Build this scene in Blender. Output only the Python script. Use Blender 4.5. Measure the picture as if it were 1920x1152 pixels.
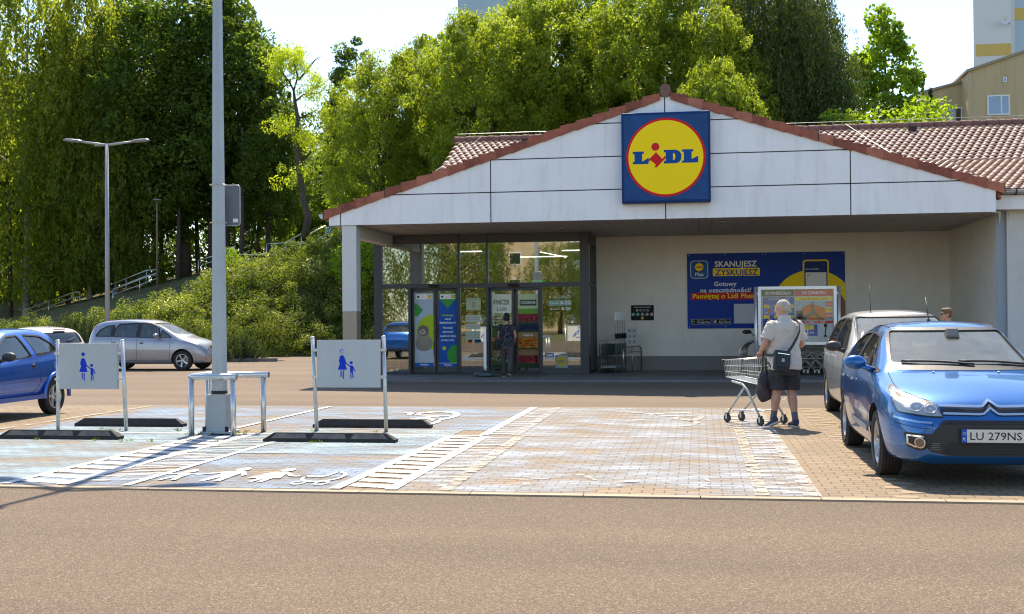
import bpy, bmesh, math, random
import numpy as np
from mathutils import Vector, Matrix, Euler
from mathutils.bvhtree import BVHTree
from mathutils.geometry import delaunay_2d_cdt
PI = math.pi
R = math.radians
random.seed(7)

# ------------------------------------------------------------------ camera, sky, sun, exposure
scene = bpy.context.scene
for o in list(bpy.data.objects):
    bpy.data.objects.remove(o)
COL = scene.collection
FPX = 2200.0
yaw, pitch, roll = math.atan(350 / FPX), math.atan(21 / FPX), 0.0078
f_ = Vector((-math.sin(yaw) * math.cos(pitch), math.cos(yaw) * math.cos(pitch), math.sin(pitch)))
r0 = Vector((math.cos(yaw), math.sin(yaw), 0)); u0 = r0.cross(f_)
r_ = r0 * math.cos(roll) - u0 * math.sin(roll)
u_ = u0 * math.cos(roll) + r0 * math.sin(roll)
cd = bpy.data.cameras.new('camera'); cam = bpy.data.objects.new('camera', cd); COL.objects.link(cam)
cd.sensor_width = 36; cd.lens = FPX / 1920 * 36; cd.clip_end = 3000; cd.clip_start = 0.05
m3 = Matrix((r_, u_, -f_)).transposed()
cam.matrix_world = Matrix.Translation((0, 0, 1.55)) @ m3.to_4x4()
scene.camera = cam

SUN_EL, SUN_DX = R(57.2), -0.13          # the sun stands behind the shop, a touch to the left
world = bpy.data.worlds.new('World'); scene.world = world; world.use_nodes = True
wn = world.node_tree.nodes; wl = world.node_tree.links
bg = wn['Background']; sky = wn.new('ShaderNodeTexSky')
sky.sky_type = 'NISHITA'; sky.sun_disc = False; sky.sun_elevation = SUN_EL
sky.sun_rotation = math.atan2(SUN_DX, 1.0)
sky.air_density = 1.0; sky.dust_density = 0.35; sky.ozone_density = 1.0
wl.new(sky.outputs[0], bg.inputs[0]); bg.inputs[1].default_value = 0.125
sd = bpy.data.lights.new('sun', 'SUN'); sun = bpy.data.objects.new('sun', sd); COL.objects.link(sun)
sd.energy = 4.2; sd.angle = R(0.53); sd.color = (1.0, 0.86, 0.68)
ldir = Vector((-SUN_DX, -1.0, -math.tan(SUN_EL) * math.hypot(1, SUN_DX))).normalized()
sun.rotation_euler = ldir.to_track_quat('-Z', 'Y').to_euler()
sun.location = (-5, 60, 80)
scene.view_settings.view_transform = 'Standard'; scene.view_settings.look = 'None'
scene.view_settings.exposure = 1.18; scene.view_settings.gamma = 1.0
scene.render.film_transparent = False
scene.cycles.max_bounces = 8; scene.cycles.transparent_max_bounces = 24
scene.cycles.diffuse_bounces = 3; scene.cycles.glossy_bounces = 4; scene.cycles.transmission_bounces = 4
scene.cycles.filter_width = 1.15
scene.cycles.caustics_reflective = False; scene.cycles.caustics_refractive = False

# ------------------------------------------------------------------ helpers
def tag(o, label=None, cat=None, group=None, kind=None):
    if label: o['label'] = label
    if cat: o['category'] = cat
    if group: o['group'] = group
    if kind: o['kind'] = kind
    return o
def thing(name, label, cat, loc=(0, 0, 0), rz=0, group=None):
    o = bpy.data.objects.new(name, None); COL.objects.link(o)
    o.location = loc; o.rotation_euler = (0, 0, rz); o.empty_display_size = .1
    return tag(o, label, cat, group)
def kids(o): return [c for c in bpy.data.objects if c.parent == o]
def copy_tree(o, parent=None, top=True, pool=None):
    c = o.copy(); COL.objects.link(c)
    if parent is not None: c.parent = parent
    for ch in (pool if pool is not None else kids(o)):
        copy_tree(ch, c, False)
    return c
def lin(c): return c / 12.92 if c <= .04045 else ((c + .055) / 1.055) ** 2.4
def hexc(h):
    if isinstance(h, (tuple, list)): return tuple(h[:3])
    h = h.lstrip('#'); return tuple(lin(int(h[i:i + 2], 16) / 255) for i in (0, 2, 4))
MATS = {}
def nt(m): return m.node_tree.nodes, m.node_tree.links
def pm(name, col=(.5, .5, .5), rough=.6, metal=0, coat=0, spec=.5, bump=0, bscale=60, var=0, vscale=4, emis=None, alpha=1):
    """principled material with optional noise bump and blotchy colour variation (object space)"""
    if name in MATS: return MATS[name]
    m = bpy.data.materials.new(name); m.use_nodes = True; n, l = nt(m); b = n['Principled BSDF']
    c = hexc(col)
    b.inputs['Base Color'].default_value = (*c, 1); b.inputs['Roughness'].default_value = rough
    b.inputs['Metallic'].default_value = metal; b.inputs['Coat Weight'].default_value = coat
    b.inputs['Coat Roughness'].default_value = .04
    b.inputs['Specular IOR Level'].default_value = spec
    if emis: b.inputs['Emission Color'].default_value = (*hexc(emis[0]), 1); b.inputs['Emission Strength'].default_value = emis[1]
    if var or bump:
        tc = n.new('ShaderNodeTexCoord')
        if var:
            no = n.new('ShaderNodeTexNoise'); no.inputs['Scale'].default_value = vscale; no.inputs['Detail'].default_value = 8
            no.inputs['Roughness'].default_value = .65
            l.new(tc.outputs['Object'], no.inputs['Vector'])
            mx = n.new('ShaderNodeMix'); mx.data_type = 'RGBA'
            mr = n.new('ShaderNodeMapRange'); mr.inputs[1].default_value = .3; mr.inputs[2].default_value = .72
            l.new(no.outputs[0], mr.inputs[0]); l.new(mr.outputs[0], mx.inputs[0])
            mx.inputs[6].default_value = (*[x * (1 - var) for x in c], 1)
            mx.inputs[7].default_value = (*[min(1, x * (1 + var)) for x in c], 1)
            l.new(mx.outputs[2], b.inputs['Base Color'])
        if bump:
            n2 = n.new('ShaderNodeTexNoise'); n2.inputs['Scale'].default_value = bscale; n2.inputs['Detail'].default_value = 5
            l.new(tc.outputs['Object'], n2.inputs['Vector'])
            bp = n.new('ShaderNodeBump'); bp.inputs['Strength'].default_value = bump; bp.inputs['Distance'].default_value = .01
            l.new(n2.outputs[0], bp.inputs['Height']); l.new(bp.outputs[0], b.inputs['Normal'])
    MATS[name] = m; return m
def ink(h, rough=.45):
    """flat printed colour for lettering and signs"""
    return pm('print_%s' % h.lstrip('#'), h, rough, spec=.18)
def vmul(a, s): return (a[0] * s, a[1] * s, a[2] * s)

class MB:
    """collects shapes and links them as ONE mesh object"""
    def __init__(s): s.v = []; s.f = []; s.m = []; s.mats = []; s.sm = []
    def mi(s, mat):
        if mat is None: return 0
        if mat not in s.mats: s.mats.append(mat)
        return s.mats.index(mat)
    def add(s, vs, fs, mat=None, smooth=False):
        b = len(s.v); k = s.mi(mat)
        s.v += [tuple(v) for v in vs]
        for f in fs: s.f.append(tuple(i + b for i in f)); s.m.append(k); s.sm.append(smooth)
        return s
    def box(s, c, d, mat=None, rot=None, bev=0):
        x, y, z = d[0] / 2, d[1] / 2, d[2] / 2
        if bev:
            bm = bmesh.new(); bmesh.ops.create_cube(bm, size=1)
            bmesh.ops.scale(bm, vec=d, verts=bm.verts)
            bmesh.ops.bevel(bm, geom=bm.edges[:], offset=min(bev, x * .95, y * .95, z * .95), segments=2, affect='EDGES', profile=.5)
            vs = [Vector(v.co) for v in bm.verts]; fs = [[v.index for v in f.verts] for f in bm.faces]; bm.free()
        else:
            vs = [Vector((a, b, cc)) for a in (-x, x) for b in (-y, y) for cc in (-z, z)]
            fs = [(0, 1, 3, 2), (4, 6, 7, 5), (0, 4, 5, 1), (2, 3, 7, 6), (0, 2, 6, 4), (1, 5, 7, 3)]
        M = (rot.to_matrix() if isinstance(rot, Euler) else rot) if rot is not None else None
        if M is not None: vs = [M @ v for v in vs]
        return s.add([v + Vector(c) for v in vs], fs, mat)
    def b2(s, p, q, mat=None, bev=0):
        """box from corner p to corner q"""
        return s.box([(a + b) / 2 for a, b in zip(p, q)], [abs(b - a) for a, b in zip(p, q)], mat, bev=bev)
    def quad(s, a, b, c, d, mat=None): return s.add([a, b, c, d], [(0, 1, 2, 3)], mat)
    def tube(s, pts, r, mat=None, n=8, caps=True, closed=False):
        pts = [Vector(p) for p in pts]; N = len(pts)
        rs = r if isinstance(r, (list, tuple)) else [r] * N
        vs = []; up = None
        for i, p in enumerate(pts):
            if closed: t = (pts[(i + 1) % N] - pts[i - 1])
            else: t = (pts[min(i + 1, N - 1)] - pts[max(i - 1, 0)])
            if t.length < 1e-9: t = Vector((0, 0, 1))
            t.normalize()
            if up is None:
                a = Vector((0, 0, 1)) if abs(t.z) < .9 else Vector((1, 0, 0))
                up = (a - t * a.dot(t)).normalized()
            else:
                up = up - t * up.dot(t)
                up = up.normalized() if up.length > 1e-6 else t.orthogonal().normalized()
            w = t.cross(up)
            for k in range(n):
                an = 2 * PI * k / n
                vs.append(p + (up * math.cos(an) + w * math.sin(an)) * rs[i])
        fs = []
        for i in range(N if closed else N - 1):
            j = (i + 1) % N
            for k in range(n):
                fs.append((i * n + k, i * n + (k + 1) % n, j * n + (k + 1) % n, j * n + k))
        s.add(vs, fs, mat, n > 5)
        if caps and not closed:
            b = len(s.v) - len(vs)
            s.f.append(tuple(b + k for k in range(n))[::-1]); s.m.append(s.mi(mat)); s.sm.append(False)
            s.f.append(tuple(b + (N - 1) * n + k for k in range(n))); s.m.append(s.mi(mat)); s.sm.append(False)
        return s
    def cyl(s, c, r, h, mat=None, n=20, axis='z', r2=None):
        d = {'x': Vector((1, 0, 0)), 'y': Vector((0, 1, 0)), 'z': Vector((0, 0, 1))}[axis] if isinstance(axis, str) else Vector(axis).normalized()
        c = Vector(c); return s.tube([c - d * h / 2, c + d * h / 2], [r, r if r2 is None else r2], mat, n)
    def lathe(s, prof, o=(0, 0, 0), axis='z', n=24, mat=None, smooth=True):
        o = Vector(o); vs = []
        for rr, h in prof:
            for k in range(n):
                a = 2 * PI * k / n; p = (rr * math.cos(a), rr * math.sin(a), h)
                if axis == 'y': p = (p[0], p[2], -p[1])
                if axis == 'x': p = (p[2], p[0], p[1])
                vs.append(o + Vector(p))
        fs = [(i * n + k, i * n + (k + 1) % n, (i + 1) * n + (k + 1) % n, (i + 1) * n + k) for i in range(len(prof) - 1) for k in range(n)]
        return s.add(vs, fs, mat, smooth)
    def sphere(s, c, r, mat=None, n=12, m=8):
        r = r if isinstance(r, (tuple, list)) else (r, r, r); c = Vector(c)
        vs = [c + Vector((r[0] * math.sin(PI * i / m) * math.cos(2 * PI * k / n), r[1] * math.sin(PI * i / m) * math.sin(2 * PI * k / n), r[2] * math.cos(PI * i / m))) for i in range(m + 1) for k in range(n)]
        fs = [(i * n + k, (i + 1) * n + k, (i + 1) * n + (k + 1) % n, i * n + (k + 1) % n) for i in range(m) for k in range(n)]
        return s.add(vs, fs, mat, True)
    def prism(s, poly, d0, d1, plane='xz', mat=None):
        """polygon in a plane, extruded between two values of the third axis"""
        def P(a, b, d): return {'xz': (a, d, b), 'yz': (d, a, b), 'xy': (a, b, d)}[plane]
        n = len(poly); vs = [P(a, b, d0) for a, b in poly] + [P(a, b, d1) for a, b in poly]
        return s.add(vs, [tuple(range(n))[::-1], tuple(range(n, 2 * n))] + [(i, (i + 1) % n, n + (i + 1) % n, n + i) for i in range(n)], mat)
    def build(s, name, mat=None, parent=None, loc=None, rz=None, smooth=None, fixn=True):
        me = bpy.data.meshes.new(name); me.from_pydata(s.v, [], s.f)
        mats = list(s.mats)
        if mat is not None and not mats: mats = [mat]
        elif mat is not None: mats = [mt if mt is not None else mat for mt in mats]
        for mt in mats: me.materials.append(mt)
        if len(s.mats): me.polygons.foreach_set('material_index', s.m)
        me.polygons.foreach_set('use_smooth', s.sm if smooth is None else [smooth] * len(s.f))
        me.validate(); me.update()
        if fixn:
            bm = bmesh.new(); bm.from_mesh(me); bmesh.ops.recalc_face_normals(bm, faces=bm.faces); bm.to_mesh(me); bm.free()
        o = bpy.data.objects.new(name, me); COL.objects.link(o)
        if parent is not None: o.parent = parent
        if loc is not None: o.location = loc
        if rz is not None: o.rotation_euler = (0, 0, rz)
        return o
def autosmooth(o, deg=35):
    me = o.data; me.polygons.foreach_set('use_smooth', [True] * len(me.polygons))
    bm = bmesh.new(); bm.from_mesh(me)
    for e in bm.edges:
        if len(e.link_faces) == 2 and e.calc_face_angle(0) > R(deg): e.smooth = False
    bm.to_mesh(me); bm.free(); return o
def struct(name, mb, mat=None):
    return tag(mb.build(name, mat), kind='structure')

# lettering ----------------------------------------------------------
_TC = {}
def text_geo(txt, bold=0.0):
    k = (txt, bold)
    if k in _TC: return _TC[k]
    cu = bpy.data.curves.new('lettering', 'FONT'); cu.body = txt; cu.size = 1; cu.offset = bold; cu.resolution_u = 2
    cu.fill_mode = 'FRONT'
    o = bpy.data.objects.new('lettering', cu); COL.objects.link(o)
    dg = bpy.context.evaluated_depsgraph_get(); me = bpy.data.meshes.new_from_object(o.evaluated_get(dg))
    vs = [v.co[:] for v in me.vertices]; fs = [tuple(p.vertices) for p in me.polygons]
    bpy.data.objects.remove(o); bpy.data.curves.remove(cu); bpy.data.meshes.remove(me)
    _TC[k] = (vs, fs); return _TC[k]
class Art:
    """flat printed artwork on a plane: x to the right, y up, in metres from the lower left corner; each layer 0.8 mm proud of the last"""
    def __init__(s, mb, o, x=(1, 0, 0), y=(0, 0, 1), n=(0, -1, 0), sc=1.0, lay=.0008):
        s.mb = mb; s.o = Vector(o); s.x = Vector(x); s.y = Vector(y); s.n = Vector(n); s.sc = sc; s.lay = lay
    def P(s, a, b, L): return s.o + s.x * a * s.sc + s.y * b * s.sc + s.n * (s.lay * L)
    def poly(s, pts, mat, L=1):
        if len(pts) > 4:
            r = delaunay_2d_cdt([Vector(p) for p in pts], [], [list(range(len(pts)))], 1, 1e-6)
            s.mb.add([s.P(v.x, v.y, L) for v in r[0]], [tuple(f) for f in r[2]], mat)
        else: s.mb.add([s.P(a, b, L) for a, b in pts], [tuple(range(len(pts)))], mat)
    def rect(s, x0, y0, x1, y1, mat, L=1): s.mb.add([s.P(x0, y0, L), s.P(x1, y0, L), s.P(x1, y1, L), s.P(x0, y1, L)], [(0, 1, 2, 3)], mat)
    def rrect(s, x0, y0, x1, y1, r, mat, L=1, k=5):
        pts = []
        for cx, cy, a0 in ((x1 - r, y1 - r, 0), (x0 + r, y1 - r, 90), (x0 + r, y0 + r, 180), (x1 - r, y0 + r, 270)):
            pts += [(cx + r * math.cos(R(a0 + 90 * i / k)), cy + r * math.sin(R(a0 + 90 * i / k))) for i in range(k + 1)]
        s.mb.add([s.P(a, b, L) for a, b in pts], [tuple(range(len(pts)))], mat)
    def disc(s, cx, cy, r, mat, L=1, n=36, ry=None):
        ry = ry or r
        s.mb.add([s.P(cx + r * math.cos(2 * PI * i / n), cy + ry * math.sin(2 * PI * i / n), L) for i in range(n)], [tuple(range(n))], mat)
    def ring(s, cx, cy, r0, r1, mat, L=1, n=40, a0=0, a1=360, sy=1.0):
        st = [R(a0 + (a1 - a0) * i / n) for i in range(n + 1)]
        vs = [s.P(cx + r0 * math.cos(a), cy + sy * r0 * math.sin(a), L) for a in st] + [s.P(cx + r1 * math.cos(a), cy + sy * r1 * math.sin(a), L) for a in st]
        s.mb.add(vs, [(i, i + 1, n + 2 + i, n + 1 + i) for i in range(n)], mat)
    def line(s, pts, w, mat, L=1):
        for (a, b), (c, d) in zip(pts[:-1], pts[1:]):
            t = Vector((c - a, d - b)); ln = t.length
            if ln < 1e-9: continue
            t /= ln; p = Vector((-t.y, t.x)) * w / 2
            s.mb.add([s.P(a + p.x, b + p.y, L), s.P(c + p.x, d + p.y, L), s.P(c - p.x, d - p.y, L), s.P(a - p.x, b - p.y, L)], [(0, 1, 2, 3)], mat)
    def text(s, txt, cx, y, h, mat, L=2, w=None, bold=0.0, align='c', shear=0):
        """cap height h, baseline y, optional total width w"""
        vs, fs = text_geo(txt, bold)
        if not vs: return
        xs = [v[0] for v in vs]; x0, x1 = min(xs), max(xs)
        sy = h / .73; sx = sy if w is None else w / (x1 - x0)
        off = {'c': cx - (x0 + x1) / 2 * sx, 'l': cx - x0 * sx, 'r': cx - x1 * sx}[align]
        s.mb.add([s.P(v[0] * sx + off + shear * v[1] * sy, y + v[1] * sy, L) for v in vs], fs, mat)

# ------------------------------------------------------------------ ground materials
def asphalt_mat(name, a, b, hi, sc=1.0, roughness=.85):
    m = bpy.data.materials.new(name); m.use_nodes = True; n, l = nt(m); B = n['Principled BSDF']
    tc = n.new('ShaderNodeTexCoord')
    v = n.new('ShaderNodeTexVoronoi'); v.inputs['Scale'].default_value = 85 * sc; l.new(tc.outputs['Object'], v.inputs['Vector'])
    no = n.new('ShaderNodeTexNoise'); no.inputs['Scale'].default_value = 130 * sc; no.inputs['Detail'].default_value = 3; l.new(tc.outputs['Object'], no.inputs['Vector'])
    big = n.new('ShaderNodeTexNoise'); big.inputs['Scale'].default_value = .35; big.inputs['Detail'].default_value = 6; mq = n.new('ShaderNodeMapping'); mq.inputs['Scale'].default_value = (.3, 1.6, 1); l.new(tc.outputs['Object'], mq.inputs[0]); l.new(mq.outputs[0], big.inputs['Vector'])
    sep = n.new('ShaderNodeSeparateColor'); l.new(v.outputs['Color'], sep.inputs[0])
    r1 = n.new('ShaderNodeValToRGB'); e = r1.color_ramp.elements
    e[0].position = .0; e[0].color = (*a, 1); e[1].position = .97; e[1].color = (*hi, 1)
    x = e.new(.55); x.color = (*b, 1); x = e.new(.86); x.color = (*[q * 1.25 for q in b], 1)
    l.new(sep.outputs[0], r1.inputs[0])
    mx = n.new('ShaderNodeMix'); mx.data_type = 'RGBA'; mx.blend_type = 'MULTIPLY'; mx.inputs[0].default_value = 1
    r2 = n.new('ShaderNodeMapRange'); r2.inputs[1].default_value = .3; r2.inputs[2].default_value = .7; r2.inputs[3].default_value = .55; r2.inputs[4].default_value = 1.35
    l.new(no.outputs[0], r2.inputs[0]); l.new(r1.outputs[0], mx.inputs[6]); l.new(r2.outputs[0], mx.inputs[7])
    m2 = n.new('ShaderNodeMix'); m2.data_type = 'RGBA'; m2.blend_type = 'MULTIPLY'; m2.inputs[0].default_value = 1
    r3 = n.new('ShaderNodeMapRange'); r3.inputs[1].default_value = .3; r3.inputs[2].default_value = .7; r3.inputs[3].default_value = .80; r3.inputs[4].default_value = 1.14
    l.new(big.outputs[0], r3.inputs[0]); l.new(mx.outputs[2], m2.inputs[6]); l.new(r3.outputs[0], m2.inputs[7])
    l.new(m2.outputs[2], B.inputs['Base Color']); B.inputs['Roughness'].default_value = roughness
    B.inputs['Specular IOR Level'].default_value = .35
    bp = n.new('ShaderNodeBump'); bp.inputs['Strength'].default_value = .55; bp.inputs['Distance'].default_value = .006
    l.new(v.outputs['Distance'], bp.inputs['Height']); l.new(bp.outputs[0], B.inputs['Normal'])
    return m
M_ASPH = asphalt_mat('asphalt', (.082, .058, .037), (.138, .098, .063), (.31, .23, .155), 1.5)
M_ASPH2 = asphalt_mat('smooth_asphalt', (.125, .091, .062), (.160, .118, .080), (.25, .185, .127), 2.2)
def paver_nodes(n, l, w=.2, h=.14, mortar=.0065):
    tc = n.new('ShaderNodeTexCoord'); wv = n.new('ShaderNodeTexNoise'); wv.inputs['Scale'].default_value = 1.2
    l.new(tc.outputs['Object'], wv.inputs['Vector'])
    ad = n.new('ShaderNodeVectorMath'); ad.operation = 'SCALE'; ad.inputs['Scale'].default_value = .02
    l.new(wv.outputs['Color'], ad.inputs[0]); a2 = n.new('ShaderNodeVectorMath'); l.new(tc.outputs['Object'], a2.inputs[0]); l.new(ad.outputs[0], a2.inputs[1])
    br = n.new('ShaderNodeTexBrick'); br.inputs['Scale'].default_value = 1; br.inputs['Brick Width'].default_value = w
    br.inputs['Row Height'].default_value = h; br.inputs['Mortar Size'].default_value = mortar; br.inputs['Mortar Smooth'].default_value = .1
    br.inputs['Bias'].default_value = 0; br.offset = .5; l.new(a2.outputs[0], br.inputs['Vector'])
    return tc, br
def paver_mat(name, c1, c2, mort, w=.2, h=.14):
    m = bpy.data.materials.new(name); m.use_nodes = True; n, l = nt(m); B = n['Principled BSDF']
    tc, br = paver_nodes(n, l, w, h)
    br.inputs['Color1'].default_value = (*c1, 1); br.inputs['Color2'].default_value = (*c2, 1); br.inputs['Mortar'].default_value = (*mort, 1)
    no = n.new('ShaderNodeTexNoise'); no.inputs['Scale'].default_value = .9; no.inputs['Detail'].default_value = 9; no.inputs['Roughness'].default_value = .7
    l.new(tc.outputs['Object'], no.inputs['Vector'])
    mr = n.new('ShaderNodeMapRange'); mr.inputs[1].default_value = .3; mr.inputs[2].default_value = .7; mr.inputs[3].default_value = .8; mr.inputs[4].default_value = 1.18
    l.new(no.outputs[0], mr.inputs[0])
    mx = n.new('ShaderNodeMix'); mx.data_type = 'RGBA'; mx.blend_type = 'MULTIPLY'; mx.inputs[0].default_value = 1
    l.new(br.outputs['Color'], mx.inputs[6]); l.new(mr.outputs[0], mx.inputs[7]); l.new(mx.outputs[2], B.inputs['Base Color'])
    B.inputs['Roughness'].default_value = .8; B.inputs['Specular IOR Level'].default_value = .35
    n2 = n.new('ShaderNodeTexNoise'); n2.inputs['Scale'].default_value = 110; l.new(tc.outputs['Object'], n2.inputs['Vector'])
    sb = n.new('ShaderNodeMath'); sb.operation = 'SUBTRACT'; l.new(n2.outputs[0], sb.inputs[0]); l.new(br.outputs['Fac'], sb.inputs[1])
    bp = n.new('ShaderNodeBump'); bp.inputs['Strength'].default_value = .5; bp.inputs['Distance'].default_value = .004
    l.new(sb.outputs[0], bp.inputs['Height']); l.new(bp.outputs[0], B.inputs['Normal'])
    return m
M_PAVE = paver_mat('clay_pavers', (.245, .182, .112), (.205, .152, .093), (.075, .052, .034))
M_WALK = paver_mat('grey_pavers', (.23, .215, .19), (.18, .168, .15), (.05, .05, .045), .4, .3)
def paint_mat(name, c, lo, hi, sc=2.2, fine=38, top=1.0, fine_w=.22, rough=.6):
    """worn road paint on block paving: noise and the joints let the blocks show through"""
    m = bpy.data.materials.new(name); m.use_nodes = True; n, l = nt(m); B = n['Principled BSDF']
    B.inputs['Base Color'].default_value = (*c, 1); B.inputs['Roughness'].default_value = rough
    tc, br = paver_nodes(n, l)
    mp = n.new('ShaderNodeMapping'); mp.inputs['Scale'].default_value = (1, 1.7, 1); l.new(tc.outputs['Object'], mp.inputs[0])
    no = n.new('ShaderNodeTexNoise'); no.inputs['Scale'].default_value = sc; no.inputs['Detail'].default_value = 7; no.inputs['Roughness'].default_value = .6
    l.new(mp.outputs[0], no.inputs['Vector'])
    n2 = n.new('ShaderNodeTexNoise'); n2.inputs['Scale'].default_value = fine; n2.inputs['Detail'].default_value = 4; l.new(mp.outputs[0], n2.inputs['Vector'])
    br.inputs['Color1'].default_value = (0, 0, 0, 1); br.inputs['Color2'].default_value = (1, 1, 1, 1); br.inputs['Mortar'].default_value = (.5, .5, .5, 1)
    a = n.new('ShaderNodeMath'); a.operation = 'MULTIPLY_ADD'; a.inputs[1].default_value = fine_w; l.new(n2.outputs[0], a.inputs[0]); l.new(no.outputs[0], a.inputs[2])
    sp = n.new('ShaderNodeSeparateColor'); l.new(br.outputs['Color'], sp.inputs[0])
    a2 = n.new('ShaderNodeMath'); a2.operation = 'MULTIPLY_ADD'; a2.inputs[1].default_value = .09; l.new(sp.outputs[0], a2.inputs[0]); l.new(a.outputs[0], a2.inputs[2])
    mr = n.new('ShaderNodeMapRange'); mr.inputs[1].default_value = lo; mr.inputs[2].default_value = hi; mr.inputs[4].default_value = top; l.new(a2.outputs[0], mr.inputs[0])
    fm = n.new('ShaderNodeMath'); fm.operation = 'MULTIPLY_ADD'; fm.inputs[1].default_value = -.6; fm.inputs[2].default_value = 1
    l.new(br.outputs['Fac'], fm.inputs[0])
    mu = n.new('ShaderNodeMath'); mu.operation = 'MULTIPLY'; l.new(mr.outputs[0], mu.inputs[0]); l.new(fm.outputs[0], mu.inputs[1])
    l.new(mu.outputs[0], B.inputs['Alpha'])
    return m
M_WHITE = paint_mat('white_line_paint', (.58, .56, .52), .38, .52)
M_WHITE_OLD = paint_mat('worn_white_line_paint', (.48, .455, .41), .55, .78, 3.0)
M_WHITE_OLD2 = paint_mat('ghost_white_paint', (.5, .49, .46), .66, .86, 3.5)
M_CREAM_OLD = paint_mat('yellowed_line_paint', (.45, .39, .29), .56, .76, 4.0)
M_BLUE = paint_mat('faded_blue_paint', (.19, .27, .37), .50, .78, .85, 30, .85)
M_CYAN = paint_mat('pale_blue_paint', (.24, .33, .37), .48, .74, .8, 30, .88)
M_PALE = paint_mat('bleached_blue_paint', (.285, .32, .36), .52, .84, 1.1, 26, .92, .25)
M_GRIT = pm('bare_soil', (.16, .12, .08), .95, bump=.5, bscale=30, var=.35, vscale=2)
def grass_mat():
    m = bpy.data.materials.new('dry_grass'); m.use_nodes = True; n, l = nt(m); B = n['Principled BSDF']; B.inputs['Roughness'].default_value = .95
    tc = n.new('ShaderNodeTexCoord'); no = n.new('ShaderNodeTexNoise'); no.inputs['Scale'].default_value = .5; no.inputs['Detail'].default_value = 10; no.inputs['Roughness'].default_value = .75
    l.new(tc.outputs['Object'], no.inputs['Vector']); r = n.new('ShaderNodeValToRGB'); e = r.color_ramp.elements
    e[0].position = .35; e[0].color = (.055, .075, .02, 1); e[1].position = .65; e[1].color = (.17, .145, .055, 1)
    l.new(no.outputs[0], r.inputs[0]); l.new(r.outputs[0], B.inputs['Base Color'])
    n2 = n.new('ShaderNodeTexNoise'); n2.inputs['Scale'].default_value = 12; n2.inputs['Detail'].default_value = 8; l.new(tc.outputs['Object'], n2.inputs['Vector'])
    bp = n.new('ShaderNodeBump'); bp.inputs['Strength'].default_value = 1; bp.inputs['Distance'].default_value = .12; l.new(n2.outputs[0], bp.inputs['Height']); l.new(bp.outputs[0], B.inputs['Normal'])
    return m
M_GRASS = grass_mat()

# ------------------------------------------------------------------ terrain
def sstep(a, b, x):
    t = np.clip((x - a) / (b - a), 0, 1); return t * t * (3 - 2 * t)
def hill(x, y):
    x = np.asarray(x, float); y = np.asarray(y, float)
    g = np.interp(y, [48, 56, 61, 75, 95, 112], [7.6, 8.55, 8.75, 9.9, 13.8, 16.6])
    base = g + np.interp(y, [56, 95], [.25, .20]) * np.clip(x, -62, -12)
    return np.maximum(base, .25) * sstep(48.2, 55, y)
def hz(x, y): return float(hill(x, y))
xs = np.concatenate([np.arange(-900, -90, 90), np.arange(-90, 60, 1.5), np.arange(60, 900, 90)])
ys = np.concatenate([np.arange(-900, -20, 110), np.arange(-20, 44, 8), np.arange(44, 130, 1.2), np.arange(130, 1600, 120)])
gx, gy = np.meshgrid(xs, ys); gz = hill(gx, gy) - .012
W_ = len(xs); mb = MB()
mb.v = [tuple(p) for p in np.stack([gx.ravel(), gy.ravel(), gz.ravel()], 1).tolist()]
mb.f = [(j * W_ + i, j * W_ + i + 1, (j + 1) * W_ + i + 1, (j + 1) * W_ + i) for j in range(len(ys) - 1) for i in range(W_ - 1)]
mb.sm = [True] * len(mb.f); mb.m = [0] * len(mb.f)
struct('ground', mb, M_GRASS)

def sheet(x0, y0, x1, y1, z, mat, mb=None):
    mb = mb or MB(); mb.add([(x0, y0, z), (x1, y0, z), (x1, y1, z), (x0, y1, z)], [(0, 1, 2, 3)], mat); return mb
# carriageway in front of the bays, then the bays, then the lane in front of the shop
struct('road', sheet(-60, -11, 40, 10.10, 0.0, M_ASPH))
mb = sheet(-60, 20.03, 40, 28.1, 0.0, M_ASPH2); sheet(-60, 28.1, -8.9, 40.2, 0.0, M_ASPH2, mb); sheet(-24.3, 40.2, -8.9, 48, 0.0, M_ASPH2, mb)
struct('car_park_lane', mb)
mb = MB(); mb.b2((-60, 10.22, -.1), (40, 19.96, .012), M_PAVE)
struct('parking_bay_paving', mb)
mb = MB(); x = -30.0
while x < 20:                                              # flush concrete edging stones with thin joints
    for y0, y1 in ((10.10, 10.216), (19.964, 20.03)):
        mb.b2((x + .004, y0, -.1), (x + .996, y1, .016), pm('edging_concrete', (.36, .28, .19), .8, bump=.3, bscale=90, var=.12, vscale=3))
    x += 1
struct('bay_edging', mb)
mb = MB(); mb.b2((-8.9, 28.22, -.1), (30, 33.3, .05), M_WALK)
struct('pavement', mb)
mb = MB(); x = -8.9
while x < 20:
    mb.b2((x + .004, 28.1, -.1), (x + .996, 28.215, .055), pm('kerb_concrete', (.17, .16, .15), .8, bump=.3, bscale=80, var=.15, vscale=3)); x += 1
struct('kerb', mb)
# raised kerbs of the planted strip at the foot of the bank
mb = MB(); kc = pm('kerb_concrete')
for a, b in (((-60, 40.2), (-24.3, 40.2)), ((-24.3, 40.2), (-24.3, 41.8)), ((-24.3, 41.8), (-15.6, 41.8))):
    mb.b2((min(a[0], b[0]) - .07, min(a[1], b[1]) - .07, -.1), (max(a[0], b[0]) + .07, max(a[1], b[1]) + .07, .13), kc)
mb.b2((-24, 48.0, -.1), (-8.8, 48.16, .13), kc)
struct('planting_kerb', mb)
mb = sheet(-60, 40.3, -24.4, 48.5, .03, M_GRIT); sheet(-24.4, 41.9, -15.7, 43.3, .02, M_GRIT, mb)
struct('planting_bed', mb)

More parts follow.
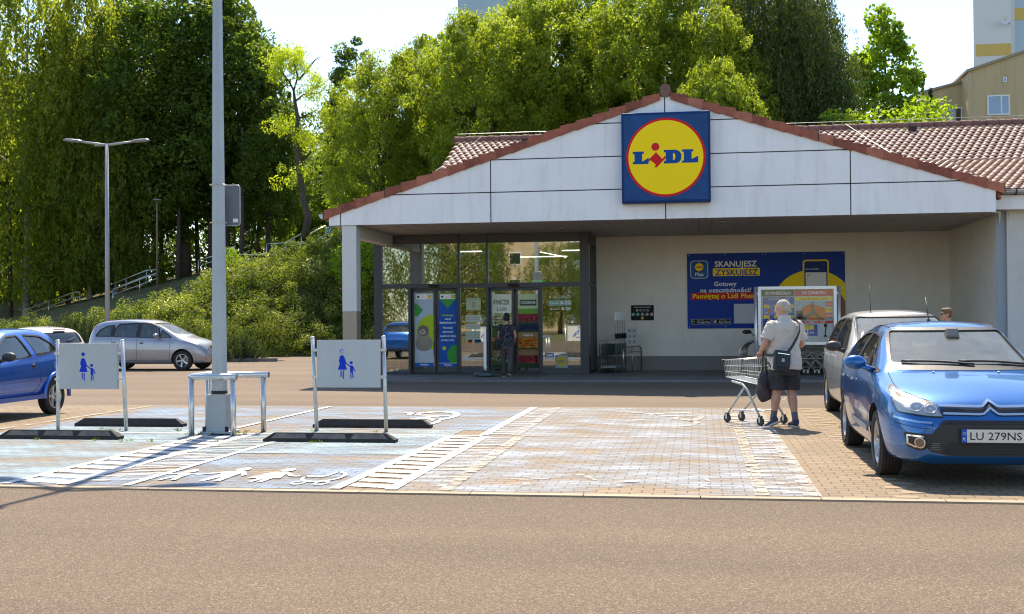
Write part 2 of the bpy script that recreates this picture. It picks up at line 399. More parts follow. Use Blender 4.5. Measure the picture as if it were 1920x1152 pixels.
# ------------------------------------------------------------------ painted markings on the bays
Z1, Z2, Z3 = .016, .020, .024
mb = MB()
sheet(-9.6, 10.25, -6.55, 15.0, Z1, M_CYAN, mb); sheet(-5.28, 10.25, -3.3, 15.0, Z1, M_BLUE, mb)
sheet(-5.9, 12.9, -3.2, 15.8, Z2, M_CYAN, mb)
sheet(-9.6, 15.05, -6.5, 19.9, Z1, M_BLUE, mb); sheet(-6.4, 15.85, -2.85, 19.9, Z1, M_BLUE, mb)
sheet(-9.4, 14.3, -6.6, 15.9, Z2, M_CYAN, mb); sheet(-2.26, 10.25, .47, 19.9, Z1, M_PALE, mb)
sheet(-6.5, 10.25, -5.3, 15.0, Z1, M_BLUE, mb); sheet(.47, 10.25, .93, 19.9, Z1, M_PALE, mb); sheet(-2.8, 10.25, -2.26, 19.9, Z1, M_PALE, mb)
struct('blue_bay_paint', mb)
mb = MB()
def strip(pts, w, mat, z):
    A = Art(mb, (0, 0, z), (1, 0, 0), (0, 1, 0), (0, 0, 1)); A.line(pts, w, mat, 0)
def ladder(x0, x1, y0, y1, step, w, mat, slant=0.0, z=Z2):
    y = y0 + .12
    while y < y1 - .1:
        mb.add([(x0, y, z), (x1, y + slant, z), (x1, y + slant + w, z), (x0, y + w, z)], [(0, 1, 2, 3)], mat); y += step
strip([(-6.52, 10.24), (-6.52, 15.0)], .10, M_WHITE, Z3); strip([(-5.93, 10.24), (-5.93, 15.0)], .12, M_WHITE, Z3)
ladder(-6.47, -5.99, 10.3, 14.95, .345, .21, M_WHITE, -.10)
ladder(-5.87, -5.33, 10.3, 14.7, .23, .11, M_WHITE_OLD, .22); ladder(-5.87, -5.33, 10.35, 14.7, .31, .10, M_WHITE_OLD, .18, Z3)
strip([(-5.29, 10.24), (-5.29, 14.9)], .08, M_WHITE, Z3)
strip([(-3.27, 10.24), (-3.2, 15.0)], .11, M_WHITE, Z3); strip([(-2.75, 10.24), (-2.75, 15.0)], .12, M_WHITE, Z3)
ladder(-3.2, -2.81, 10.3, 14.95, .335, .20, M_WHITE, -.08)
ladder(-2.69, -2.3, 10.3, 15, .29, .13, M_WHITE_OLD, .08); strip([(-2.25, 10.24), (-2.3, 15.0)], .13, M_CREAM_OLD, Z3)
strip([(-2.8, 15.1), (-2.8, 19.93)], .12, M_WHITE, Z3); strip([(-2.38, 15.1), (-2.38, 19.93)], .12, M_WHITE_OLD, Z3)
ladder(-2.74, -2.44, 15.15, 19.9, .29, .14, M_WHITE_OLD, .05)
strip([(-9.4, 15.08), (-2.8, 15.08)], .075, M_WHITE, Z2 + .002); strip([(-2.3, 15.08), (.45, 15.08)], .07, M_WHITE_OLD, Z3)
strip([(-6.5, 15.9), (-6.42, 19.93)], .09, M_WHITE, Z3); strip([(-9.9, 15.2), (-9.75, 19.93)], .08, M_WHITE_OLD, Z3)
strip([(.52, 10.24), (.52, 19.9)], .12, M_CREAM_OLD, Z3); strip([(.93, 10.24), (.93, 19.9)], .13, M_WHITE_OLD, Z3)
strip([(.97, 10.24), (.95, 16.5)], .10, M_WHITE_OLD, Z2)
ladder(.58, .88, 10.3, 19.8, .27, .14, M_WHITE_OLD, .0)
struct('bay_lines', mb)
# figures painted on the ground: child, adult, adult and pram
mb = MB()
def ground_family(ox, oy, s, mat, z=Z3):
    A = Art(mb, (ox, oy, z), (1, 0, 0), (0, 1.9, 0), (0, 0, 1), s); D = A.disc; P = A.poly
    D(.55, .86, .15, mat, 0); P([(.2, .52), (.12, .58), (.5, .68), (.72, .66), (1.02, .58), (1.0, .52), (.8, .56), (.78, .30), (.86, .02), (.74, .0), (.62, .28), (.5, .0), (.38, .02), (.5, .34), (.5, .55)], mat, 0)
    D(1.75, 1.10, .17, mat, 0); P([(1.02, .52), (1.0, .6), (1.5, .88), (2.0, .88), (2.25, .55), (2.17, .48), (1.98, .72), (1.98, .45), (2.02, -.02), (1.86, -.04), (1.76, .4), (1.62, -.04), (1.48, -.02), (1.52, .45), (1.5, .74)], mat, 0)
    D(2.95, 1.10, .17, mat, 0); P([(2.55, .62), (2.75, .88), (3.1, .9), (3.4, .62), (3.62, .55), (3.6, .47), (3.34, .52), (3.15, .72), (3.3, .30), (3.1, .30), (3.08, -.04), (2.96, -.04), (2.92, .28), (2.84, -.04), (2.72, -.04), (2.74, .28), (2.45, .30), (2.72, .68)], mat, 0)
    A.ring(4.25, .52, .42, .51, mat, 0, 26, 180, 360); A.ring(4.25, .52, .42, .51, mat, 0, 26, 0, 80)
    A.line([(3.62, .52), (4.26, .54)], .09, mat, 0); A.line([(4.26, .54), (4.35, 1.0)], .09, mat, 0); A.line([(3.5, .58), (3.8, .5)], .09, mat, 0)
    A.ring(3.98, -.06, .11, .17, mat, 0, 20); A.ring(4.55, -.06, .11, .17, mat, 0, 20)
ground_family(-5.32, 10.62, .40, M_WHITE)
ground_family(-1.9, 10.6, .42, M_WHITE_OLD2)
def ground_pram(ox, oy, s, mat, fl=1):
    A = Art(mb, (ox, oy, Z3), (fl, 0, 0), (0, 1, 0), (0, 0, 1), s)
    A.ring(.6, .62, .36, .47, mat, 0, 26, -60, 170, 2.2); A.ring(.55, -.5, .36, .46, mat, 0, 26, -110, 90, 1.6)
    A.line([(.0, 1.4), (.35, .85)], .14, mat, 0); A.line([(.3, .85), (.9, .75)], .14, mat, 0); A.line([(.75, .75), (.45, .05)], .16, mat, 0); A.line([(-.25, 1.4), (.1, 1.4)], .1, mat, 0); A.line([(-.6, .0), (.1, .0)], .1, mat, 0)
ground_pram(-4.75, 17.4, .95, M_WHITE); ground_pram(-.9, 17.6, .9, M_WHITE_OLD)
struct('bay_pictograms', mb)
# paler bond stones that mark the edge of the plain bay
mb = MB(); k = 0; y = 10.26
while y < 19.9:
    x = 1.62 + (.1 if k % 2 else 0)
    mb.b2((x, y + .004, 0), (x + .196, y + .136, .0165), pm('pale_pavers', (.285, .21, .13), .8, bump=.3, bscale=90, var=.12, vscale=6)); y += .28; k += 1
struct('pale_paver_row', mb)

# ------------------------------------------------------------------ the supermarket
M_PANEL = pm('painted_cladding', (.83, .84, .83), .5, var=.05, vscale=.8)
def streaks(m, amt=.35, sc=(3, 3, .35)):
    """dirt streaks that run down a wall"""
    n, l = nt(m); B = n['Principled BSDF']; tc = n.new('ShaderNodeTexCoord'); mp = n.new('ShaderNodeMapping'); mp.inputs['Scale'].default_value = sc
    l.new(tc.outputs['Object'], mp.inputs[0]); no = n.new('ShaderNodeTexNoise'); no.inputs['Scale'].default_value = 1.6; no.inputs['Detail'].default_value = 9; no.inputs['Roughness'].default_value = .7
    l.new(mp.outputs[0], no.inputs['Vector']); mr = n.new('ShaderNodeMapRange'); mr.inputs[1].default_value = .5; mr.inputs[2].default_value = .8; mr.inputs[3].default_value = 1; mr.inputs[4].default_value = 1 - amt
    l.new(no.outputs[0], mr.inputs[0]); mx = n.new('ShaderNodeMix'); mx.data_type = 'RGBA'; mx.blend_type = 'MULTIPLY'; mx.inputs[0].default_value = 1
    old = B.inputs['Base Color'].links
    if old: l.new(old[0].from_socket, mx.inputs[6])
    else: mx.inputs[6].default_value = B.inputs['Base Color'].default_value
    l.new(mr.outputs[0], mx.inputs[7]); l.new(mx.outputs[2], B.inputs['Base Color']); return m
streaks(M_PANEL, .20)
M_WALLR = streaks(pm('render_wall', (.84, .79, .70), .85, bump=.25, bscale=40, var=.04, vscale=1.5), .10, (2, 2, .5))
M_WALL2 = streaks(pm('grey_render_wall', (.56, .56, .53), .85, bump=.25, bscale=40, var=.04), .10, (2, 2, .5))
M_WALL3 = pm('blue_grey_render', (.30, .34, .38), .85, bump=.2, bscale=40)
M_PLINTH = pm('plinth_render', (.23, .22, .21), .85, bump=.2, bscale=50, var=.06)
M_SOFFIT = pm('soffit_board', (.40, .36, .32), .6, var=.08, vscale=2)
M_ANTH = pm('anthracite_frame', (.045, .048, .055), .4, metal=.3, bump=.05)
M_COLUMN = pm('painted_column', (.62, .63, .60), .6, bump=.15, bscale=60, var=.03)
M_COLB = pm('column_base_metal', (.34, .30, .22), .45, metal=.3, bump=.2, bscale=20, var=.1)
M_VERGE = streaks(pm('terracotta_verge', (.34, .105, .06), .75, bump=.4, bscale=40, var=.22, vscale=5), .45, (4, 4, 2))
M_RIDGE = pm('ridge_tile', (.20, .10, .08), .8, bump=.4, bscale=30, var=.25, vscale=4)
M_ZINC = pm('zinc_gutter', (.42, .45, .48), .35, metal=.7, var=.1)
M_GAP = pm('dark_joint', (.03, .03, .03), .9)
M_FLOOR = pm('shop_floor', (.22, .21, .19), .3, var=.1)
M_CEIL = pm('shop_ceiling', (.28, .28, .27), .8)
M_DARK = pm('shop_dark', (.05, .05, .05), .8)
def glass_mat(name, tint=(.72, .78, .74), refl=.42, grow=.5):
    m = bpy.data.materials.new(name); m.use_nodes = True; n, l = nt(m); n.remove(n['Principled BSDF']); out = n['Material Output']
    t = n.new('ShaderNodeBsdfTransparent'); t.inputs[0].default_value = (*tint, 1)
    g = n.new('ShaderNodeBsdfGlossy'); g.inputs['Roughness'].default_value = .012; g.inputs[0].default_value = (.95, .97, .95, 1)
    lw = n.new('ShaderNodeLayerWeight'); lw.inputs[0].default_value = .35
    mr = n.new('ShaderNodeMapRange'); mr.inputs[3].default_value = refl; mr.inputs[4].default_value = min(1, refl + grow); l.new(lw.outputs['Fresnel'], mr.inputs[0])
    mx = n.new('ShaderNodeMixShader'); l.new(mr.outputs[0], mx.inputs[0]); l.new(t.outputs[0], mx.inputs[1]); l.new(g.outputs[0], mx.inputs[2]); l.new(mx.outputs[0], out.inputs[0])
    return m
M_GLASS = glass_mat('shop_glass', (.62, .68, .63), .27)
def tile_mat():
    """interlocking clay tiles from real tile curvature in the bump and the tone of each tile"""
    m = bpy.data.materials.new('roof_tiles'); m.use_nodes = True; n, l = nt(m); B = n['Principled BSDF']
    at = n.new('ShaderNodeAttribute'); at.attribute_name = 'tone'
    r = n.new('ShaderNodeValToRGB'); e = r.color_ramp.elements; e[0].color = (.42, .235, .16, 1); e[1].color = (.60, .38, .28, 1)
    l.new(at.outputs['Fac'], r.inputs[0]); l.new(r.outputs[0], B.inputs['Base Color']); B.inputs['Roughness'].default_value = .6
    return m
M_TILE = tile_mat()

Yf, Z0 = 27.4, 3.83                      # face of the gable and underside of the canopy
XL, XR, XP, ZP = -8.84, 6.54, -0.72, 6.71
sl = (ZP - 4.12) / (XP - XL)             # roof slope
def zt(x): return ZP - abs(x - XP) * sl
shop = thing('supermarket', 'white gabled supermarket with terracotta verge tiles, glass entrance and deep canopy', 'shop', (0, 0, 0))
# gable cladding: separate panels with open dark joints between them
mb = MB(); rows = [Z0, 4.54, 5.31, 6.09, 7.0]; cols = [XL, -8.55, -4.85, XP - .015, 3.42, XR]
g = .013
for i in range(len(cols) - 1):
    for j in range(len(rows) - 1):
        x0, x1 = cols[i] + (g if i else 0), cols[i + 1] - (g if i < 4 else 0); y0, y1 = rows[j] + (g if j else 0), rows[j + 1] - g
        if i == 0: y1 = 9
        if i == 0 and j: continue
        pts = [(x0, y0), (x1, y0), (x1, y1), (x0, y1)]
        # clip below the roof line
        def clip(pts, f):
            out = []
            for k in range(len(pts)):
                a, b = pts[k], pts[(k + 1) % len(pts)]; fa, fb = f(a), f(b)
                if fa >= 0: out.append(a)
                if fa * fb < 0: t = fa / (fa - fb); out.append((a[0] + t * (b[0] - a[0]), a[1] + t * (b[1] - a[1])))
            return out
        pts = clip(pts, lambda p: (ZP - (p[0] - XP) * sl) - .02 - p[1]); pts = clip(pts, lambda p: (ZP + (p[0] - XP) * sl) - .02 - p[1]) if pts else pts
        if len(pts) >= 3: mb.prism(pts, Yf, Yf + .03, 'xz', M_PANEL)
mb.build('gable_cladding', M_PANEL, shop)
mb = MB(); mb.prism([(XL + .004, Z0 + .01), (XR - .004, Z0 + .01), (XR - .004, zt(XR) - .06), (XP, ZP - .06), (XL + .004, zt(XL) - .06)], Yf + .032, Yf + .25, 'xz', M_GAP)
mb.build('gable_backing', M_GAP, shop)
# verge tiles stepping up both slopes
ang = math.atan(sl)
for sgn, nn, L in ((-1, 21, (XP - XL + .09)), (1, 20, (XR - XP + .15))):
    mb = MB(); step = L / nn; vt = [M_VERGE, streaks(pm('terracotta_verge_dark', (.25, .075, .045), .8, bump=.4, bscale=40, var=.3, vscale=5), .5, (4, 4, 2)) if 'terracotta_verge_dark' not in MATS else MATS['terracotta_verge_dark'], pm('terracotta_verge_light', (.40, .14, .085), .75, bump=.4, bscale=40, var=.25, vscale=5)]
    for k in range(nn):
        xa, xb = XP + sgn * (.12 + k * (L - .12) / nn), XP + sgn * (.12 + (k + 1.07) * (L - .12) / nn)
        za, zb = zt(xa) + .0, zt(xb) + .0
        jz = random.uniform(-.006, .006); fr = random.uniform(-.006, .006)
        # outer end lifted: each tile overlaps the next one down
        A = [(xa, za - .085 + jz), (xa, za + .07 + jz), (xb, zb + .128 + jz), (xb, zb - .105 + jz)]
        y0 = Yf - .05 + fr + .004 * (k % 2)
        mb.prism(A, y0, y0 + .32, 'xz', vt[random.choice((0, 0, 1, 2))])
        mb.prism([(xb - sgn * .004, zb - .10 + jz), (xb - sgn * .004, zb + .12 + jz), (xb + sgn * .024, zb + .11 + jz), (xb + sgn * .024, zb - .09 + jz)], y0 + .01, y0 + .3, 'xz', M_GAP)
    mb.build('verge_tiles', M_VERGE, shop)
mb = MB(); pts = []
for i in range(17):
    a = PI * i / 16; pts.append((XP + .12 * math.cos(a), ZP + .11 + .13 * math.sin(a)))
pts += [(XP - .12, ZP + .02), (XP - .06, ZP - .06), (XP + .06, ZP - .06), (XP + .12, ZP + .02)]
mb.prism(pts, Yf - .09, Yf - .03, 'xz', M_RIDGE); mb.tube([(XP, Yf - .03, ZP + .12), (XP, 36.3, ZP + .10)], .115, M_RIDGE, 12)
mb.tube([(XP, Yf, ZP + .27), (XP, Yf, ZP + .42)], .008, M_ZINC, 6)
mb.build('ridge_cap', M_RIDGE, shop)

# tiled roof planes: every tile a small curved shell
def tiles(o, ux, uy, nx, ny, tw, th, name, keep=lambda x, y, z: True, amp=1.0):
    """o = lower left corner, ux across, uy up the slope"""
    o = Vector(o); ux = Vector(ux).normalized(); uy = Vector(uy).normalized(); nn = ux.cross(uy).normalized()
    K = 5; prof = [(0, .0), (.22, .024), (.45, .032), (.68, .020), (.86, -.004), (1.0, .0)]
    vs = []; fs = []; tone = []; rnd = random.Random(3)
    for j in range(ny):
        for i in range(nx):
            c = o + ux * (tw * (i + .5 * (j % 2))) + uy * (th * j)
            if not keep(c.x + tw / 2, c.y, c.z): continue
            t = rnd.random(); b = len(vs)
            for q in (0, 1):
                for u, hgt in prof:
                    vs.append(c + ux * (u * tw) + uy * (q * th * 1.04) + nn * (hgt * amp + (.026 if q == 0 else 0.0)))
                    tone.append(t * (1 if rnd.random() < .97 else .3))
            for k in range(K): fs.append((b + k, b + k + 1, b + K + 2 + k, b + K + 1 + k))
            b2 = len(vs)
            for u, hgt in prof: vs.append(c + ux * (u * tw) + nn * (hgt * amp)); tone.append(0)
            for k in range(K): fs.append((b2 + k, b2 + k + 1, b + k + 1, b + k))
    mb = MB(); mb.add(vs, fs, M_TILE, True); ob = mb.build(name, M_TILE, shop, fixn=False)
    a = ob.data.attributes.new('tone', 'FLOAT', 'POINT'); a.data.foreach_set('value', tone); return ob
YB, ZB, YE, ZE, YR, ZR = 33.0, 5.68, 27.75, 4.36, 36.0, 7.08
tw = .2
lowd = Vector((0, YB - YE, ZB - ZE)); th = .27
tiles((6.6, YE, ZE), (1, 0, 0), lowd, 51, int(lowd.length / th) + 1, tw, th, 'front_roof', amp=.55)
tiles((XP, YE, ZE), (1, 0, 0), lowd, 37, int(lowd.length / th) + 1, tw, th, 'side_roof', lambda x, y, z: z > zt(x) - .05)
upd = Vector((0, YR - YB, ZR - ZB)); th = upd.length / 13
tiles((-7.45, YB, ZB), (1, 0, 0), upd, 123, 13, tw, th, 'upper_roof')
for s_ in (-1, 1):                                           # the canopy's own slopes
    d = Vector((-s_ * 1, 0, sl)); Lh = math.hypot(XP - XL, ZP - 4.12)
    if s_ < 0: tiles((XL - .04, 36, zt(XL) + .02), (0, -1, 0), (1, 0, sl), 28, int(Lh / .34), .3, .34, 'canopy_roof')
    else: tiles((XR + .02, Yf + .15, zt(XR) + .02), (0, 1, 0), (-1, 0, sl), 18, 20, .3, .34, 'canopy_roof')
mb = MB()
mb.prism([(28.0, 4.3), (YB, ZB - .09), (YR, ZR - .09), (40.5, 4.5), (40.5, 4.2), (28.0, 4.2)], 6.56, 17.2, 'yz', M_GAP)
mb.prism([(33.1, 4.1), (33.1, ZB - .09), (YR, ZR - .09), (40.5, 4.5)], -7.4, 6.5, 'yz', M_GAP)
mb.prism([(XL + .1, 4.05), (XR - .1, 4.05), (XR - .1, zt(XR) - .12), (XP, ZP - .12), (XL + .1, zt(XL) - .12)], Yf + .3, 36.2, 'xz', M_GAP)
mb.build('roof_deck', M_GAP, shop)
mb = MB(); x = -7.5                                          # ridge of the main roof
while x < 17:
    z = ZR + .05; mb.tube([(x, YR, z + .012), (x + .37, YR, z)], [.115, .10], M_RIDGE, 10); x += .36
mb.tube([(-7.4, YR - .05, ZR + .24), (17, YR - .05, ZR + .24)], .006, M_ZINC, 5)
x = -7.0
while x < 17: mb.tube([(x, YR - .05, ZR + .1), (x, YR - .05, ZR + .25)], .008, M_ZINC, 5); x += 1.1
for xx, dx in ((4.35, 1.1), (-6.6, -.9)): mb.tube([(xx, YR - .1, ZR + .16), (xx + dx * .55, (YR + YB) / 2, (ZR + ZB) / 2 + .08), (xx + dx, YB, ZB + .1)], .007, M_ZINC, 5)
mb.box((6.2, YR - .42, ZR - .10), (.22, .2, .12), M_GAP); mb.box((-5.2, YR - .42, ZR - .10), (.22, .2, .12), M_GAP)
mb.build('main_ridge', M_RIDGE, shop)
# soffit boards with grooves
mb = MB(); x = XL + .02
while x < XR + .15:
    mb.b2((x, Yf + .26, Z0 + (.004 if int((x - XL) / .305) % 2 else 0)), (min(x + .297, XR + .15), 33.28, Z0 + .03), M_SOFFIT); x += .305
mb.b2((XL + .02, Yf + .26, Z0 + .036), (XR + .18, 33.28, Z0 + .05), M_GAP)
mb.build('soffit', M_SOFFIT, shop)
for sx, sy in ((-6.9, 29.2), (-3.4, 29.4), (.55, 29.7), (.6, 28.4), (4.6, 29.0), (4.4, 30.6), (-5.1, 31)):
    mb = MB(); mb.lathe([(.10, -.014), (.10, .0), (.075, .002)], (sx, sy, Z0), 'z', 20, M_ZINC); mb.lathe([(.0, .0), (.074, .0)], (sx, sy, Z0 - .004), 'z', 20, pm('lamp_glass', (.35, .33, .28), .2))
    mb.build('downlight', M_ZINC, shop)
# column with bare metal foot, and the beam behind it
mb = MB(); mb.b2((-8.53, 27.44, 1.74), (-8.17, 27.8, Z0 - .002), M_COLUMN, .012); mb.b2((-8.49, 27.84, 3.55), (-8.2, 31.0, Z0 - .004), M_COLUMN)
c_ = mb.build('column', M_COLUMN, shop); mb = MB(); mb.b2((-8.527, 27.443, .05), (-8.173, 27.797, 1.738), M_COLB, .01); mb.build('column_base', M_COLB, c_)
# gutter end on the left eave
mb = MB(); mb.add([], [])
prof = [(-.10 + .1 * math.cos(a), .1 * math.sin(a)) for a in [PI + PI * i / 10 for i in range(11)]]
mb.prism([(XL - .03 + p[0] * 1.2, 4.11 + p[1] * 1.2) for p in prof], Yf + .02, 36, 'xz', M_ZINC)
mb.build('side_gutter', M_ZINC, shop)
# walls
mb = MB(); mb.b2((-2.86, 33.3, .45), (6.74, 33.6, Z0 + .2), M_WALLR); mb.build('recess_wall', M_WALLR, shop)
mb = MB(); mb.b2((-2.86, 33.27, 0), (6.738, 33.6, .447), M_PLINTH); mb.build('plinth', M_PLINTH, shop)
mb = MB(); mb.b2((6.74, 28.32, .45), (6.98, 33.6, Z0 + .05), M_WALLR); mb.b2((6.742, 28.3, .0), (6.96, 28.316, 3.92), M_WALL3); mb.build('side_wall', M_WALLR, shop)
mb = MB(); mb.b2((6.735, 28.33, 0), (6.98, 33.26, .448), M_PLINTH); mb.build('plinth', M_PLINTH, shop)
mb = MB(); mb.b2((6.963, 28.22, .0), (17, 28.6, 3.93), M_WALL2); mb.build('front_wall', M_WALL2, shop)
mb = MB(); mb.b2((XR + .03, 27.86, 3.92), (17, 28.3, 4.24), M_PANEL); mb.b2((XR - .01, Yf + .27, Z0 + .02), (XR + .02, 27.9, 4.2), M_PANEL)
mb.prism([(6.58, 4.3), (6.64, 4.3), (6.68, 4.12), (6.6, 4.16)], 27.5, 27.8, 'xz', M_VERGE)
mb.box((6.62, 27.66, 4.3), (.10, .3, .18), M_RIDGE, Euler((0, .3, 0)))
mb.build('eaves_board', M_PANEL, shop)
mb = MB(); mb.prism([(27.76 + .075 * math.cos(a), 4.33 + .085 * math.sin(a)) for a in [PI + PI * i / 12 for i in range(13)]], 6.72, 17, 'yz', M_ZINC)
mb.tube([(6.72, 27.685, 4.33), (17, 27.685, 4.33)], .011, M_ZINC, 6)
for x in (7.05, 8.4, 9.8): mb.box((x, 27.76, 4.29), (.03, .17, .12), M_GAP)
mb.build('gutter', M_ZINC, shop)
mb = MB(); mb.prism([(6.78, 3.92), (6.85, 3.92), (6.8, 3.6)], 28.2, 28.22, 'xz', pm('peeling_tape', (.62, .58, .45), .8)); mb.prism([(7.0, 3.92), (7.05, 3.92), (7.01, 3.74)], 28.2, 28.21, 'xz', pm('peeling_tape'))
mb.build('peeling_strip', None, shop)
# body of the shop behind
mb = MB(); mb.b2((-8.5, 40.3, 0), (17, 40.5, 4.4), M_WALL2); mb.b2((16.8, 28.6, 0), (17, 40.3, 4.2), M_WALL2); mb.b2((-8.7, 33.4, 0), (-8.5, 40.3, 4.2), M_WALL2)
mb.build('rear_walls', M_WALL2, shop)
mb = MB(); mb.b2((-8.48, 31.1, .0), (-2.5, 40.2, .052), M_FLOOR); mb.b2((-2.5, 33.62, 0), (16.7, 40.2, .052), M_FLOOR); mb.build('shop_floor', M_FLOOR, shop)
mb = MB(); mb.b2((-8.48, 31.3, Z0 + .06), (16.7, 40.2, Z0 + .1), M_CEIL); mb.build('shop_ceiling', M_CEIL, shop)
for q, (x0, y, x1, y1) in enumerate(((-6.9, 33.5, -6.2, 33.5), (-3.9, 33.8, -1.9, 33.8), (-3.4, 35.2, -1.2, 35.2), (-5.6, 37, -4.1, 37), (-2.0, 37.2, .6, 37.2), (-1.2, 38.8, 1.6, 38.8), (-4.6, 34.4, -4.2, 37.5), (-3.2, 34.6, -2.7, 38.5))):
    mb = MB(); mb.tube([(x0, y, 3.5), (x1, y1, 3.5)], .017, pm('strip_light', (.9, .9, .85), .5, emis=((1.0, .96, .86), 3.0)), 8); mb.build('strip_light', None, shop)

# entrance screen: posts, rails, panes
ent = shop
def frame(boxes, name='door_frame', mat=M_ANTH):
    mb = MB()
    for p, q in boxes: mb.b2(p, q, mat)
    return mb.build(name, mat, ent)
YG = 31.0
ZT, ZM0, ZM1 = 3.58, 2.38, 2.50
frame([((-8.72, YG - .06, .05), (-8.50, YG + .08, Z0 - .01))], 'corner_post')
frame([((-3.10, YG - .06, .05), (-2.87, YG + .1, Z0 - .01))], 'corner_post')
frame([((-8.5, YG - .03, ZT), (-3.1, YG + .05, Z0 - .012))], 'head_panel', pm('head_panel', (.075, .07, .065), .5, metal=.2))
frame([((-8.5, YG - .05, ZM0), (-3.1, YG + .06, ZM1))], 'transom')
for x in (-6.37, -5.6): frame([((x - .04, YG - .055, .05), (x + .04, YG + .065, ZM0 - .002)), ((x - .03, YG - .055, ZM1 + .002), (x + .03, YG + .065, Z0 - .013))], 'mullion')
frame([((-8.5, YG - .02, .05), (-7.76, YG + .03, .12))], 'sill_rail'); frame([((-6.33, YG - .02, .05), (-5.64, YG + .03, .12))], 'sill_rail'); frame([((-4.12, YG - .02, .05), (-3.1, YG + .03, .12))], 'sill_rail')
for x in (-7.74, -4.15): frame([((x - .035, YG - .045, .05), (x + .035, YG + .05, ZM0 - .002))], 'mullion')
def pane(x0, z0, x1, z1, y=YG, name='glass_pane', par=None):
    mb = MB(); mb.b2((x0, y, z0), (x1, y + .012, z1), M_GLASS); return mb.build(name, M_GLASS, par or ent)
for a, b in ((-8.5, -6.40), (-6.34, -5.63), (-5.57, -3.1)): pane(a, ZM1, b, ZT)
pane(-8.5, .12, -7.775, ZM0); pane(-6.33, .12, -5.64, ZM0); pane(-4.11, .12, -3.1, ZM0)
def leaf(x0, x1, y):
    d = frame([((x0, y - .02, .07), (x0 + .05, y + .03, ZM0 - .01)), ((x1 - .05, y - .02, .07), (x1, y + .03, ZM0 - .01)), ((x0 + .052, y - .018, .07), (x1 - .052, y + .028, .15)), ((x0 + .052, y - .018, ZM0 - .09), (x1 - .052, y + .028, ZM0 - .012))], 'sliding_door')
    pane(x0 + .05, .15, x1 - .05, ZM0 - .09, y, 'glass_pane', d)
    mb = MB(); mb.b2((x0 + .012, y - .035, 1.0), (x0 + .04, y - .021, 1.35), M_GAP); mb.build('door_handle', M_GAP, d)
YL = YG + .12
leaf(-7.70, -7.04, YL); leaf(-7.02, -6.41, YL); leaf(-5.56, -4.90, YL); leaf(-4.84, -4.19, YL)
for x in (-7.05, -4.88):
    mb = MB(); mb.box((x, YG - .1, 2.43), (.30, .08, .075), pm('sensor_plastic', (.012, .012, .013), .25), bev=.03); mb.build('door_sensor', None, ent)
# return of the screen on the right, with its own panes
frame([((-2.93, 31.12, 3.55), (-2.86, 33.28, Z0 - .012))], 'head_panel', pm('head_panel'))
for y in (31.9, 32.55, 33.2): frame([((-2.93 + .0, y - .03, .05), (-2.86, y + .03, 3.55))], 'mullion')
mb = MB(); mb.b2((-2.90, 31.12, .12), (-2.885, 33.25, 3.54), M_GLASS); mb.build('glass_pane', M_GLASS, ent)
frame([((-2.93, 31.12, .05), (-2.86, 33.25, .12))], 'sill_rail'); frame([((-2.93, 31.12, 2.4), (-2.86, 33.25, 2.48))], 'transom')
frame([((-2.95, 33.24, .0), (-2.865, 33.5, Z0 - .01))], 'corner_post')
mb = MB(); mb.b2((-8.62, 31.1, .12), (-8.605, 33.38, 3.6), M_GLASS); mb.build('glass_pane', M_GLASS, ent)
for y in (31.95, 32.7, 33.35): frame([((-8.66, y - .03, .05), (-8.58, y + .03, 3.6))], 'mullion')
frame([((-8.66, 31.1, 3.6), (-8.56, 33.4, Z0 - .01))], 'head_panel', pm('head_panel'))
# inner lobby screen
frame([((-8.4, 33.5, .05), (-8.3, 33.6, 3.7)), ((-6.5, 33.5, .05), (-6.42, 33.6, 3.7)), ((-3.3, 33.5, .05), (-3.2, 33.6, 3.7)), ((-8.3, 33.5, 2.3), (-3.2, 33.6, 2.4))], 'lobby_frame')
# shelving and goods seen dimly through the glass
rnd = random.Random(11)
for sx, sy, n_ in ((-7.6, 36.6, 2), (-5.0, 38.8, 3), (-2.2, 38.4, 3)):
    t = thing('shelf_unit', 'stocked shelf unit inside the shop seen through the %s' % {-7.6: 'exit doors on the left', -5.0: 'glass right above the display sign', -2.2: 'rightmost glass pane'}[sx], 'shelf', (sx, sy, .052), 0, 'shelf units inside the shop')
    mb = MB(); W2 = .9
    for z in (0, .45, .9, 1.35, 1.8): mb.b2((-W2, -.25, z), (W2, .25, z + .03), M_ANTH)
    mb.b2((-W2, .25, 0), (W2, .27, 2.0), M_ANTH); mb.build('rack', M_ANTH, t)
    mb = MB()
    for z in (.03, .48, .93, 1.38):
        x = -W2 + .03
        while x < W2 - .1:
            w = rnd.uniform(.08, .16); mb.b2((x, -.22, z + .002), (x + w - .01, .1, z + rnd.uniform(.2, .36)), ink(rnd.choice(['#a33a2a', '#c9a13a', '#3a6ba3', '#4d8a4a', '#c8c4b8', '#7a3f6a', '#d07a30']), .6)); x += w
    mb.build('goods', None, t)

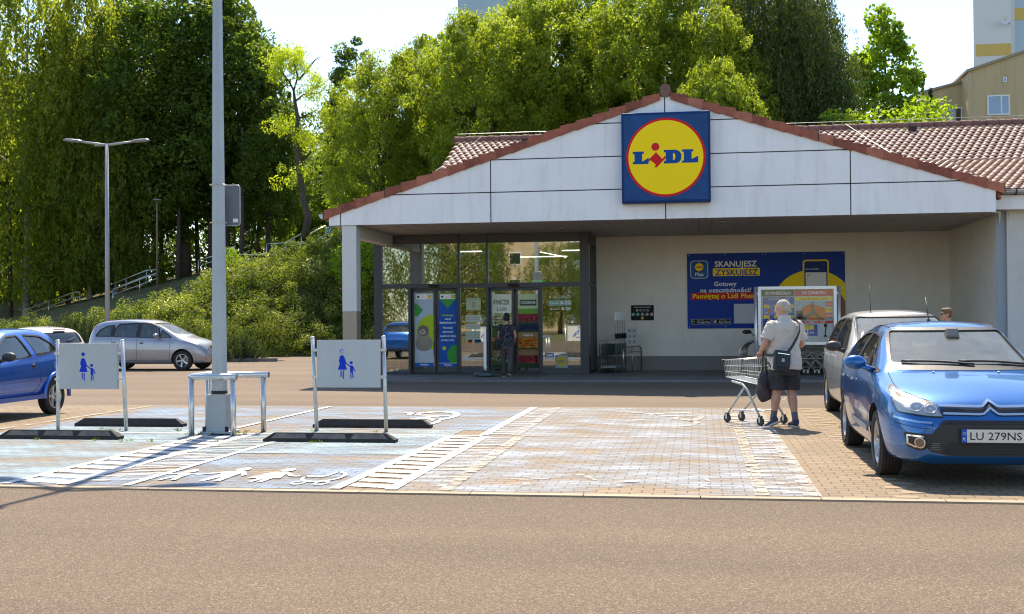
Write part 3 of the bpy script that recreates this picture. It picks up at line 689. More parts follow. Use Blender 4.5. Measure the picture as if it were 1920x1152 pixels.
# ------------------------------------------------------------------ foliage
def leaf_mat(name, c1, c2, c3=None, trans=.5, rough=.5, spec=.35):
    m = bpy.data.materials.new(name); m.use_nodes = True; n, l = nt(m); B = n['Principled BSDF']; out = n['Material Output']
    at = n.new('ShaderNodeAttribute'); at.attribute_name = 'tone'
    r = n.new('ShaderNodeValToRGB'); e = r.color_ramp.elements; e[0].color = (*c1, 1); e[1].color = (*c2, 1)
    if c3: e[1].position = .88; x = e.new(1.0); x.color = (*c3, 1)
    l.new(at.outputs['Fac'], r.inputs[0]); l.new(r.outputs[0], B.inputs['Base Color'])
    B.inputs['Roughness'].default_value = rough; B.inputs['Specular IOR Level'].default_value = spec
    t = n.new('ShaderNodeBsdfTranslucent'); g = n.new('ShaderNodeMix'); g.data_type = 'RGBA'; g.blend_type = 'MULTIPLY'; g.inputs[0].default_value = 1
    l.new(r.outputs[0], g.inputs[6]); g.inputs[7].default_value = (1.45, 1.6, .6, 1); l.new(g.outputs[2], t.inputs[0])
    mx = n.new('ShaderNodeMixShader'); mx.inputs[0].default_value = trans; l.new(B.outputs[0], mx.inputs[1]); l.new(t.outputs[0], mx.inputs[2]); l.new(mx.outputs[0], out.inputs[0])
    return m
def leaf_mesh(name, P, A, N, L, W, tone, mat):
    """P centres, A long axes, N normals, L length, W width, all numpy arrays"""
    A = A / np.linalg.norm(A, axis=1, keepdims=True); S = np.cross(A, N); S /= np.maximum(np.linalg.norm(S, axis=1, keepdims=True), 1e-6)
    L = np.broadcast_to(L, len(P))[:, None]; W = np.broadcast_to(W, len(P))[:, None]
    v = np.stack([P - A * L / 2, P + S * W / 2 - A * L * .08, P + A * L / 2, P - S * W / 2 - A * L * .08], 1).reshape(-1, 3)
    n = len(P); me = bpy.data.meshes.new(name)
    me.vertices.add(4 * n); me.vertices.foreach_set('co', v.astype(np.float32).ravel())
    me.loops.add(4 * n); me.loops.foreach_set('vertex_index', np.arange(4 * n, dtype=np.int32))
    me.polygons.add(n); me.polygons.foreach_set('loop_start', np.arange(0, 4 * n, 4, dtype=np.int32)); me.polygons.foreach_set('loop_total', np.full(n, 4, dtype=np.int32))
    me.update(calc_edges=True)
    a = me.attributes.new('tone', 'FLOAT', 'POINT'); a.data.foreach_set('value', np.repeat(np.clip(tone, 0, 1), 4).astype(np.float32))
    me.materials.append(mat); return me
def rdirs(rg, n):
    d = rg.normal(size=(n, 3)); return d / np.linalg.norm(d, axis=1, keepdims=True)
def clump_leaves(rg, C, Rr, per, L, flat=.75, droop=.25, tonevar=.25):
    """leaves crowd the outside of each clump"""
    n = len(C); k = per; c = np.repeat(C, k, 0); rr = np.repeat(Rr, k)
    d = rdirs(rg, n * k); rad = rr * (0.45 + .6 * rg.random(n * k) ** .6)
    P = c + d * rad[:, None] * np.array([1, 1, flat])
    A = rdirs(rg, n * k) + d * .6; A[:, 2] -= droop
    N = rdirs(rg, n * k) + d * .8 + np.array([0, 0, .7])
    tone = np.repeat(rg.random(n) * .55, k) + rg.random(n * k) * .45
    Ls = L * (.7 + .6 * rg.random(n * k))
    return P, A, N, Ls, tone
def crown_points(rg, n, prof, H, Rm, inner=.45):
    """clump centres through a crown whose radius at relative height h follows prof"""
    hs = []; pr = np.array(prof)
    while len(hs) < n:
        h = rg.random()
        if rg.random() < np.interp(h, pr[:, 0], pr[:, 1]) ** 1.3 + .06: hs.append(h)
    hs = np.array(hs); rad = np.interp(hs, pr[:, 0], pr[:, 1]) * Rm
    a = rg.random(n) * 2 * PI; lob = 1 + .16 * np.sin(3 * a + 5 * hs) + .12 * np.sin(5 * a - 9 * hs + 1)
    lob = lob * np.where(rg.random(n) < .14, rg.uniform(1.0, 1.25, n), 1); q = (inner + (1 - inner) * rg.random(n) ** .45) * rad * lob
    return np.stack([q * np.cos(a), q * np.sin(a), hs * H], 1)
def wood(rg, mb, base, tips, r0, mat, topz, bend=.5, lean=(0, 0), split=.25, nl=26):
    """tapered trunk and limbs reaching to some of the clumps"""
    base = Vector(base); pts = []; K = 8; hx = hy = 0
    for i in range(K + 1):
        t = i / K; hx += rg.normal() * bend * .12; hy += rg.normal() * bend * .12
        pts.append(base + Vector((hx + lean[0] * t, hy + lean[1] * t, topz * t - .3 * (i == 0))))
    mb.tube(pts, [r0 * (1.25 if i == 0 else 1 - .85 * i / K) for i in range(K + 1)], mat, 9)
    idx = rg.permutation(len(tips))[:nl]
    for j in idx:
        tip = Vector(tips[j]); t = min(.92, max(split, (tip.z / max(topz, .1)) * .72)); k = t * K; i = int(k)
        s0 = pts[i].lerp(pts[min(i + 1, K)], k - i); mid = s0.lerp(tip, .5) + Vector((rg.normal() * .3, rg.normal() * .3, .25 + rg.random() * .4))
        r = r0 * (1 - .85 * t) * .5
        mb.tube([s0, s0.lerp(mid, .5) + Vector((0, 0, .1)), mid, mid.lerp(tip, .6), tip], [r, r * .8, r * .6, r * .35, r * .12], mat, 5)
M_BARK = pm('bark', (.075, .058, .042), .9, bump=.8, bscale=14, var=.35, vscale=3)
M_BIRCH = pm('birch_bark', (.42, .40, .36), .8, bump=.5, bscale=10, var=.65, vscale=6)
M_LF_DARK = leaf_mat('dark_leaves', (.045, .080, .013), (.15, .20, .032), (.30, .34, .06), .6)
M_LF_BOX = leaf_mat('yellow_green_leaves', (.13, .165, .016), (.33, .37, .042), (.54, .53, .10), .6)
M_LF_BIRCH = leaf_mat('birch_leaves', (.10, .125, .018), (.30, .32, .045), (.52, .50, .09), .68)
M_LF_WEEP = leaf_mat('grey_green_leaves', (.040, .060, .016), (.10, .125, .032), (.17, .19, .055), .42)
M_LF_MAPLE = leaf_mat('fresh_green_leaves', (.12, .18, .014), (.27, .35, .03), (.46, .50, .07), .62)
M_LF_YEL = leaf_mat('yellow_leaves', (.26, .31, .02), (.50, .54, .05), (.72, .70, .12), .6)
M_LF_ROSE = leaf_mat('rose_leaves', (.035, .062, .013), (.24, .26, .05), (.62, .60, .33), .5, .55, .22)
M_NEEDLE = leaf_mat('pine_needles', (.045, .075, .018), (.13, .16, .04), (.2, .23, .07), .3)
M_SPRUCE = leaf_mat('blue_spruce_needles', (.035, .055, .045), (.09, .12, .10), None, .2)

def px_at(px, Y, dz=0.0):
    X = Y * math.tan(-yaw + math.atan((px - 960) / FPX)); return X
KIND = {}
def tree_kind(key, seed, H, Rm, prof, nc, per, L, wr, mat, bark, cb=.0, rc=(.7, 1.3), flat=.8, droop=.3, r0=.28, lean=(0, 0), nl=26, bend=.6):
    rg = np.random.default_rng(seed)
    C = crown_points(rg, nc, prof, H * (1 - cb), Rm); C[:, 2] += H * cb
    Rr = rg.uniform(rc[0], rc[1], nc) * Rm / 5
    P, A, N, Ls, tone = clump_leaves(rg, C, Rr, per, L, flat, droop)
    crown = leaf_mesh('crown', P, A, N, Ls, Ls * wr, tone, mat)
    mb = MB(); wood(rg, mb, (0, 0, 0), [tuple(c) for c in C], r0, bark, H * .9, bend, lean, nl=nl)
    tr = mb.build('trunk', bark); tm = tr.data; bpy.data.objects.remove(tr)
    KIND[key] = (crown, tm)
def weep_kind(key, seed, H, Rm, prof, ns, slen, per, L, wr, mat, bark, cb=.15, r0=.25, sway=.25, nl=40, lean=(0, 0), inner=.2):
    rg = np.random.default_rng(seed)
    C = crown_points(rg, ns, prof, H * (1 - cb), Rm, inner); C[:, 2] += H * cb
    sl_ = rg.uniform(.35, 1, ns) * slen; sl_ = np.minimum(sl_, np.maximum(C[:, 2] - .6, .3))
    t = np.tile(np.linspace(0, 1, per), ns); c = np.repeat(C, per, 0); s2 = np.repeat(sl_, per)
    out = C[:, :2] / np.maximum(np.linalg.norm(C[:, :2], axis=1, keepdims=True), .1)
    o2 = np.repeat(out, per, 0); swd = np.repeat(rg.normal(size=(ns, 2)), per, 0) * sway
    P = c.copy(); arc = np.sin(np.minimum(t * 2.2, 1) * PI / 2)
    P[:, :2] += (o2 * .55 + swd) * (arc * np.minimum(s2, 1.6) * .5)[:, None]; P[:, 2] -= s2 * (t ** 1.15) - .25 * arc
    P += rg.normal(size=P.shape) * L * .45
    A = rdirs(rg, len(P)) * .7; A[:, 2] -= .9
    N = rdirs(rg, len(P)); tone = np.repeat(rg.random(ns) * .6, per) + rg.random(len(P)) * .4
    Ls = L * rg.uniform(.7, 1.3, len(P))
    crown = leaf_mesh('crown', P, A, N, Ls, Ls * wr, tone, mat)
    mb = MB(); wood(rg, mb, (0, 0, 0), [tuple(q) for q in C], r0, bark, H * .93, .8, lean, nl=nl)
    tr = mb.build('trunk', bark); tm = tr.data; bpy.data.objects.remove(tr); KIND[key] = (crown, tm)
def plant(key, name, label, px, Y, top_py, sc=None, rz=0, group=None, cat='tree', width=None, X=None, H=None, zofs=0):
    X = px_at(px, Y) if X is None else X; z = hz(X, Y) - .1 + zofs
    cr, tm = KIND[key]; KH = KH_[key]
    D = -(X * math.sin(yaw)) * 1.0 + Y * math.cos(yaw)
    if H is None: H = 1.55 + (597 - top_py) / FPX * D - z
    s = H / KH
    t = thing(name, label, cat, (X, Y, z), rz, group); t.scale = (s * (width or 1), s * (width or 1), s)
    for nm, me in (('trunk', tm), ('crown', cr)):
        o = bpy.data.objects.new(nm, me); COL.objects.link(o); o.parent = t
    return t
KH_ = dict(maple=20, maple2=20, box=12, box2=12, birch=22, weep=14, fresh=11, yellow=15, dark=18, bush=4, shrub=4, wil=12)
egg = [(0, .35), (.12, .75), (.35, 1), (.6, .92), (.82, .62), (1, .12)]
col_ = [(0, .5), (.15, .85), (.5, 1), (.75, .8), (1, .15)]
tree_kind('maple', 1, 20, 5.2, egg, 520, 88, .25, .75, M_LF_DARK, M_BARK, .14, (.45, 1.15), r0=.34)
tree_kind('maple2', 2, 20, 4.6, col_, 480, 88, .25, .75, M_LF_DARK, M_BARK, .2, (.45, 1.1), r0=.3)
tree_kind('box', 3, 12, 4.0, [(0, .6), (.2, .95), (.5, 1), (.75, .8), (1, .3)], 760, 105, .17, .45, M_LF_BOX, M_BARK, .12, (.28, .78), 1.0, .8, r0=.24, nl=45)
tree_kind('box2', 4, 12, 3.6, [(0, .5), (.25, .8), (.5, 1), (.8, .75), (1, .25)], 720, 105, .17, .45, M_LF_BOX, M_BARK, .1, (.28, .78), 1.0, .8, r0=.22, nl=45)
weep_kind('birch', 5, 22, 4.6, [(0, .65), (.3, 1), (.6, .85), (.85, .55), (1, .1)], 2300, 2.0, 20, .26, .5, M_LF_BIRCH, M_BIRCH, .06, .2, nl=9, sway=.7)
weep_kind('weep', 6, 14, 3.6, [(0, .8), (.3, 1), (.6, .98), (.85, .75), (1, .3)], 3200, 3.4, 36, .19, .36, M_LF_WEEP, M_BARK, .08, .26)
tree_kind('fresh', 7, 11, 2.7, [(0, .75), (.2, 1), (.45, .85), (.7, .6), (1, .1)], 230, 75, .22, .85, M_LF_MAPLE, M_BARK, .12, (.6, 1.2), r0=.16, nl=30)
tree_kind('dark', 8, 18, 3.6, [(0, .8), (.3, 1), (.6, .7), (.85, .45), (1, .1)], 170, 150, .25, .7, M_LF_DARK, M_BARK, .15, (.7, 1.3), r0=.26, nl=40)
tree_kind('bush', 9, 4, 2.2, [(0, .8), (.3, 1), (.7, .8), (1, .3)], 60, 130, .16, .7, M_LF_MAPLE, M_BARK, .0, (.9, 1.6), r0=.05)
tree_kind('shrub', 19, 4, 2.3, [(0, .9), (.3, 1), (.6, .75), (1, .25)], 90, 100, .13, .6, M_LF_ROSE, M_BARK, .0, (.5, 1.7), r0=.05)
weep_kind('wil', 10, 12, 5.0, [(0, .8), (.3, 1), (.6, .98), (.85, .75), (1, .3)], 1200, 4, 22, .3, .3, M_LF_BIRCH, M_BARK, .18, .3)
gB = 'tall broadleaf trees on the bank left of the shop'
for px, Y, top, kd, rz, w, lab in (
    (-75, 108, 40, 'maple', .3, 1.0, 'dark broadleaf tree at the far left edge behind the birches'),
    (262, 106, -30, 'maple2', 1.2, .95, 'dark maple rising between the birches and the three-armed lamp post'),
    (345, 102, -75, 'maple', 2.2, 1.05, 'large dark maple behind the tall grey pole, its crown left of the pole'),
    (425, 101, -20, 'maple2', 4.1, 1.0, 'dark maple right of the tall grey pole, its edge against the sky'),
    (505, 100, 150, 'maple', 5.0, .9, 'lower maple behind the stairs, left of the crooked yellow tree'),
    (120, 118, 95, 'maple', 3.3, 1.1, 'dark tree behind the white-barked birches'),
    (600, 108, 330, 'maple2', .9, 1.5, 'low dark tree behind the top of the stairs'),
    (555, 112, 270, 'maple', 2.9, 1.2, 'low dark tree directly behind the crooked yellow tree'),
    (15, 116, 150, 'maple2', 1.9, 1.2, 'dark tree low at the left edge above the blue hatchback')):
    plant(kd, 'maple_tree', lab, px, Y, top, rz=rz, group=gB, width=w)
plant('birch', 'birch_tree', 'drooping white-barked birch at the left edge of the photo', 45, 98, -100, rz=.4, group='birches on the left')
plant('birch', 'birch_tree', 'drooping birch above the three-armed lamp post, yellow-green top', 165, 99, -60, rz=2.4, group='birches on the left', width=.85)
plant('birch', 'birch_tree', 'lower birch spreading behind the lamp heads', 222, 98.5, 75, rz=4.0, group='birches on the left', width=.9)
plant('dark', 'dark_tree', 'dark narrow tree between the crooked yellow tree and the yellow-green trees', 668, 92, 68, rz=.5)
gX = 'yellow-green trees behind the shop'
for px, Y, top, kd, rz, w, lab in (
    (725, 58, 105, 'box', 0, .95, 'yellow-green tree with the leftmost crown behind the low roof corner'),
    (815, 60, 70, 'box2', 1.3, 1.0, 'yellow-green tree behind the left gable slope, second from the left'),
    (905, 56, 25, 'box', 2.6, .95, 'yellow-green tree in front of the pale tower top'),
    (1010, 59, -15, 'box2', 4.0, 1.05, 'yellow-green tree between the pale tower and the gable peak'),
    (1110, 62, -40, 'box', 5.2, 1.0, 'tall yellow-green tree left of the gable peak'),
    (1205, 57, -30, 'box2', .8, .95, 'yellow-green tree right behind the gable peak'),
    (1300, 58, -35, 'box', 3.6, .9, 'yellow-green tree just right of the gable peak, beside the weeping tree'),
    (1345, 52, 120, 'box2', 2.0, .8, 'low yellow-green tree in front of the weeping tree')):
    plant(kd, 'box_elder', lab, px, Y, top, rz=rz, group=gX, width=w)
plant('weep', 'weeping_tree', 'dark weeping tree with long hanging branches right of the gable peak', 1440, 60, -70, rz=.2, group='dark weeping trees')
plant('weep', 'weeping_tree', 'dark weeping tree on the right, next to the fresh green maple', 1508, 62, -25, rz=2.8, group='dark weeping trees', width=.68)
plant('fresh', 'green_maple', 'fresh green maple alone against the sky left of the ochre house', 1662, 70, 12, rz=1.0, width=.92)
plant('bush', 'young_maple', 'pale green young tree at the foot of the fresh green maple', 1615, 56, 215, rz=1.0)
plant('bush', 'young_maple', 'pale green young tree beside the ochre house wall', 1705, 58, 200, rz=3.0)
# crooked yellow tree
rg = np.random.default_rng(21); X0 = px_at(572, 86); z0 = hz(X0, 86)
t = thing('crooked_tree', 'crooked thin tree with sparse yellow leaves against the sky', 'tree', (X0, 86, z0))
def yy(px, py): return Vector(((px - 572) / FPX * 88, 0, 1.55 + (599 - py) / FPX * 87 - z0))
mb = MB(); tr_ = [yy(572, 440), yy(580, 400), yy(570, 370), yy(562, 300), yy(556, 250), yy(560, 210), yy(554, 175), yy(552, 155)]
mb.tube(tr_, [.34, .3, .27, .23, .2, .17, .13, .1], M_BARK, 10)
br = [[yy(552, 155), yy(540, 135), yy(528, 112), yy(518, 95)], [yy(552, 155), yy(562, 130), yy(556, 100), yy(548, 82)], [yy(562, 135), yy(580, 112), yy(592, 96), yy(602, 88)], [yy(556, 175), yy(575, 165), yy(600, 158)], [yy(564, 290), yy(585, 272), yy(610, 262), yy(630, 262)], [yy(556, 250), yy(540, 235), yy(520, 228)], [yy(560, 210), yy(585, 200), yy(605, 190)]]
for b in br:
    b = [p + Vector((0, rg.normal() * .25 * i, 0)) for i, p in enumerate(b)]; mb.tube(b, [.09 * (1 - .75 * i / (len(b) - 1)) for i in range(len(b))], M_BARK, 6)
mb.build('trunk', M_BARK, t)
C = [];
for cx, cy, rx, ry, n in ((530, 95, 26, 20, 16), (555, 85, 22, 16, 10), (565, 112, 22, 22, 12), (598, 145, 14, 24, 9), (520, 120, 14, 16, 6), (585, 165, 24, 14, 7), (540, 225, 24, 26, 10), (590, 250, 30, 24, 12), (560, 320, 30, 26, 9), (610, 200, 10, 18, 5)):
    for k in range(n):
        p = yy(cx + rg.normal() * rx * .55, cy + rg.normal() * ry * .55); C.append((p.x, rg.normal() * .9, p.z))
C = np.array(C); P, A, N, Ls, tone = clump_leaves(rg, C, rg.uniform(.35, .8, len(C)), 110, .2, 1, .8)
me = leaf_mesh('crown', P, A, N, Ls, Ls * .38, tone, M_LF_YEL); o = bpy.data.objects.new('crown', me); COL.objects.link(o); o.parent = t
# small blue spruce by the ochre house
rg = np.random.default_rng(5); X0 = px_at(1748, 62); z0 = hz(X0, 62)
t = thing('spruce', 'small blue-grey spruce in front of the ochre house', 'tree', (X0, 62, z0)); Hs = 1.55 + (590 - 192) / FPX * 64 - z0
mb = MB(); mb.tube([(0, 0, -.2), (0, 0, Hs)], [.1, .012], M_BARK, 7); mb.build('trunk', M_BARK, t)
P = []; A = []
for k in range(230):
    h = rg.random() ** .8; zz = Hs * (.12 + .86 * h); ln = (1 - h) * 1.35 + .08; a = rg.random() * 2 * PI
    for q in range(46):
        u = rg.random(); P.append((math.cos(a) * ln * u + rg.normal() * .04, math.sin(a) * ln * u + rg.normal() * .04, zz - .22 * ln * u + rg.normal() * .05)); A.append((math.cos(a) + rg.normal() * .5, math.sin(a) + rg.normal() * .5, -.1 + rg.normal() * .4))
me = leaf_mesh('crown', np.array(P), np.array(A), rdirs(rg, len(P)), .13, .035, rg.random(len(P)), M_SPRUCE); o = bpy.data.objects.new('crown', me); COL.objects.link(o); o.parent = t

# dense wild rose bushes over the whole bank: nobody could count them
rg = np.random.default_rng(33); C = []; Rr = []
def add_clumps(n, x0, x1, y0, y1, h0, h1):
    x = rg.uniform(x0, x1, n); y = rg.uniform(y0, y1, n); zz = hill(x, y) + rg.uniform(h0, h1, n); C.append(np.stack([x, y, zz], 1)); Rr.append(rg.uniform(.32, .62, n))
for (a, b, n) in ((-36, -9.2, 1.0), (-62, -36, .9)):
    w = b - a
    add_clumps(int(w * 7 * n), a, b, 48.6, 51.5, .15, 1.25); add_clumps(int(w * 6 * n), a, b, 48.45, 49.2, .2, .9)
    if b > -20: add_clumps(420, -25, b, 50, 59, .4, 1.6)
    add_clumps(int(w * 10 * n), a, b, 50.5, 55.5, .2, 1.1); add_clumps(int(w * 5 * n), a, b, 55, 60, .1, .7)
C = np.concatenate(C); Rr = np.concatenate(Rr)
P, A, N, Ls, tone = clump_leaves(rg, C, Rr, 190, .115, .95, .0)
pn = np.sin(P[:, 0] * .9 + 1.3 * np.sin(P[:, 1] * .7)) * np.cos(P[:, 0] * .43 - P[:, 2] * 1.7 + 2); tone = np.clip(tone * .8 + .28 * pn + .12, 0, 1)
me = leaf_mesh('rose_bushes', P, A, N, Ls, Ls * .62, tone, M_LF_ROSE); o = bpy.data.objects.new('rose_bushes', me); COL.objects.link(o); tag(o, kind='stuff')
# pink flowers among them
idx = rg.permutation(len(P))[:130]; mb = MB()
for i in idx:
    p = Vector(P[i]) + Vector((0, -.12, .06))
    for k in range(5):
        a = 2 * PI * k / 5; mb.add([p, p + Vector((math.cos(a - .5) * .05, -.02, math.sin(a - .5) * .05)), p + Vector((math.cos(a + .5) * .05, -.02, math.sin(a + .5) * .05))], [(0, 1, 2)], None)
tag(mb.build('rose_flowers', pm('rose_petals', (.6, .12, .22), .6), fixn=False), kind='stuff')
# undergrowth of the wood that closes off the view under the crowns
rg = np.random.default_rng(35); n = 1500
x = rg.uniform(-92, -12, n); y = rg.uniform(113, 121, n); C = np.stack([x, y, hill(x, y) + rg.uniform(0, 13, n) * rg.random(n) ** .5], 1)
P, A, N, Ls, tone = clump_leaves(rg, C, rg.uniform(.7, 1.5, n), 70, .34, .9, .2)
me = leaf_mesh('undergrowth', P, A, N, Ls, Ls * .75, tone, M_LF_DARK); o = bpy.data.objects.new('undergrowth', me); COL.objects.link(o); tag(o, kind='stuff')
for px, Y, top, s, lab in ((525, 103, 405, .8, 'light green bush beside the lower stair landing'), (600, 106, 372, 1, 'light green bush beyond the man on the stairs'), (690, 52, 430, 1, 'leafy bush filling the gap between column and glass entrance'), (436, 58, 462, .6, 'bush at the top of the bank right of the tall grey pole'), (700, 74, 330, 1, 'bush behind the left eave of the shop')):
    plant('bush', 'green_bush', lab, px, Y, top, rz=px, cat='bush', width=s)
for px, Y, top, s, lab in ((345, 48.4, 585, .8, 'upright pale green shoot above the bonnet of the silver car'), (385, 48.6, 590, 1.0, 'pale leafy shrub just left of the tall grey pole at the foot of the bank'), (478, 48.3, 560, .9, 'pale green shrub low on the bank above the dwarf pine'), (540, 48.5, 575, 1.1, 'yellowish shrub low on the bank, midway between grey pole and column'), (605, 48.3, 600, 1.0, 'light shrub at the kerb just left of the white column'), (60, 48.8, 580, 1.0, 'light shrub behind the white hatchback')):
    plant('shrub', 'bank_shrub', lab, px, Y, top, rz=px, cat='shrub', width=s, group='young shrubs at the foot of the bank')
# thin bare trunks of the wood
for i, px in enumerate((20, 60, 128, 150, 215, 250, 290, 305, 335, 372, 395, 455, 485)):
    Y = 97 + (i * 7) % 11; X = px_at(px, Y); z = hz(X, Y); t = thing('tree_trunk', 'slender dark trunk of the wood, number %d seen from the left' % (i + 1) if 0 else 'slender dark trunk standing in the wood behind the railings', 'tree trunk', (X, Y, z), 0, 'trunks in the wood')
    mb = MB(); q = random.uniform(-.5, .5); mb.tube([(0, 0, -.2), (q * .3, 0, 4), (q, .1, 8), (q * 1.4, 0, 12)], [.24, .2, .16, .1], M_BARK, 7); mb.build('trunk', M_BARK, t)

# dwarf pines: upright shoots clothed in needles
def pine(rg, n, rx, ry, h, L=.085):
    P = []; A = []; mb = MB()
    for k in range(n):
        a = rg.random() * 2 * PI; q = rg.random() ** .6; x, y = rx * q * math.cos(a), ry * q * math.sin(a); top = h * (1 - .55 * q * q) * rg.uniform(.7, 1.05); ln = rg.uniform(.35, .6)
        ox, oy = x * .25 + rg.normal() * .03, y * .25 + rg.normal() * .03
        mb.tube([(x * .3, y * .3, 0), (x * .8, y * .8, top * .45), (x, y, max(top - ln, .1)), (x + ox, y + oy, top)], [.02, .016, .012, .006], M_BARK, 4)
        m = 62; u = rg.random(m); px_ = x + ox * u + rg.normal(size=m) * .028; py_ = y + oy * u + rg.normal(size=m) * .028; pz = top - ln + ln * u
        an = rg.random(m) * 2 * PI; P.append(np.stack([px_, py_, pz], 1)); A.append(np.stack([np.cos(an) * .6, np.sin(an) * .6, np.full(m, 1.0)], 1))
    P = np.concatenate(P); A = np.concatenate(A); return leaf_mesh('needles', P, A, rdirs(rg, len(P)), L, L * .22, rg.random(len(P)), M_NEEDLE), mb
rg = np.random.default_rng(40)
pines = (([130, 42.6, 1.9, 'large dwarf pine left of the slim grey lamp post', 1.1]), (166, 42.2, 1.75, 'dwarf pine touching the left side of the slim grey lamp post', .9), (232, 43.3, 1.75, 'dwarf pine right behind the tail of the silver car', .95), (262, 43.6, 1.85, 'dwarf pine above the rear window of the silver car', .8), (300, 43.6, 1.6, 'dwarf pine above the roof of the silver car', .9), (450, 42.1, 1.05, 'low dwarf pine beside the tall grey pole', .95), (338, 43.4, 1.35, 'dwarf pine behind the bonnet of the silver car', .8))
for px, Y, h, lab, r in pines:
    me, mb = pine(rg, int(190 * r), r, r * .7, h); t = thing('dwarf_pine', lab, 'shrub', (px_at(px, Y), Y, .02), 0, 'dwarf pines in the kerbed bed')
    o = bpy.data.objects.new('needles', me); COL.objects.link(o); o.parent = t; mb.build('stems', M_BARK, t)
# weeds and grit in the joints: tufts along the edgings, stops and posts
rg = np.random.default_rng(77); C = []
for x0, x1, y0, y1, n in ((-9, -3.6, 14.0, 14.1, 8), (-9, -3.7, 15.3, 15.6, 9), (-6.8, -6.0, 14.8, 15.4, 16), (-24, -9, 47.8, 48.1, 60), (-24, -16, 41.6, 41.75, 30)):
    C.append(np.stack([rg.uniform(x0, x1, n), rg.uniform(y0, y1, n), np.full(n, .02)], 1))
C = np.concatenate(C); k = 14; c = np.repeat(C, k, 0); d = rg.normal(size=c.shape) * .022; P = c + d; P[:, 2] = .02 + rg.random(len(P)) * .025; A = d * 12; A[:, 2] = .8
me = leaf_mesh('weeds', P, A, rdirs(rg, len(P)), .045, .009, rg.random(len(P)), M_LF_DARK); o = bpy.data.objects.new('weeds', me); COL.objects.link(o); tag(o, kind='stuff')

# ------------------------------------------------------------------ buildings beyond the trees
M_OCHRE = streaks(pm('ochre_render', (.52, .39, .23), .9, bump=.2, bscale=8, var=.06, vscale=.3), .45, (1.2, 1.2, .12))
M_WHB = pm('white_render', (.66, .66, .66), .8, var=.03); M_BLUEB = pm('pale_blue_render', (.42, .52, .60), .8, var=.03)
M_YEL = pm('yellow_band_paint', (.62, .42, .12), .8); M_PVC = pm('window_frame_white', (.75, .76, .76), .4)
M_WING = pm('window_glass_blue', (.10, .17, .30), .05, spec=1.0, coat=1); M_WIND = pm('window_glass_dark', (.03, .04, .03), .05, spec=1, coat=1)
def P3(px, py, Y):
    d = f_ + r_ * ((px - 960) / FPX) - u_ * ((py - 576) / FPX); t = Y / d.y; return Vector((d.x * t, Y, 1.55 + d.z * t))
h = thing('ochre_house', 'ochre rendered house with slanting roof lines and white windows', 'house', (P3(1815, 240, 82).x, 82, 6))
ox, oy, oz = h.location
def L3(px, py, Y): p = P3(px, py, Y); return (p.x - ox, p.z - oz)
mb = MB(); a, b, c = L3(1815, 135, 82), L3(1990, 75, 82), L3(1815, 300, 82)
mb.prism([(a[0], -8), (b[0], -8), b, a], 0, 9, 'xz', M_OCHRE); mb.build('wall', M_OCHRE, h)
mb = MB(); a2, b2 = L3(1733, 174, 84), L3(1815, 152, 84); mb.prism([(a2[0], -8), (b2[0] + .4, -8), (b2[0] + .4, b2[1] + .1), a2], 2, 10, 'xz', M_OCHRE); mb.build('wall', M_OCHRE, h)
mb = MB()
mb.prism([(a[0] - .15, a[1] - .05), (b[0], b[1]), (b[0], b[1] + .16), (a[0] - .15, a[1] + .12)], -.2, 9.1, 'xz', pm('roof_edge_metal', (.30, .25, .18), .6)); mb.prism([(a2[0] - .15, a2[1] - .05), (b2[0] + .3, b2[1] + .05), (b2[0] + .3, b2[1] + .2), (a2[0] - .15, a2[1] + .1)], 1.8, 10.1, 'xz', pm('roof_edge_metal'))
mb.build('roof_edge', None, h)
def win(par, x0, z0, x1, z1, y, split, g1, g2):
    w = MB(); f = .09
    w.b2((x0, y - .06, z0), (x1, y + .05, z0 + f), M_PVC); w.b2((x0, y - .06, z1 - f), (x1, y + .05, z1), M_PVC)
    for x in (x0, x0 + split - f / 2, x1 - f): w.b2((x, y - .06, z0 + f), (x + f, y + .05, z1 - f), M_PVC)
    o = w.build('window', M_PVC, par); m = MB(); m.b2((x0 + f, y - .02, z0 + f), (x0 + split - f / 2, y + .0, z1 - f), g1); m.build('pane', g1, o)
    m = MB(); m.b2((x0 + split + f / 2, y - .02, z0 + f), (x1 - f, y + .0, z1 - f), g2); m.build('pane', g2, o)
p, q = L3(1851, 217, 82), L3(1893, 178, 82); win(h, p[0], p[1], q[0], q[1], -.02, (q[0] - p[0]) * .62, M_WING, M_WING)
p, q = L3(1780, 240, 84), L3(1815, 201, 84); win(h, p[0], p[1], q[0], q[1], 1.98, (q[0] - p[0]) * .65, M_WIND, M_WING)
for px, py, Y, yo in ((1884, 150, 82, 0), (1808, 174, 84, 2)):
    p = L3(px, py, Y); mb = MB(); mb.b2((p[0] - .12, yo - .05, p[1] - .16), (p[0] + .12, yo + .02, p[1] + .16), M_PVC); mb.b2((p[0] - .06, yo - .07, p[1] - .1), (p[0] + .06, yo - .055, p[1] + .1), M_WING); mb.build('vent', M_PVC, h)
t = thing('apartment_tower', 'white apartment tower with yellow bands above the ochre house', 'building', (P3(1826, 130, 140).x, 140, 0)); ox, oy, oz = t.location
p = P3(1826, 0, 140); q = P3(1897, 0, 140); W = q.x - p.x; mb = MB(); mb.prism([(0, 0), (W, 0), (W + 9, 14), (8.5, 14)], 0, 39.6, 'xy', M_WHB); mb.build('wall', M_WHB, t)
mb = MB(); mb.prism([(W + .6, 1.0), (W + 16, 1.0), (W + 25, 14), (W + 9.5, 14)], 0, 52, 'xy', M_BLUEB); mb.build('wall', M_BLUEB, t)
z0, z1 = P3(1830, 106, 140).z, P3(1830, 84, 140).z
mb = MB(); mb.b2((.25, -.05, z0), (W - .05, 0, z1), M_YEL); mb.build('yellow_band', M_YEL, t)
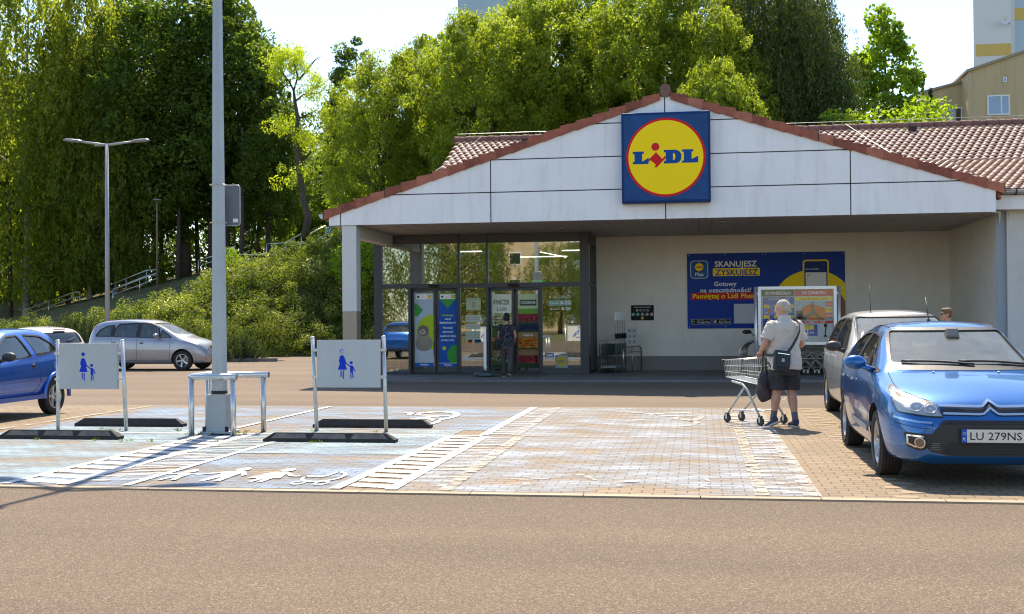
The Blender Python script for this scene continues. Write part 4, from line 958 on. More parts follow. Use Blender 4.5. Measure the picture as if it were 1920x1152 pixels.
z0, z1 = P3(1905, 38, 141).z, P3(1905, 16, 141).z
mb = MB(); mb.b2((W + .3, .95, z0), (W + 16, 1.0, z1), M_YEL); mb.build('yellow_band', M_YEL, t)
mb = MB(); zz = P3(1884, 38, 139).z; xx = P3(1884, 38, 139).x - ox; mb.lathe([(0, .12), (.25, .09), (.48, 0)], (xx, -1.2, zz), 'y', 20, M_WHB); mb.tube([(xx, -1.2, zz), (xx + .5, -.5, zz - .2), (W - .1, 0, zz - .2)], .04, M_ZINC, 6); mb.build('satellite_dish', M_WHB, t)
t = thing('tower_block', 'pale blue-grey tower block top rising behind the yellow-green trees', 'building', (P3(858, 0, 150).x, 150, 0))
mb = MB(); w = (P3(1000, 0, 150) - P3(858, 0, 150)).x; mb.b2((0, 0, 0), (w, 14, 58), M_BLUEB); mb.build('wall', M_BLUEB, t)
mb = MB()
for i in range(9): mb.b2((w * .62, -.05, 5 + i * 5.4), (w * .8, 0, 7 + i * 5.4), M_WING)
mb.build('window_band', M_WING, t)
# flats and trees on the camera's side of the car park, seen in the shop glass
t = thing('apartment_block', 'ochre and white flats across the road, mirrored in the shop entrance glass', 'building', (-31, -78, 0))
mb = MB(); mb.b2((0, -12, 0), (22, 0, 18), M_OCHRE); mb.b2((22.01, -13, 0), (34, -1, 15), M_WHB); mb.build('wall', M_OCHRE, t)
for i in range(6):
    for j in range(5):
        x = 1.2 + i * 3.6; z = 1.6 + j * 3.2; mb = MB(); mb.b2((x, -.02, z), (x + 1.5, .05, z + 1.5), M_PVC); mb.b2((x + .1, .051, z + .1), (x + 1.4, .07, z + 1.4), M_WIND); mb.build('window', None, t)
for i in (1, 4):
    for j in range(5):
        x = 1.0 + i * 3.6; mb = MB(); mb.b2((x, 0.08, .9 + j * 3.2), (x + 3, 1.2, 1.05 + j * 3.2), M_WHB); mb.b2((x, 1.1, 1.06 + j * 3.2), (x + 3, 1.2, 2.0 + j * 3.2), M_BLUEB); mb.build('balcony', None, t)
for k, (X, Y, s) in enumerate(((-30, -38, 10), (-22, -44, 12), (-13, -50, 9), (-4, -58, 11), (-44, -50, 13), (-36, -48, 12))):
    tt = plant('wil' if k < 3 else 'dark', 'willow_tree' if k < 3 else 'street_tree', 'green tree across the road, mirrored in the shop glass', 0, Y, 0, X=X, H=s, rz=k * 1.3, group='trees across the road')
    tt.location.z = 0

# ------------------------------------------------------------------ stairs and railings up the bank
M_RAIL = pm('galvanised_rail', (.55, .56, .55), .28, metal=.85, var=.08, vscale=6)
M_CONC = pm('step_concrete', (.30, .28, .25), .85, bump=.3, bscale=20, var=.15)
def rail(name, lab, pts, hts=(1.0, .55), posts=None, grp='railings of the bank stairs'):
    """pts: list of (px, py of the foot, Y)"""
    W3 = [P3(*p) for p in pts]; base = W3[0]; t = thing(name, lab, 'railing', tuple(base), 0, grp); W3 = [p - base for p in W3]
    for hh in hts:
        mb = MB(); mb.tube([p + Vector((0, 0, hh)) for p in W3], .06 if hh == hts[0] else .045, M_RAIL, 6); mb.build('handrail' if hh == hts[0] else 'lower_rail', M_RAIL, t)
    mbp = []
    for a, b in zip(W3[:-1], W3[1:]):
        n = max(1, round((b - a).length / 2.2))
        for i in range(n): mbp.append(a.lerp(b, i / n))
    mbp.append(W3[-1])
    for p in mbp: mb = MB(); mb.tube([p + Vector((0, 0, -.3)), p + Vector((0, 0, hts[0]))], .045, M_RAIL, 6); mb.build('post', M_RAIL, t)
S1 = [(45, 604, 96), (138, 570, 96), (150, 569, 96)]; S2 = [(198, 560, 95), (275, 529, 95), (296, 528, 95)]; S3 = [(372, 511, 94), (402, 502, 94), (440, 484, 94)]
rail('railing', 'lowest railing run far left above the blue hatchback', S1)
rail('railing', 'railing run just right of the slim grey lamp post', S2)
rail('railing', 'near railing run just right of the slim grey lamp post', [(212, 566, 92), (262, 547, 92), (296, 534, 92)])
rail('railing', 'railing run ending behind the tall grey pole', S3)
rail('railing', 'back railing of the upper flight, left of the man in blue', [(500, 482, 96), (516, 481, 96), (535, 480, 96), (565, 463, 96), (580, 463, 96), (611, 448, 96)], (1.1,))
rail('railing', 'front railing of the upper flight, shining in the sun', [(532, 499, 92), (563, 479, 92), (583, 480, 92), (611, 462, 92), (638, 461, 92), (668, 440, 92)], (1.0, .2))
rail('railing', 'railing in front of the middle landing at the top of the bushes', [(430, 498, 93), (460, 498, 93), (520, 498, 93)], (.9,))
t = thing('stone_stairs', 'concrete stairs climbing the grassy bank towards the man in blue', 'stairs', tuple(P3(45, 604, 97)))
mb = MB(); A_ = P3(45, 604, 94); B_ = P3(665, 440, 94); n = 74
for i in range(n):
    p = A_.lerp(B_, i / n) - t.location; mb.b2((p.x, -1.2, p.z - .5), (p.x + (B_.x - A_.x) / n * 1.0, 1.6, p.z + .02 - .0), M_CONC)
mb.build('steps', M_CONC, t)

# ------------------------------------------------------------------ round logo drawn from its shapes
C_BLUE, C_YEL, C_RED, C_WHITE, C_BLACK = ink('#004a90', .4), ink('#ffdc00', .35), ink('#d01020', .35), ink('#e8e8e4', .4), ink('#141414', .5)
def logo(A, cx, cy, s, L=1, square=True):
    """s = side of the square"""
    if square: A.rect(cx - s / 2, cy - s / 2, cx + s / 2, cy + s / 2, C_BLUE, L)
    A.disc(cx, cy, s * .463, C_RED, L + 1, 64); A.disc(cx, cy, s * .435, C_YEL, L + 2, 64)
    k = s; L += 3
    def T(p): return [(cx + a * k, cy + b * k) for a, b in p]
    A.poly(T([(-.385, .075), (-.255, .075), (-.255, .045), (-.275, .045), (-.275, -.045), (-.20, .0), (-.20, -.075), (-.385, -.075), (-.385, -.045), (-.365, -.045), (-.365, .045), (-.385, .045)]), C_BLUE, L)
    A.poly(T([(-.022, .085), (.115, .085), (.155, .07), (.18, .035), (.183, .0), (.175, -.04), (.15, -.066), (.115, -.075), (-.022, -.075), (-.022, -.045), (.0, -.045), (.0, .055), (-.022, .055)]), C_BLUE, L)
    A.poly(T([(.085, .045), (.105, .038), (.113, .005), (.105, -.028), (.085, -.038)]), C_YEL, L + 1)
    A.poly(T([(.188, .085), (.32, .085), (.32, .058), (.30, .058), (.30, -.03), (.375, .008), (.375, -.072), (.188, -.072), (.188, -.045), (.21, -.045), (.21, .058), (.188, .058)]), C_BLUE, L)
    A.disc(cx - .12 * k, cy + .125 * k, .047 * k, C_RED, L, 28)
    A.poly(T([(-.113, .062), (-.04, -.02), (-.012, .012), (-.0, .012), (-.0, -.01), (-.105, -.118), (-.128, -.118), (-.128, -.10), (-.112, -.088), (-.178, -.03), (-.198, -.052), (-.2, -.02), (-.18, .0), (-.178, -.006)]), C_RED, L + 2)

# big illuminated-type box sign on the gable
t = thing('shop_sign', 'square blue box sign with yellow disc, red ring and blue letters on the gable', 'sign', (-.715, 27.4, 5.22))
mb = MB(); mb.box((0, -.13, 0), (2.03, .26, 2.08), pm('sign_box_blue', '#06336a', .5, spec=.2), bev=.02); mb.b2((-.96, -.268, -.98), (.96, -.262, .98), pm('sign_face_film', '#044078', .3, var=.3, vscale=3, spec=.25)); mb.build('sign_box', None, t)
mb = MB(); A = Art(mb, (0, -.270, 0), lay=.0012); logo(A, 0, 0, 1.96, 0, False); mb.build('sign_face', None, t)

# billboard on the back wall of the recess (its square code is left out)
t = thing('billboard', 'long blue wall billboard with yellow lettering and a phone in a yellow circle', 'billboard', (-.31, 33.3, 1.22))
Wb, Hb = 4.29, 2.10; NV = ink('#123c96', .45); YB_ = ink('#ffdc10', .45); RB = ink('#c5202c', .45)
mb = MB(); mb.b2((0, -.03, 0), (Wb, -.0, Hb), NV); mb.build('board', NV, t)
mb = MB(); A = Art(mb, (0, -.031, 0), lay=.001)
pts = []; cx, cy, rr = 3.42, .72, 1.0
pts = [(cx + 1.05 * math.cos(a), cy + .88 * math.sin(a)) for a in np.linspace(R(35), R(190), 40)]
pts = [(min(a, Wb), max(b, .01)) for a, b in pts]; A.poly([(Wb, .01), (Wb, cy + .60)] + pts + [(2.4, .01)], YB_, 1)
A.rrect(.09, 1.40, .58, 1.90, .09, C_WHITE, 1); A.rrect(.105, 1.415, .565, 1.885, .08, ink('#1763a6'), 2); logo(A, .335, 1.72, .26, 3); A.text('Plus', .335, 1.47, .10, C_WHITE, 3, .23, .02)
A.text('SKANUJESZ', 1.34, 1.72, .165, C_WHITE, 2, 1.16, .022); A.rrect(.71, 1.46, 2.0, 1.68, .03, YB_, 1); A.text('ZYSKUJESZ', 1.36, 1.485, .165, NV, 2, 1.18, .022)
A.text('Gotowy', 1.05, 1.185, .13, C_WHITE, 2, .62, .018); A.text('na oszczędności?', 1.06, 1.01, .125, C_WHITE, 2, 1.40, .018)
A.rect(.09, .80, 2.1, 1.0, RB, 1); A.text('Pamiętaj o Lidl Plusie', .15, .845, .13, YB_, 2, 1.80, .02, 'l')
for x0, s_ in ((.10, 'Google Play'), (.70, 'App Store')):
    A.rrect(x0, .12, x0 + (.55 if x0 < .5 else .49), .265, .02, C_WHITE, 1); A.rrect(x0 + .006, .126, x0 + (.544 if x0 < .5 else .484), .259, .018, C_BLACK, 2)
    A.text(s_, x0 + .16, .15, .062, C_WHITE, 3, .36 if x0 < .5 else .31, .005, 'l'); A.text('POBIERZ Z', x0 + .16, .225, .02, C_WHITE, 3, .2, 0, 'l')
A.poly([(.125, .15), (.125, .24), (.165, .195)], ink('#35b56b'), 3); A.poly([(.165, .17), (.165, .22), (.21, .195)], ink('#e8b420'), 3); A.disc(.765, .19, .032, C_WHITE, 3); A.poly([(.77, .225), (.79, .245), (.785, .22)], C_WHITE, 3)
A.rect(1.28, .135, 1.84, .68, ink('#c9cbd0'), 1)             # white panel that carried the code
# phone in a hand
A.rrect(3.16, .88, 3.86, 1.88, .08, YB_, 3); A.rrect(3.20, .9, 3.82, 1.84, .06, ink('#16306c'), 4); A.text('Karta Lidl Plus', 3.24, 1.60, .05, C_WHITE, 5, .36, .004, 'l'); A.rrect(3.235, 1.12, 3.79, 1.53, .02, C_WHITE, 5); logo(A, 3.31, 1.46, .06, 6); A.text('...', 3.72, 1.75, .03, C_WHITE, 5, .07)
A.poly([(3.95, 1.02), (4.08, 1.0), (4.2, .88), (Wb, .72), (Wb, .12), (4.12, .05), (4.0, .12), (3.96, .3), (3.9, .5), (3.9, .8)], ink('#9a6650', .6), 4)
for z_ in (.3, .55, .8): A.line([(4.0, z_), (4.24, z_ - .03)], .015, ink('#6e4434', .7), 5)
for x in (.05, 1.05, 2.08, 2.16, 3.2, 4.24):
    for z in (.05, 2.05): A.disc(x, z, .014, ink('#b8c4da'), 2, 8)
mb.build('printing', None, t)
# small black notice of accepted coins
t = thing('coin_notice', 'small black notice with two rows of round coin symbols on the wall', 'sign', (-1.89, 33.3, 1.46))
mb = MB(); mb.b2((0, -.015, 0), (.64, 0, .43), C_BLACK); mb.build('board', C_BLACK, t)
mb = MB(); A = Art(mb, (0, -.0155, 0)); A.text('WÓZKI PRZYJMUJĄ MONETY', .32, .355, .03, C_WHITE, 1, .48, .01)
for i, c in enumerate(('#c8a04a', '#5a5a5a', '#5a5a5a', '#5a5a5a')): A.disc(.17 + i * .1, .285, .036, C_WHITE, 1, 20); A.disc(.17 + i * .1, .285, .032, ink(c), 2, 20); A.text('121 '[i] if i < 3 else '5', .17 + i * .1, .27, .03, C_WHITE, 3)
for i, c in enumerate(('#8fc4a8', '#8fc4a8', '#8fc4a8', '#c9a8b4', '#c9b0b8')): A.disc(.06 + i * .13, .17, .046, ink(c), 1, 20); A.text('11225'[i], .06 + i * .13, .152, .035, C_BLACK, 2)
logo(A, .32, .065, .08, 1); mb.build('printing', None, t)

# glazed flyer case on two posts in front of the trolley shelter
t = thing('flyer_case', 'glazed notice case with offer leaflets on two silver posts', 'notice board', (1.43, 29.25, .05))
ALU = pm('silver_alu', (.62, .63, .64), .35, metal=.6); Wc = 1.86
for x in (-.05, Wc + .06): mb = MB(); mb.tube([(x, .0, -.05), (x, .0, 2.22)], .045, ALU, 14); mb.build('post', ALU, t)
for x in (-.02, Wc + .02):
    for z in (.95, 2.05): mb = MB(); mb.box((x, -.01, z), (.06, .04, .06), ALU); mb.build('bracket', ALU, t)
mb = MB(); z0, z1 = .80, 2.22
mb.b2((0, -.06, z0), (Wc, .04, z0 + .07), ALU); mb.b2((0, -.06, z1 - .07), (Wc, .04, z1), ALU); mb.b2((0, -.06, z0 + .071), (.07, .04, z1 - .071), ALU); mb.b2((Wc - .07, -.06, z0 + .071), (Wc, .04, z1 - .071), ALU); mb.b2((.07, .0, z0 + .07), (Wc - .07, .035, z1 - .07), pm('case_back', (.45, .46, .44), .6))
mb.build('case_frame', ALU, t)
mb = MB(); A = Art(mb, (.07, -.001, z0 + .07), lay=.001); cw, ch = Wc - .14, z1 - z0 - .14
PB, PY, PR, PO = ink('#244a98', .4), ink('#e2c21c', .4), ink('#c3252b', .4), ink('#c96a24', .5)
A.rect(.02, ch - .17, .80, ch - .01, ink('#3a3527'), 1); A.text('OD PONIEDZIAŁKU', .41, ch - .125, .075, C_WHITE, 2, .62, .01)
A.rect(.81, ch - .17, cw - .01, ch - .01, ink('#b8383c'), 1); A.text('OD CZWARTKU', 1.26, ch - .125, .075, C_WHITE, 2, .55, .01)
A.rect(.05, .12, .80, ch - .19, PB, 1); A.rect(.82, ch - .27, cw - .02, ch - .19, PY, 1); A.text('DO ŚRODY, 14.08', 1.27, ch - .255, .04, C_BLACK, 2, .62, .005); A.text('OD WTORKU, 12.08', .42, ch - .255, .035, C_WHITE, 2, .5)
rnd = random.Random(5)
for i in range(3):
    for j in range(3):
        x, y = .07 + i * .245, .15 + j * .26
        A.rect(x, y, x + .225, y + .24, ink(['#2f5cae', '#1d3f86', '#3a69b8'][(i + j) % 3]), 2); A.rect(x + (.0 if i != 2 else .1), y + .16, x + (.13 if i != 2 else .225), y + .24, PY, 3)
        A.disc(x + .13, y + .09, .055, ink(rnd.choice(['#7fa83a', '#b34a2a', '#c9b89a', '#d8d0c0', '#8a5a3a'])), 3, 16); A.text(rnd.choice(['3,99', '5,49', '8,99', '1,98']), x + .06, y + .02, .035, C_WHITE, 4)
        A.text(rnd.choice(['-40%', '2+1', '-25%']), x + (.065 if i != 2 else .165), y + .18, .035, C_BLACK, 4)
A.rect(.83, ch - .76, cw - .02, ch - .29, ink('#8fa9b4'), 1); A.poly([(.85, ch - .74), (1.02, ch - .42), (1.2, ch - .35), (1.35, ch - .40), (1.55, ch - .48), (1.52, ch - .75)], PO, 2); A.rect(.84, ch - .72, 1.0, ch - .52, ink('#4a4436'), 2)
A.poly([(.95, ch - .74), (1.18, ch - .56), (1.2, ch - .36), (1.26, ch - .36), (1.28, ch - .55), (1.5, ch - .74), (1.42, ch - .74), (1.24, ch - .62), (1.04, ch - .75)], ink('#5a6654'), 3); A.disc(1.23, ch - .33, .028, ink('#8a6248'), 3, 12)
for q, yq in enumerate((ch - .42, ch - .56, ch - .70)): A.rect(1.53, yq, cw - .03, yq + .11, PR if q != 1 else PY, 3); A.text(('29,99', '19,99', '69,99')[q], 1.61, yq + .03, .045, C_WHITE if q != 1 else C_BLACK, 4, .13)
A.rect(.82, ch - .83, cw - .02, ch - .77, PR, 1); A.text('OD SOBOTY, 16.08', 1.27, ch - .82, .04, C_WHITE, 2, .5, .006)
A.rect(.82, .12, cw - .02, ch - .84, ink('#b9bfc6'), 1); A.rect(.86, .14, 1.09, .42, PB, 2); A.rect(1.12, .14, 1.34, .42, PB, 2); A.rect(.97, .3, 1.09, .42, PY, 3); A.rect(1.12, .3, 1.26, .40, PY, 3); A.text('89,-', .98, .2, .05, C_WHITE, 3); A.text('249,-', 1.22, .2, .05, C_WHITE, 3)
A.line([(1.52, .15), (1.54, .40)], .03, C_BLACK, 3); A.rect(1.49, .36, 1.57, .44, C_BLACK, 3); A.rect(1.48, .12, 1.56, .16, C_BLACK, 3)
mb.build('leaflets', None, t)
mb = MB(); mb.b2((.07, -.045, z0 + .07), (Wc - .07, -.041, z1 - .07), glass_mat('case_glass', (.97, .97, .96), .012, .2)); mb.build('pane', None, t)

# posters on the doors: each printed film is a thing of its own
def poster(label, x0, z0, x1, z1, y, draw, name='door_poster', back='#f0f0ea', grp='door posters', cat='poster'):
    t = thing(name, label, cat, (x0, y, z0), 0, grp); w, h_ = x1 - x0, z1 - z0
    mb = MB(); mb.b2((0, -.002, 0), (w, 0, h_), ink(back)); A = Art(mb, (0, -.0025, 0), lay=.0007); draw(A, w, h_); mb.build('print', None, t); return t
def head_strip(A, w, h_): A.rect(w * .08, h_ * .915, w * .92, h_ * .985, C_WHITE, 3); logo(A, w * .80, h_ * .95, w * .18, 4); A.disc(w * .2, h_ * .95, w * .06, C_BLACK, 4, 14); A.text('partner', w * .5, h_ * .942, .018, ink('#777777'), 4)
def clipd(cx, cy, r, w, h_, n=40): return [(min(max(cx + r * math.cos(a), 0), w), min(max(cy + r * math.sin(a), 0), h_)) for a in [2 * PI * i / n for i in range(n)]]
def fan(A, cx, cy, r, w, h_, mat, L):
    p = clipd(cx, cy, r, w, h_); q = [p[0]]
    for a in p[1:]:
        if (a[0] - q[-1][0]) ** 2 + (a[1] - q[-1][1]) ** 2 > 1e-8: q.append(a)
    if (q[0][0] - q[-1][0]) ** 2 + (q[0][1] - q[-1][1]) ** 2 < 1e-8: q.pop()
    A.poly(q, mat, L)
def d_seal(A, w, h_):
    A.rect(0, 0, w, h_, ink('#a9b9c9'), 0); fan(A, w * 1.0, h_ * .47, w * .92, w, h_, ink('#a8c22a'), 1); A.poly([(0, h_ * .86), (0, h_ * .70), (w * .15, h_ * .68), (w * .46, h_ * .77), (w * .1, h_ * .86)], ink('#3f9a44'), 2)
    A.rect(0, .05, w, h_ * .22, ink('#b9c2c8'), 2); head_strip(A, w, h_)
    A.disc(w * .5, h_ * .32, w * .46, ink('#8c8577'), 3, 32, h_ * .11); A.disc(w * .46, h_ * .41, w * .32, ink('#958d7e'), 4, 28, h_ * .11); A.disc(w * .46, h_ * .49, w * .30, ink('#6f6a62'), 5, 28, h_ * .075); A.disc(w * .42, h_ * .475, w * .19, ink('#a79d8c'), 6, 24, h_ * .04)
    A.disc(w * .33, h_ * .505, w * .03, C_BLACK, 7, 12); A.disc(w * .58, h_ * .505, w * .03, C_BLACK, 7, 12); A.disc(w * .41, h_ * .48, w * .035, C_BLACK, 7, 12)
    A.rect(0, 0, w, .055 * h_, ink('#1e62ae'), 4); A.text('Wyjście', w * .5, h_ * .018, .05, C_WHITE, 5, w * .45, .02)
def d_blue(A, w, h_):
    A.rect(0, 0, w, h_, ink('#1c57a8'), 0); A.poly([(0, h_ * .93), (w * .5, h_ * .79), (w, h_ * .93), (w, h_), (0, h_)], ink('#3f9a44'), 1); head_strip(A, w, h_); fan(A, w * 1.0, h_ * .16, w * .55, w, h_, ink('#3f9a44'), 2); A.disc(w * .3, h_ * .25, w * .11, ink('#b5cc2e'), 2, 24)
    for s_, yy_, c, ww in (('Wakacje', .685, ink('#b5cc2e'), .64), ('nad', .635, C_WHITE, .3), ('Bałtykiem?', .585, C_WHITE, .88), ('Pomóż', .515, C_WHITE, .52), ('chronić', .46, C_WHITE, .58), ('nadmorską', .405, C_WHITE, .86), ('przyrodę', .35, C_WHITE, .70)): A.text(s_, w * .5, h_ * yy_, .055, c, 3, w * ww, .02)
    A.rect(0, 0, w, .045 * h_, ink('#1c57a8'), 4); A.rect(0, .046 * h_, w, .052 * h_, C_WHITE, 4); A.text('Wyjście', w * .5, h_ * .012, .05, C_WHITE, 5, w * .45, .02)
def crate(A, x0, y0, x1, y1, cols, rr, rnd):
    A.rect(x0, y0, x1, y1, ink('#2f4a34'), 2)
    y = y0 + (y1 - y0) * .25
    while y < y1 - rr * .4:
        x = x0 + rr
        while x < x1 - rr * .3: A.disc(min(x + rnd.uniform(-.3, .3) * rr, x1 - rr), y, rr, ink(rnd.choice(cols)), 3, 12); x += rr * 1.6
        y += rr * 1.4
def d_ryn(A, w, h_):
    rnd = random.Random(2); A.rect(0, 0, w, h_, ink('#8a6a48'), 0); A.rect(0, h_ * .72, w, h_, ink('#d9dccc'), 1); A.text('RYNECZEK', w * .5, h_ * .86, .13, ink('#3a3f30'), 3, w * .82, .02); A.text('Lidla', w * .5, h_ * .775, .10, ink('#3a3f30'), 3, w * .5, 0, 'c', .3)
    crate(A, 0, h_ * .55, w, h_ * .74, ['#d8d2b0', '#cfcaa0', '#a9b077'], .055, rnd); crate(A, 0, h_ * .42, w, h_ * .55, ['#3f6a2a', '#567a34'], .045, rnd); crate(A, 0, h_ * .24, w, h_ * .35, ['#b03a2a', '#9a2f28', '#4a7a30'], .028, rnd); crate(A, 0, h_ * .06, w, h_ * .19, ['#7d8a5a', '#4a6238', '#c9c0a0'], .026, rnd)
    A.rect(0, h_ * .36, w, h_ * .41, ink('#9a7650'), 4); A.rect(0, h_ * .19, w, h_ * .225, ink('#9a7650'), 4); A.rect(0, 0, w, h_ * .05, ink('#26402e'), 4)
def d_cod(A, w, h_):
    rnd = random.Random(3); A.rect(0, 0, w, h_, ink('#8a6a48'), 0); A.rect(0, h_ * .72, w, h_, ink('#b9c9a0'), 1); A.rect(0, h_ * .72, w, h_ * .80, ink('#6d9a3c'), 2)
    A.rrect(w * .08, h_ * .84, w * .92, h_ * .92, .02, ink('#39483a'), 3); A.text('CODZIENNIE', w * .5, h_ * .865, .075, C_WHITE, 4, w * .74, .015)
    crate(A, 0, h_ * .60, w, h_ * .73, ['#a33a40', '#c25058', '#8a2a34'], .020, rnd); crate(A, 0, h_ * .48, w, h_ * .60, ['#2f3a54', '#3f4c68', '#222c44'], .016, rnd)
    A.rect(0, h_ * .415, w, h_ * .48, ink('#a07a52'), 4); A.text('wejście', w * .5, h_ * .43, .055, C_WHITE, 5, w * .5, .012)
    crate(A, 0, h_ * .25, w, h_ * .40, ['#d8882a', '#e09a3a', '#c96a20'], .036, rnd); A.rect(0, h_ * .175, w, h_ * .225, ink('#9a7650'), 4); crate(A, 0, h_ * .05, w, h_ * .17, ['#a8323a', '#8f2a34', '#c04a4a'], .034, rnd); A.rect(0, 0, w, h_ * .05, ink('#26402e'), 4)
yp = YL - .006
poster('tall door poster with a grey seal in front of a lime green circle', -7.635, .25, -7.115, 2.25, yp, d_seal)
poster('tall blue door poster with lime and white lettering', -6.965, .25, -6.465, 2.25, yp, d_blue)
poster('tall door poster of market vegetables with black lettering, left half of the entry doors', -5.50, .22, -4.965, 2.20, yp, d_ryn)
poster('tall door poster of berries, peppers and apples, right half of the entry doors', -4.785, .22, -4.245, 2.20, yp, d_cod)
def d_hours(A, w, h_):
    A.text('LIDL ZAPRASZA', w * .6, h_ * .80, .08, ink('#c4d2c0'), 1, w * .78, .012); logo(A, w * .08, h_ * .87, .07, 1); A.rect(0, h_ * .38, w, h_ * .70, ink('#7fa392'), 1); A.text('Pn-So', w * .08, h_ * .47, .07, C_WHITE, 2, w * .38, .008, 'l'); A.text('6-22', w * .96, h_ * .46, .10, C_WHITE, 2, w * .44, .02, 'r')
    A.text('Niedziela', w * .08, h_ * .14, .05, C_WHITE, 2, w * .36, 0, 'l'); A.text('8-20', w * .96, h_ * .12, .09, C_WHITE, 2, w * .40, .02, 'r')
def film(label, x0, z0, x1, z1, draw, y=YG - .006, name='window_lettering', cat='lettering', grp='film lettering on the glass'):
    t = thing(name, label, cat, (x0, y, z0), 0, grp); mb = MB(); A = Art(mb, (0, 0, 0), lay=.0007); draw(A, x1 - x0, z1 - z0); mb.build('print', None, t)
film('white opening hours lettering high on the right glass pane', -3.95, 1.70, -3.33, 2.16, d_hours)
film('small square round-logo sticker low on the right glass pane', -3.78, .22, -3.44, .56, lambda A, w, h_: (A.rect(0, 0, w, h_, ink('#7f96a8'), 1), A.disc(w / 2, h_ / 2, w * .44, ink('#b9a83a'), 2), A.text('LIDL', w / 2, h_ * .42, .07, ink('#2c4a86'), 3, w * .6, .02)), name='logo_sticker', cat='sticker')
film('small blue and white sticker left of the logo sticker', -4.05, .50, -3.82, .62, lambda A, w, h_: (A.rect(0, 0, w, h_, ink('#34507a'), 1), A.rect(w * .1, h_ * .2, w * .9, h_ * .8, ink('#c4ccd2'), 2), A.disc(w * .3, h_ * .5, .02, C_RED, 3, 12)), name='info_sticker', cat='sticker')
film('pale notice with a large 2 on the narrow middle pane', -6.18, 1.78, -5.78, 2.10, lambda A, w, h_: (A.rect(0, 0, w, h_, ink('#a9b596'), 1), A.text('2', w / 2, h_ * .3, .13, ink('#8a6a2a'), 2, None, .01), A.text('WÓZKI I KOSZE', w / 2, h_ * .84, .025, ink('#5a6450'), 2, w * .8), A.text('sztuk', w / 2, h_ * .1, .025, ink('#5a6450'), 2)), name='notice', cat='notice')
film('stack of white paper notices on the narrow middle pane', -6.2, .95, -5.8, 1.68, lambda A, w, h_: ([A.rect(0, h_ * a, w, h_ * b, ink('#b4bba8'), 1) for a, b in ((.0, .36), (.42, .62), (.68, .95))], [A.text('xxxx xxx' if 0 else 'regulamin parkingu', w / 2, h_ * q, .02, ink('#5a5a50'), 2, w * .8) for q in (.3, .24, .18, .12, .52, .86, .78)]), name='notice', cat='notice')
film('white service point lettering on the upper middle pane', -6.25, 2.80, -5.72, 3.02, lambda A, w, h_: (A.text('Punkt', w * .9, h_ * .6, .07, ink('#8c8674'), 1, None, .005, 'r'), A.text('Obsługi', w * .9, h_ * .05, .07, ink('#8c8674'), 1, None, .01, 'r')))
film('small red and blue sticker at the middle of the narrow pane', -6.13, .90, -5.78, .98, lambda A, w, h_: (A.rect(0, 0, w * .3, h_, C_RED, 1), A.rect(w * .5, 0, w, h_, C_BLUE, 1)), name='info_sticker', cat='sticker')
t = thing('exit_sign', 'green emergency exit sign hanging inside above the entry doors', 'sign', (-4.5, 33.0, 2.45)); mb = MB(); mb.b2((-.2, 0, 0), (.2, .03, .18), pm('exit_green', '#1f8a4a', .4, emis=('#1f8a4a', .6))); A = Art(mb, (-.2, -.001, 0)); A.text('WYJŚCIE', .2, .05, .08, C_WHITE, 1, .32, .01); mb.build('panel', None, t)
mb = MB(); mb.tube([(0, .015, .18), (0, .015, 1.3)], .008, M_ZINC, 5); mb.build('hanger', M_ZINC, t)

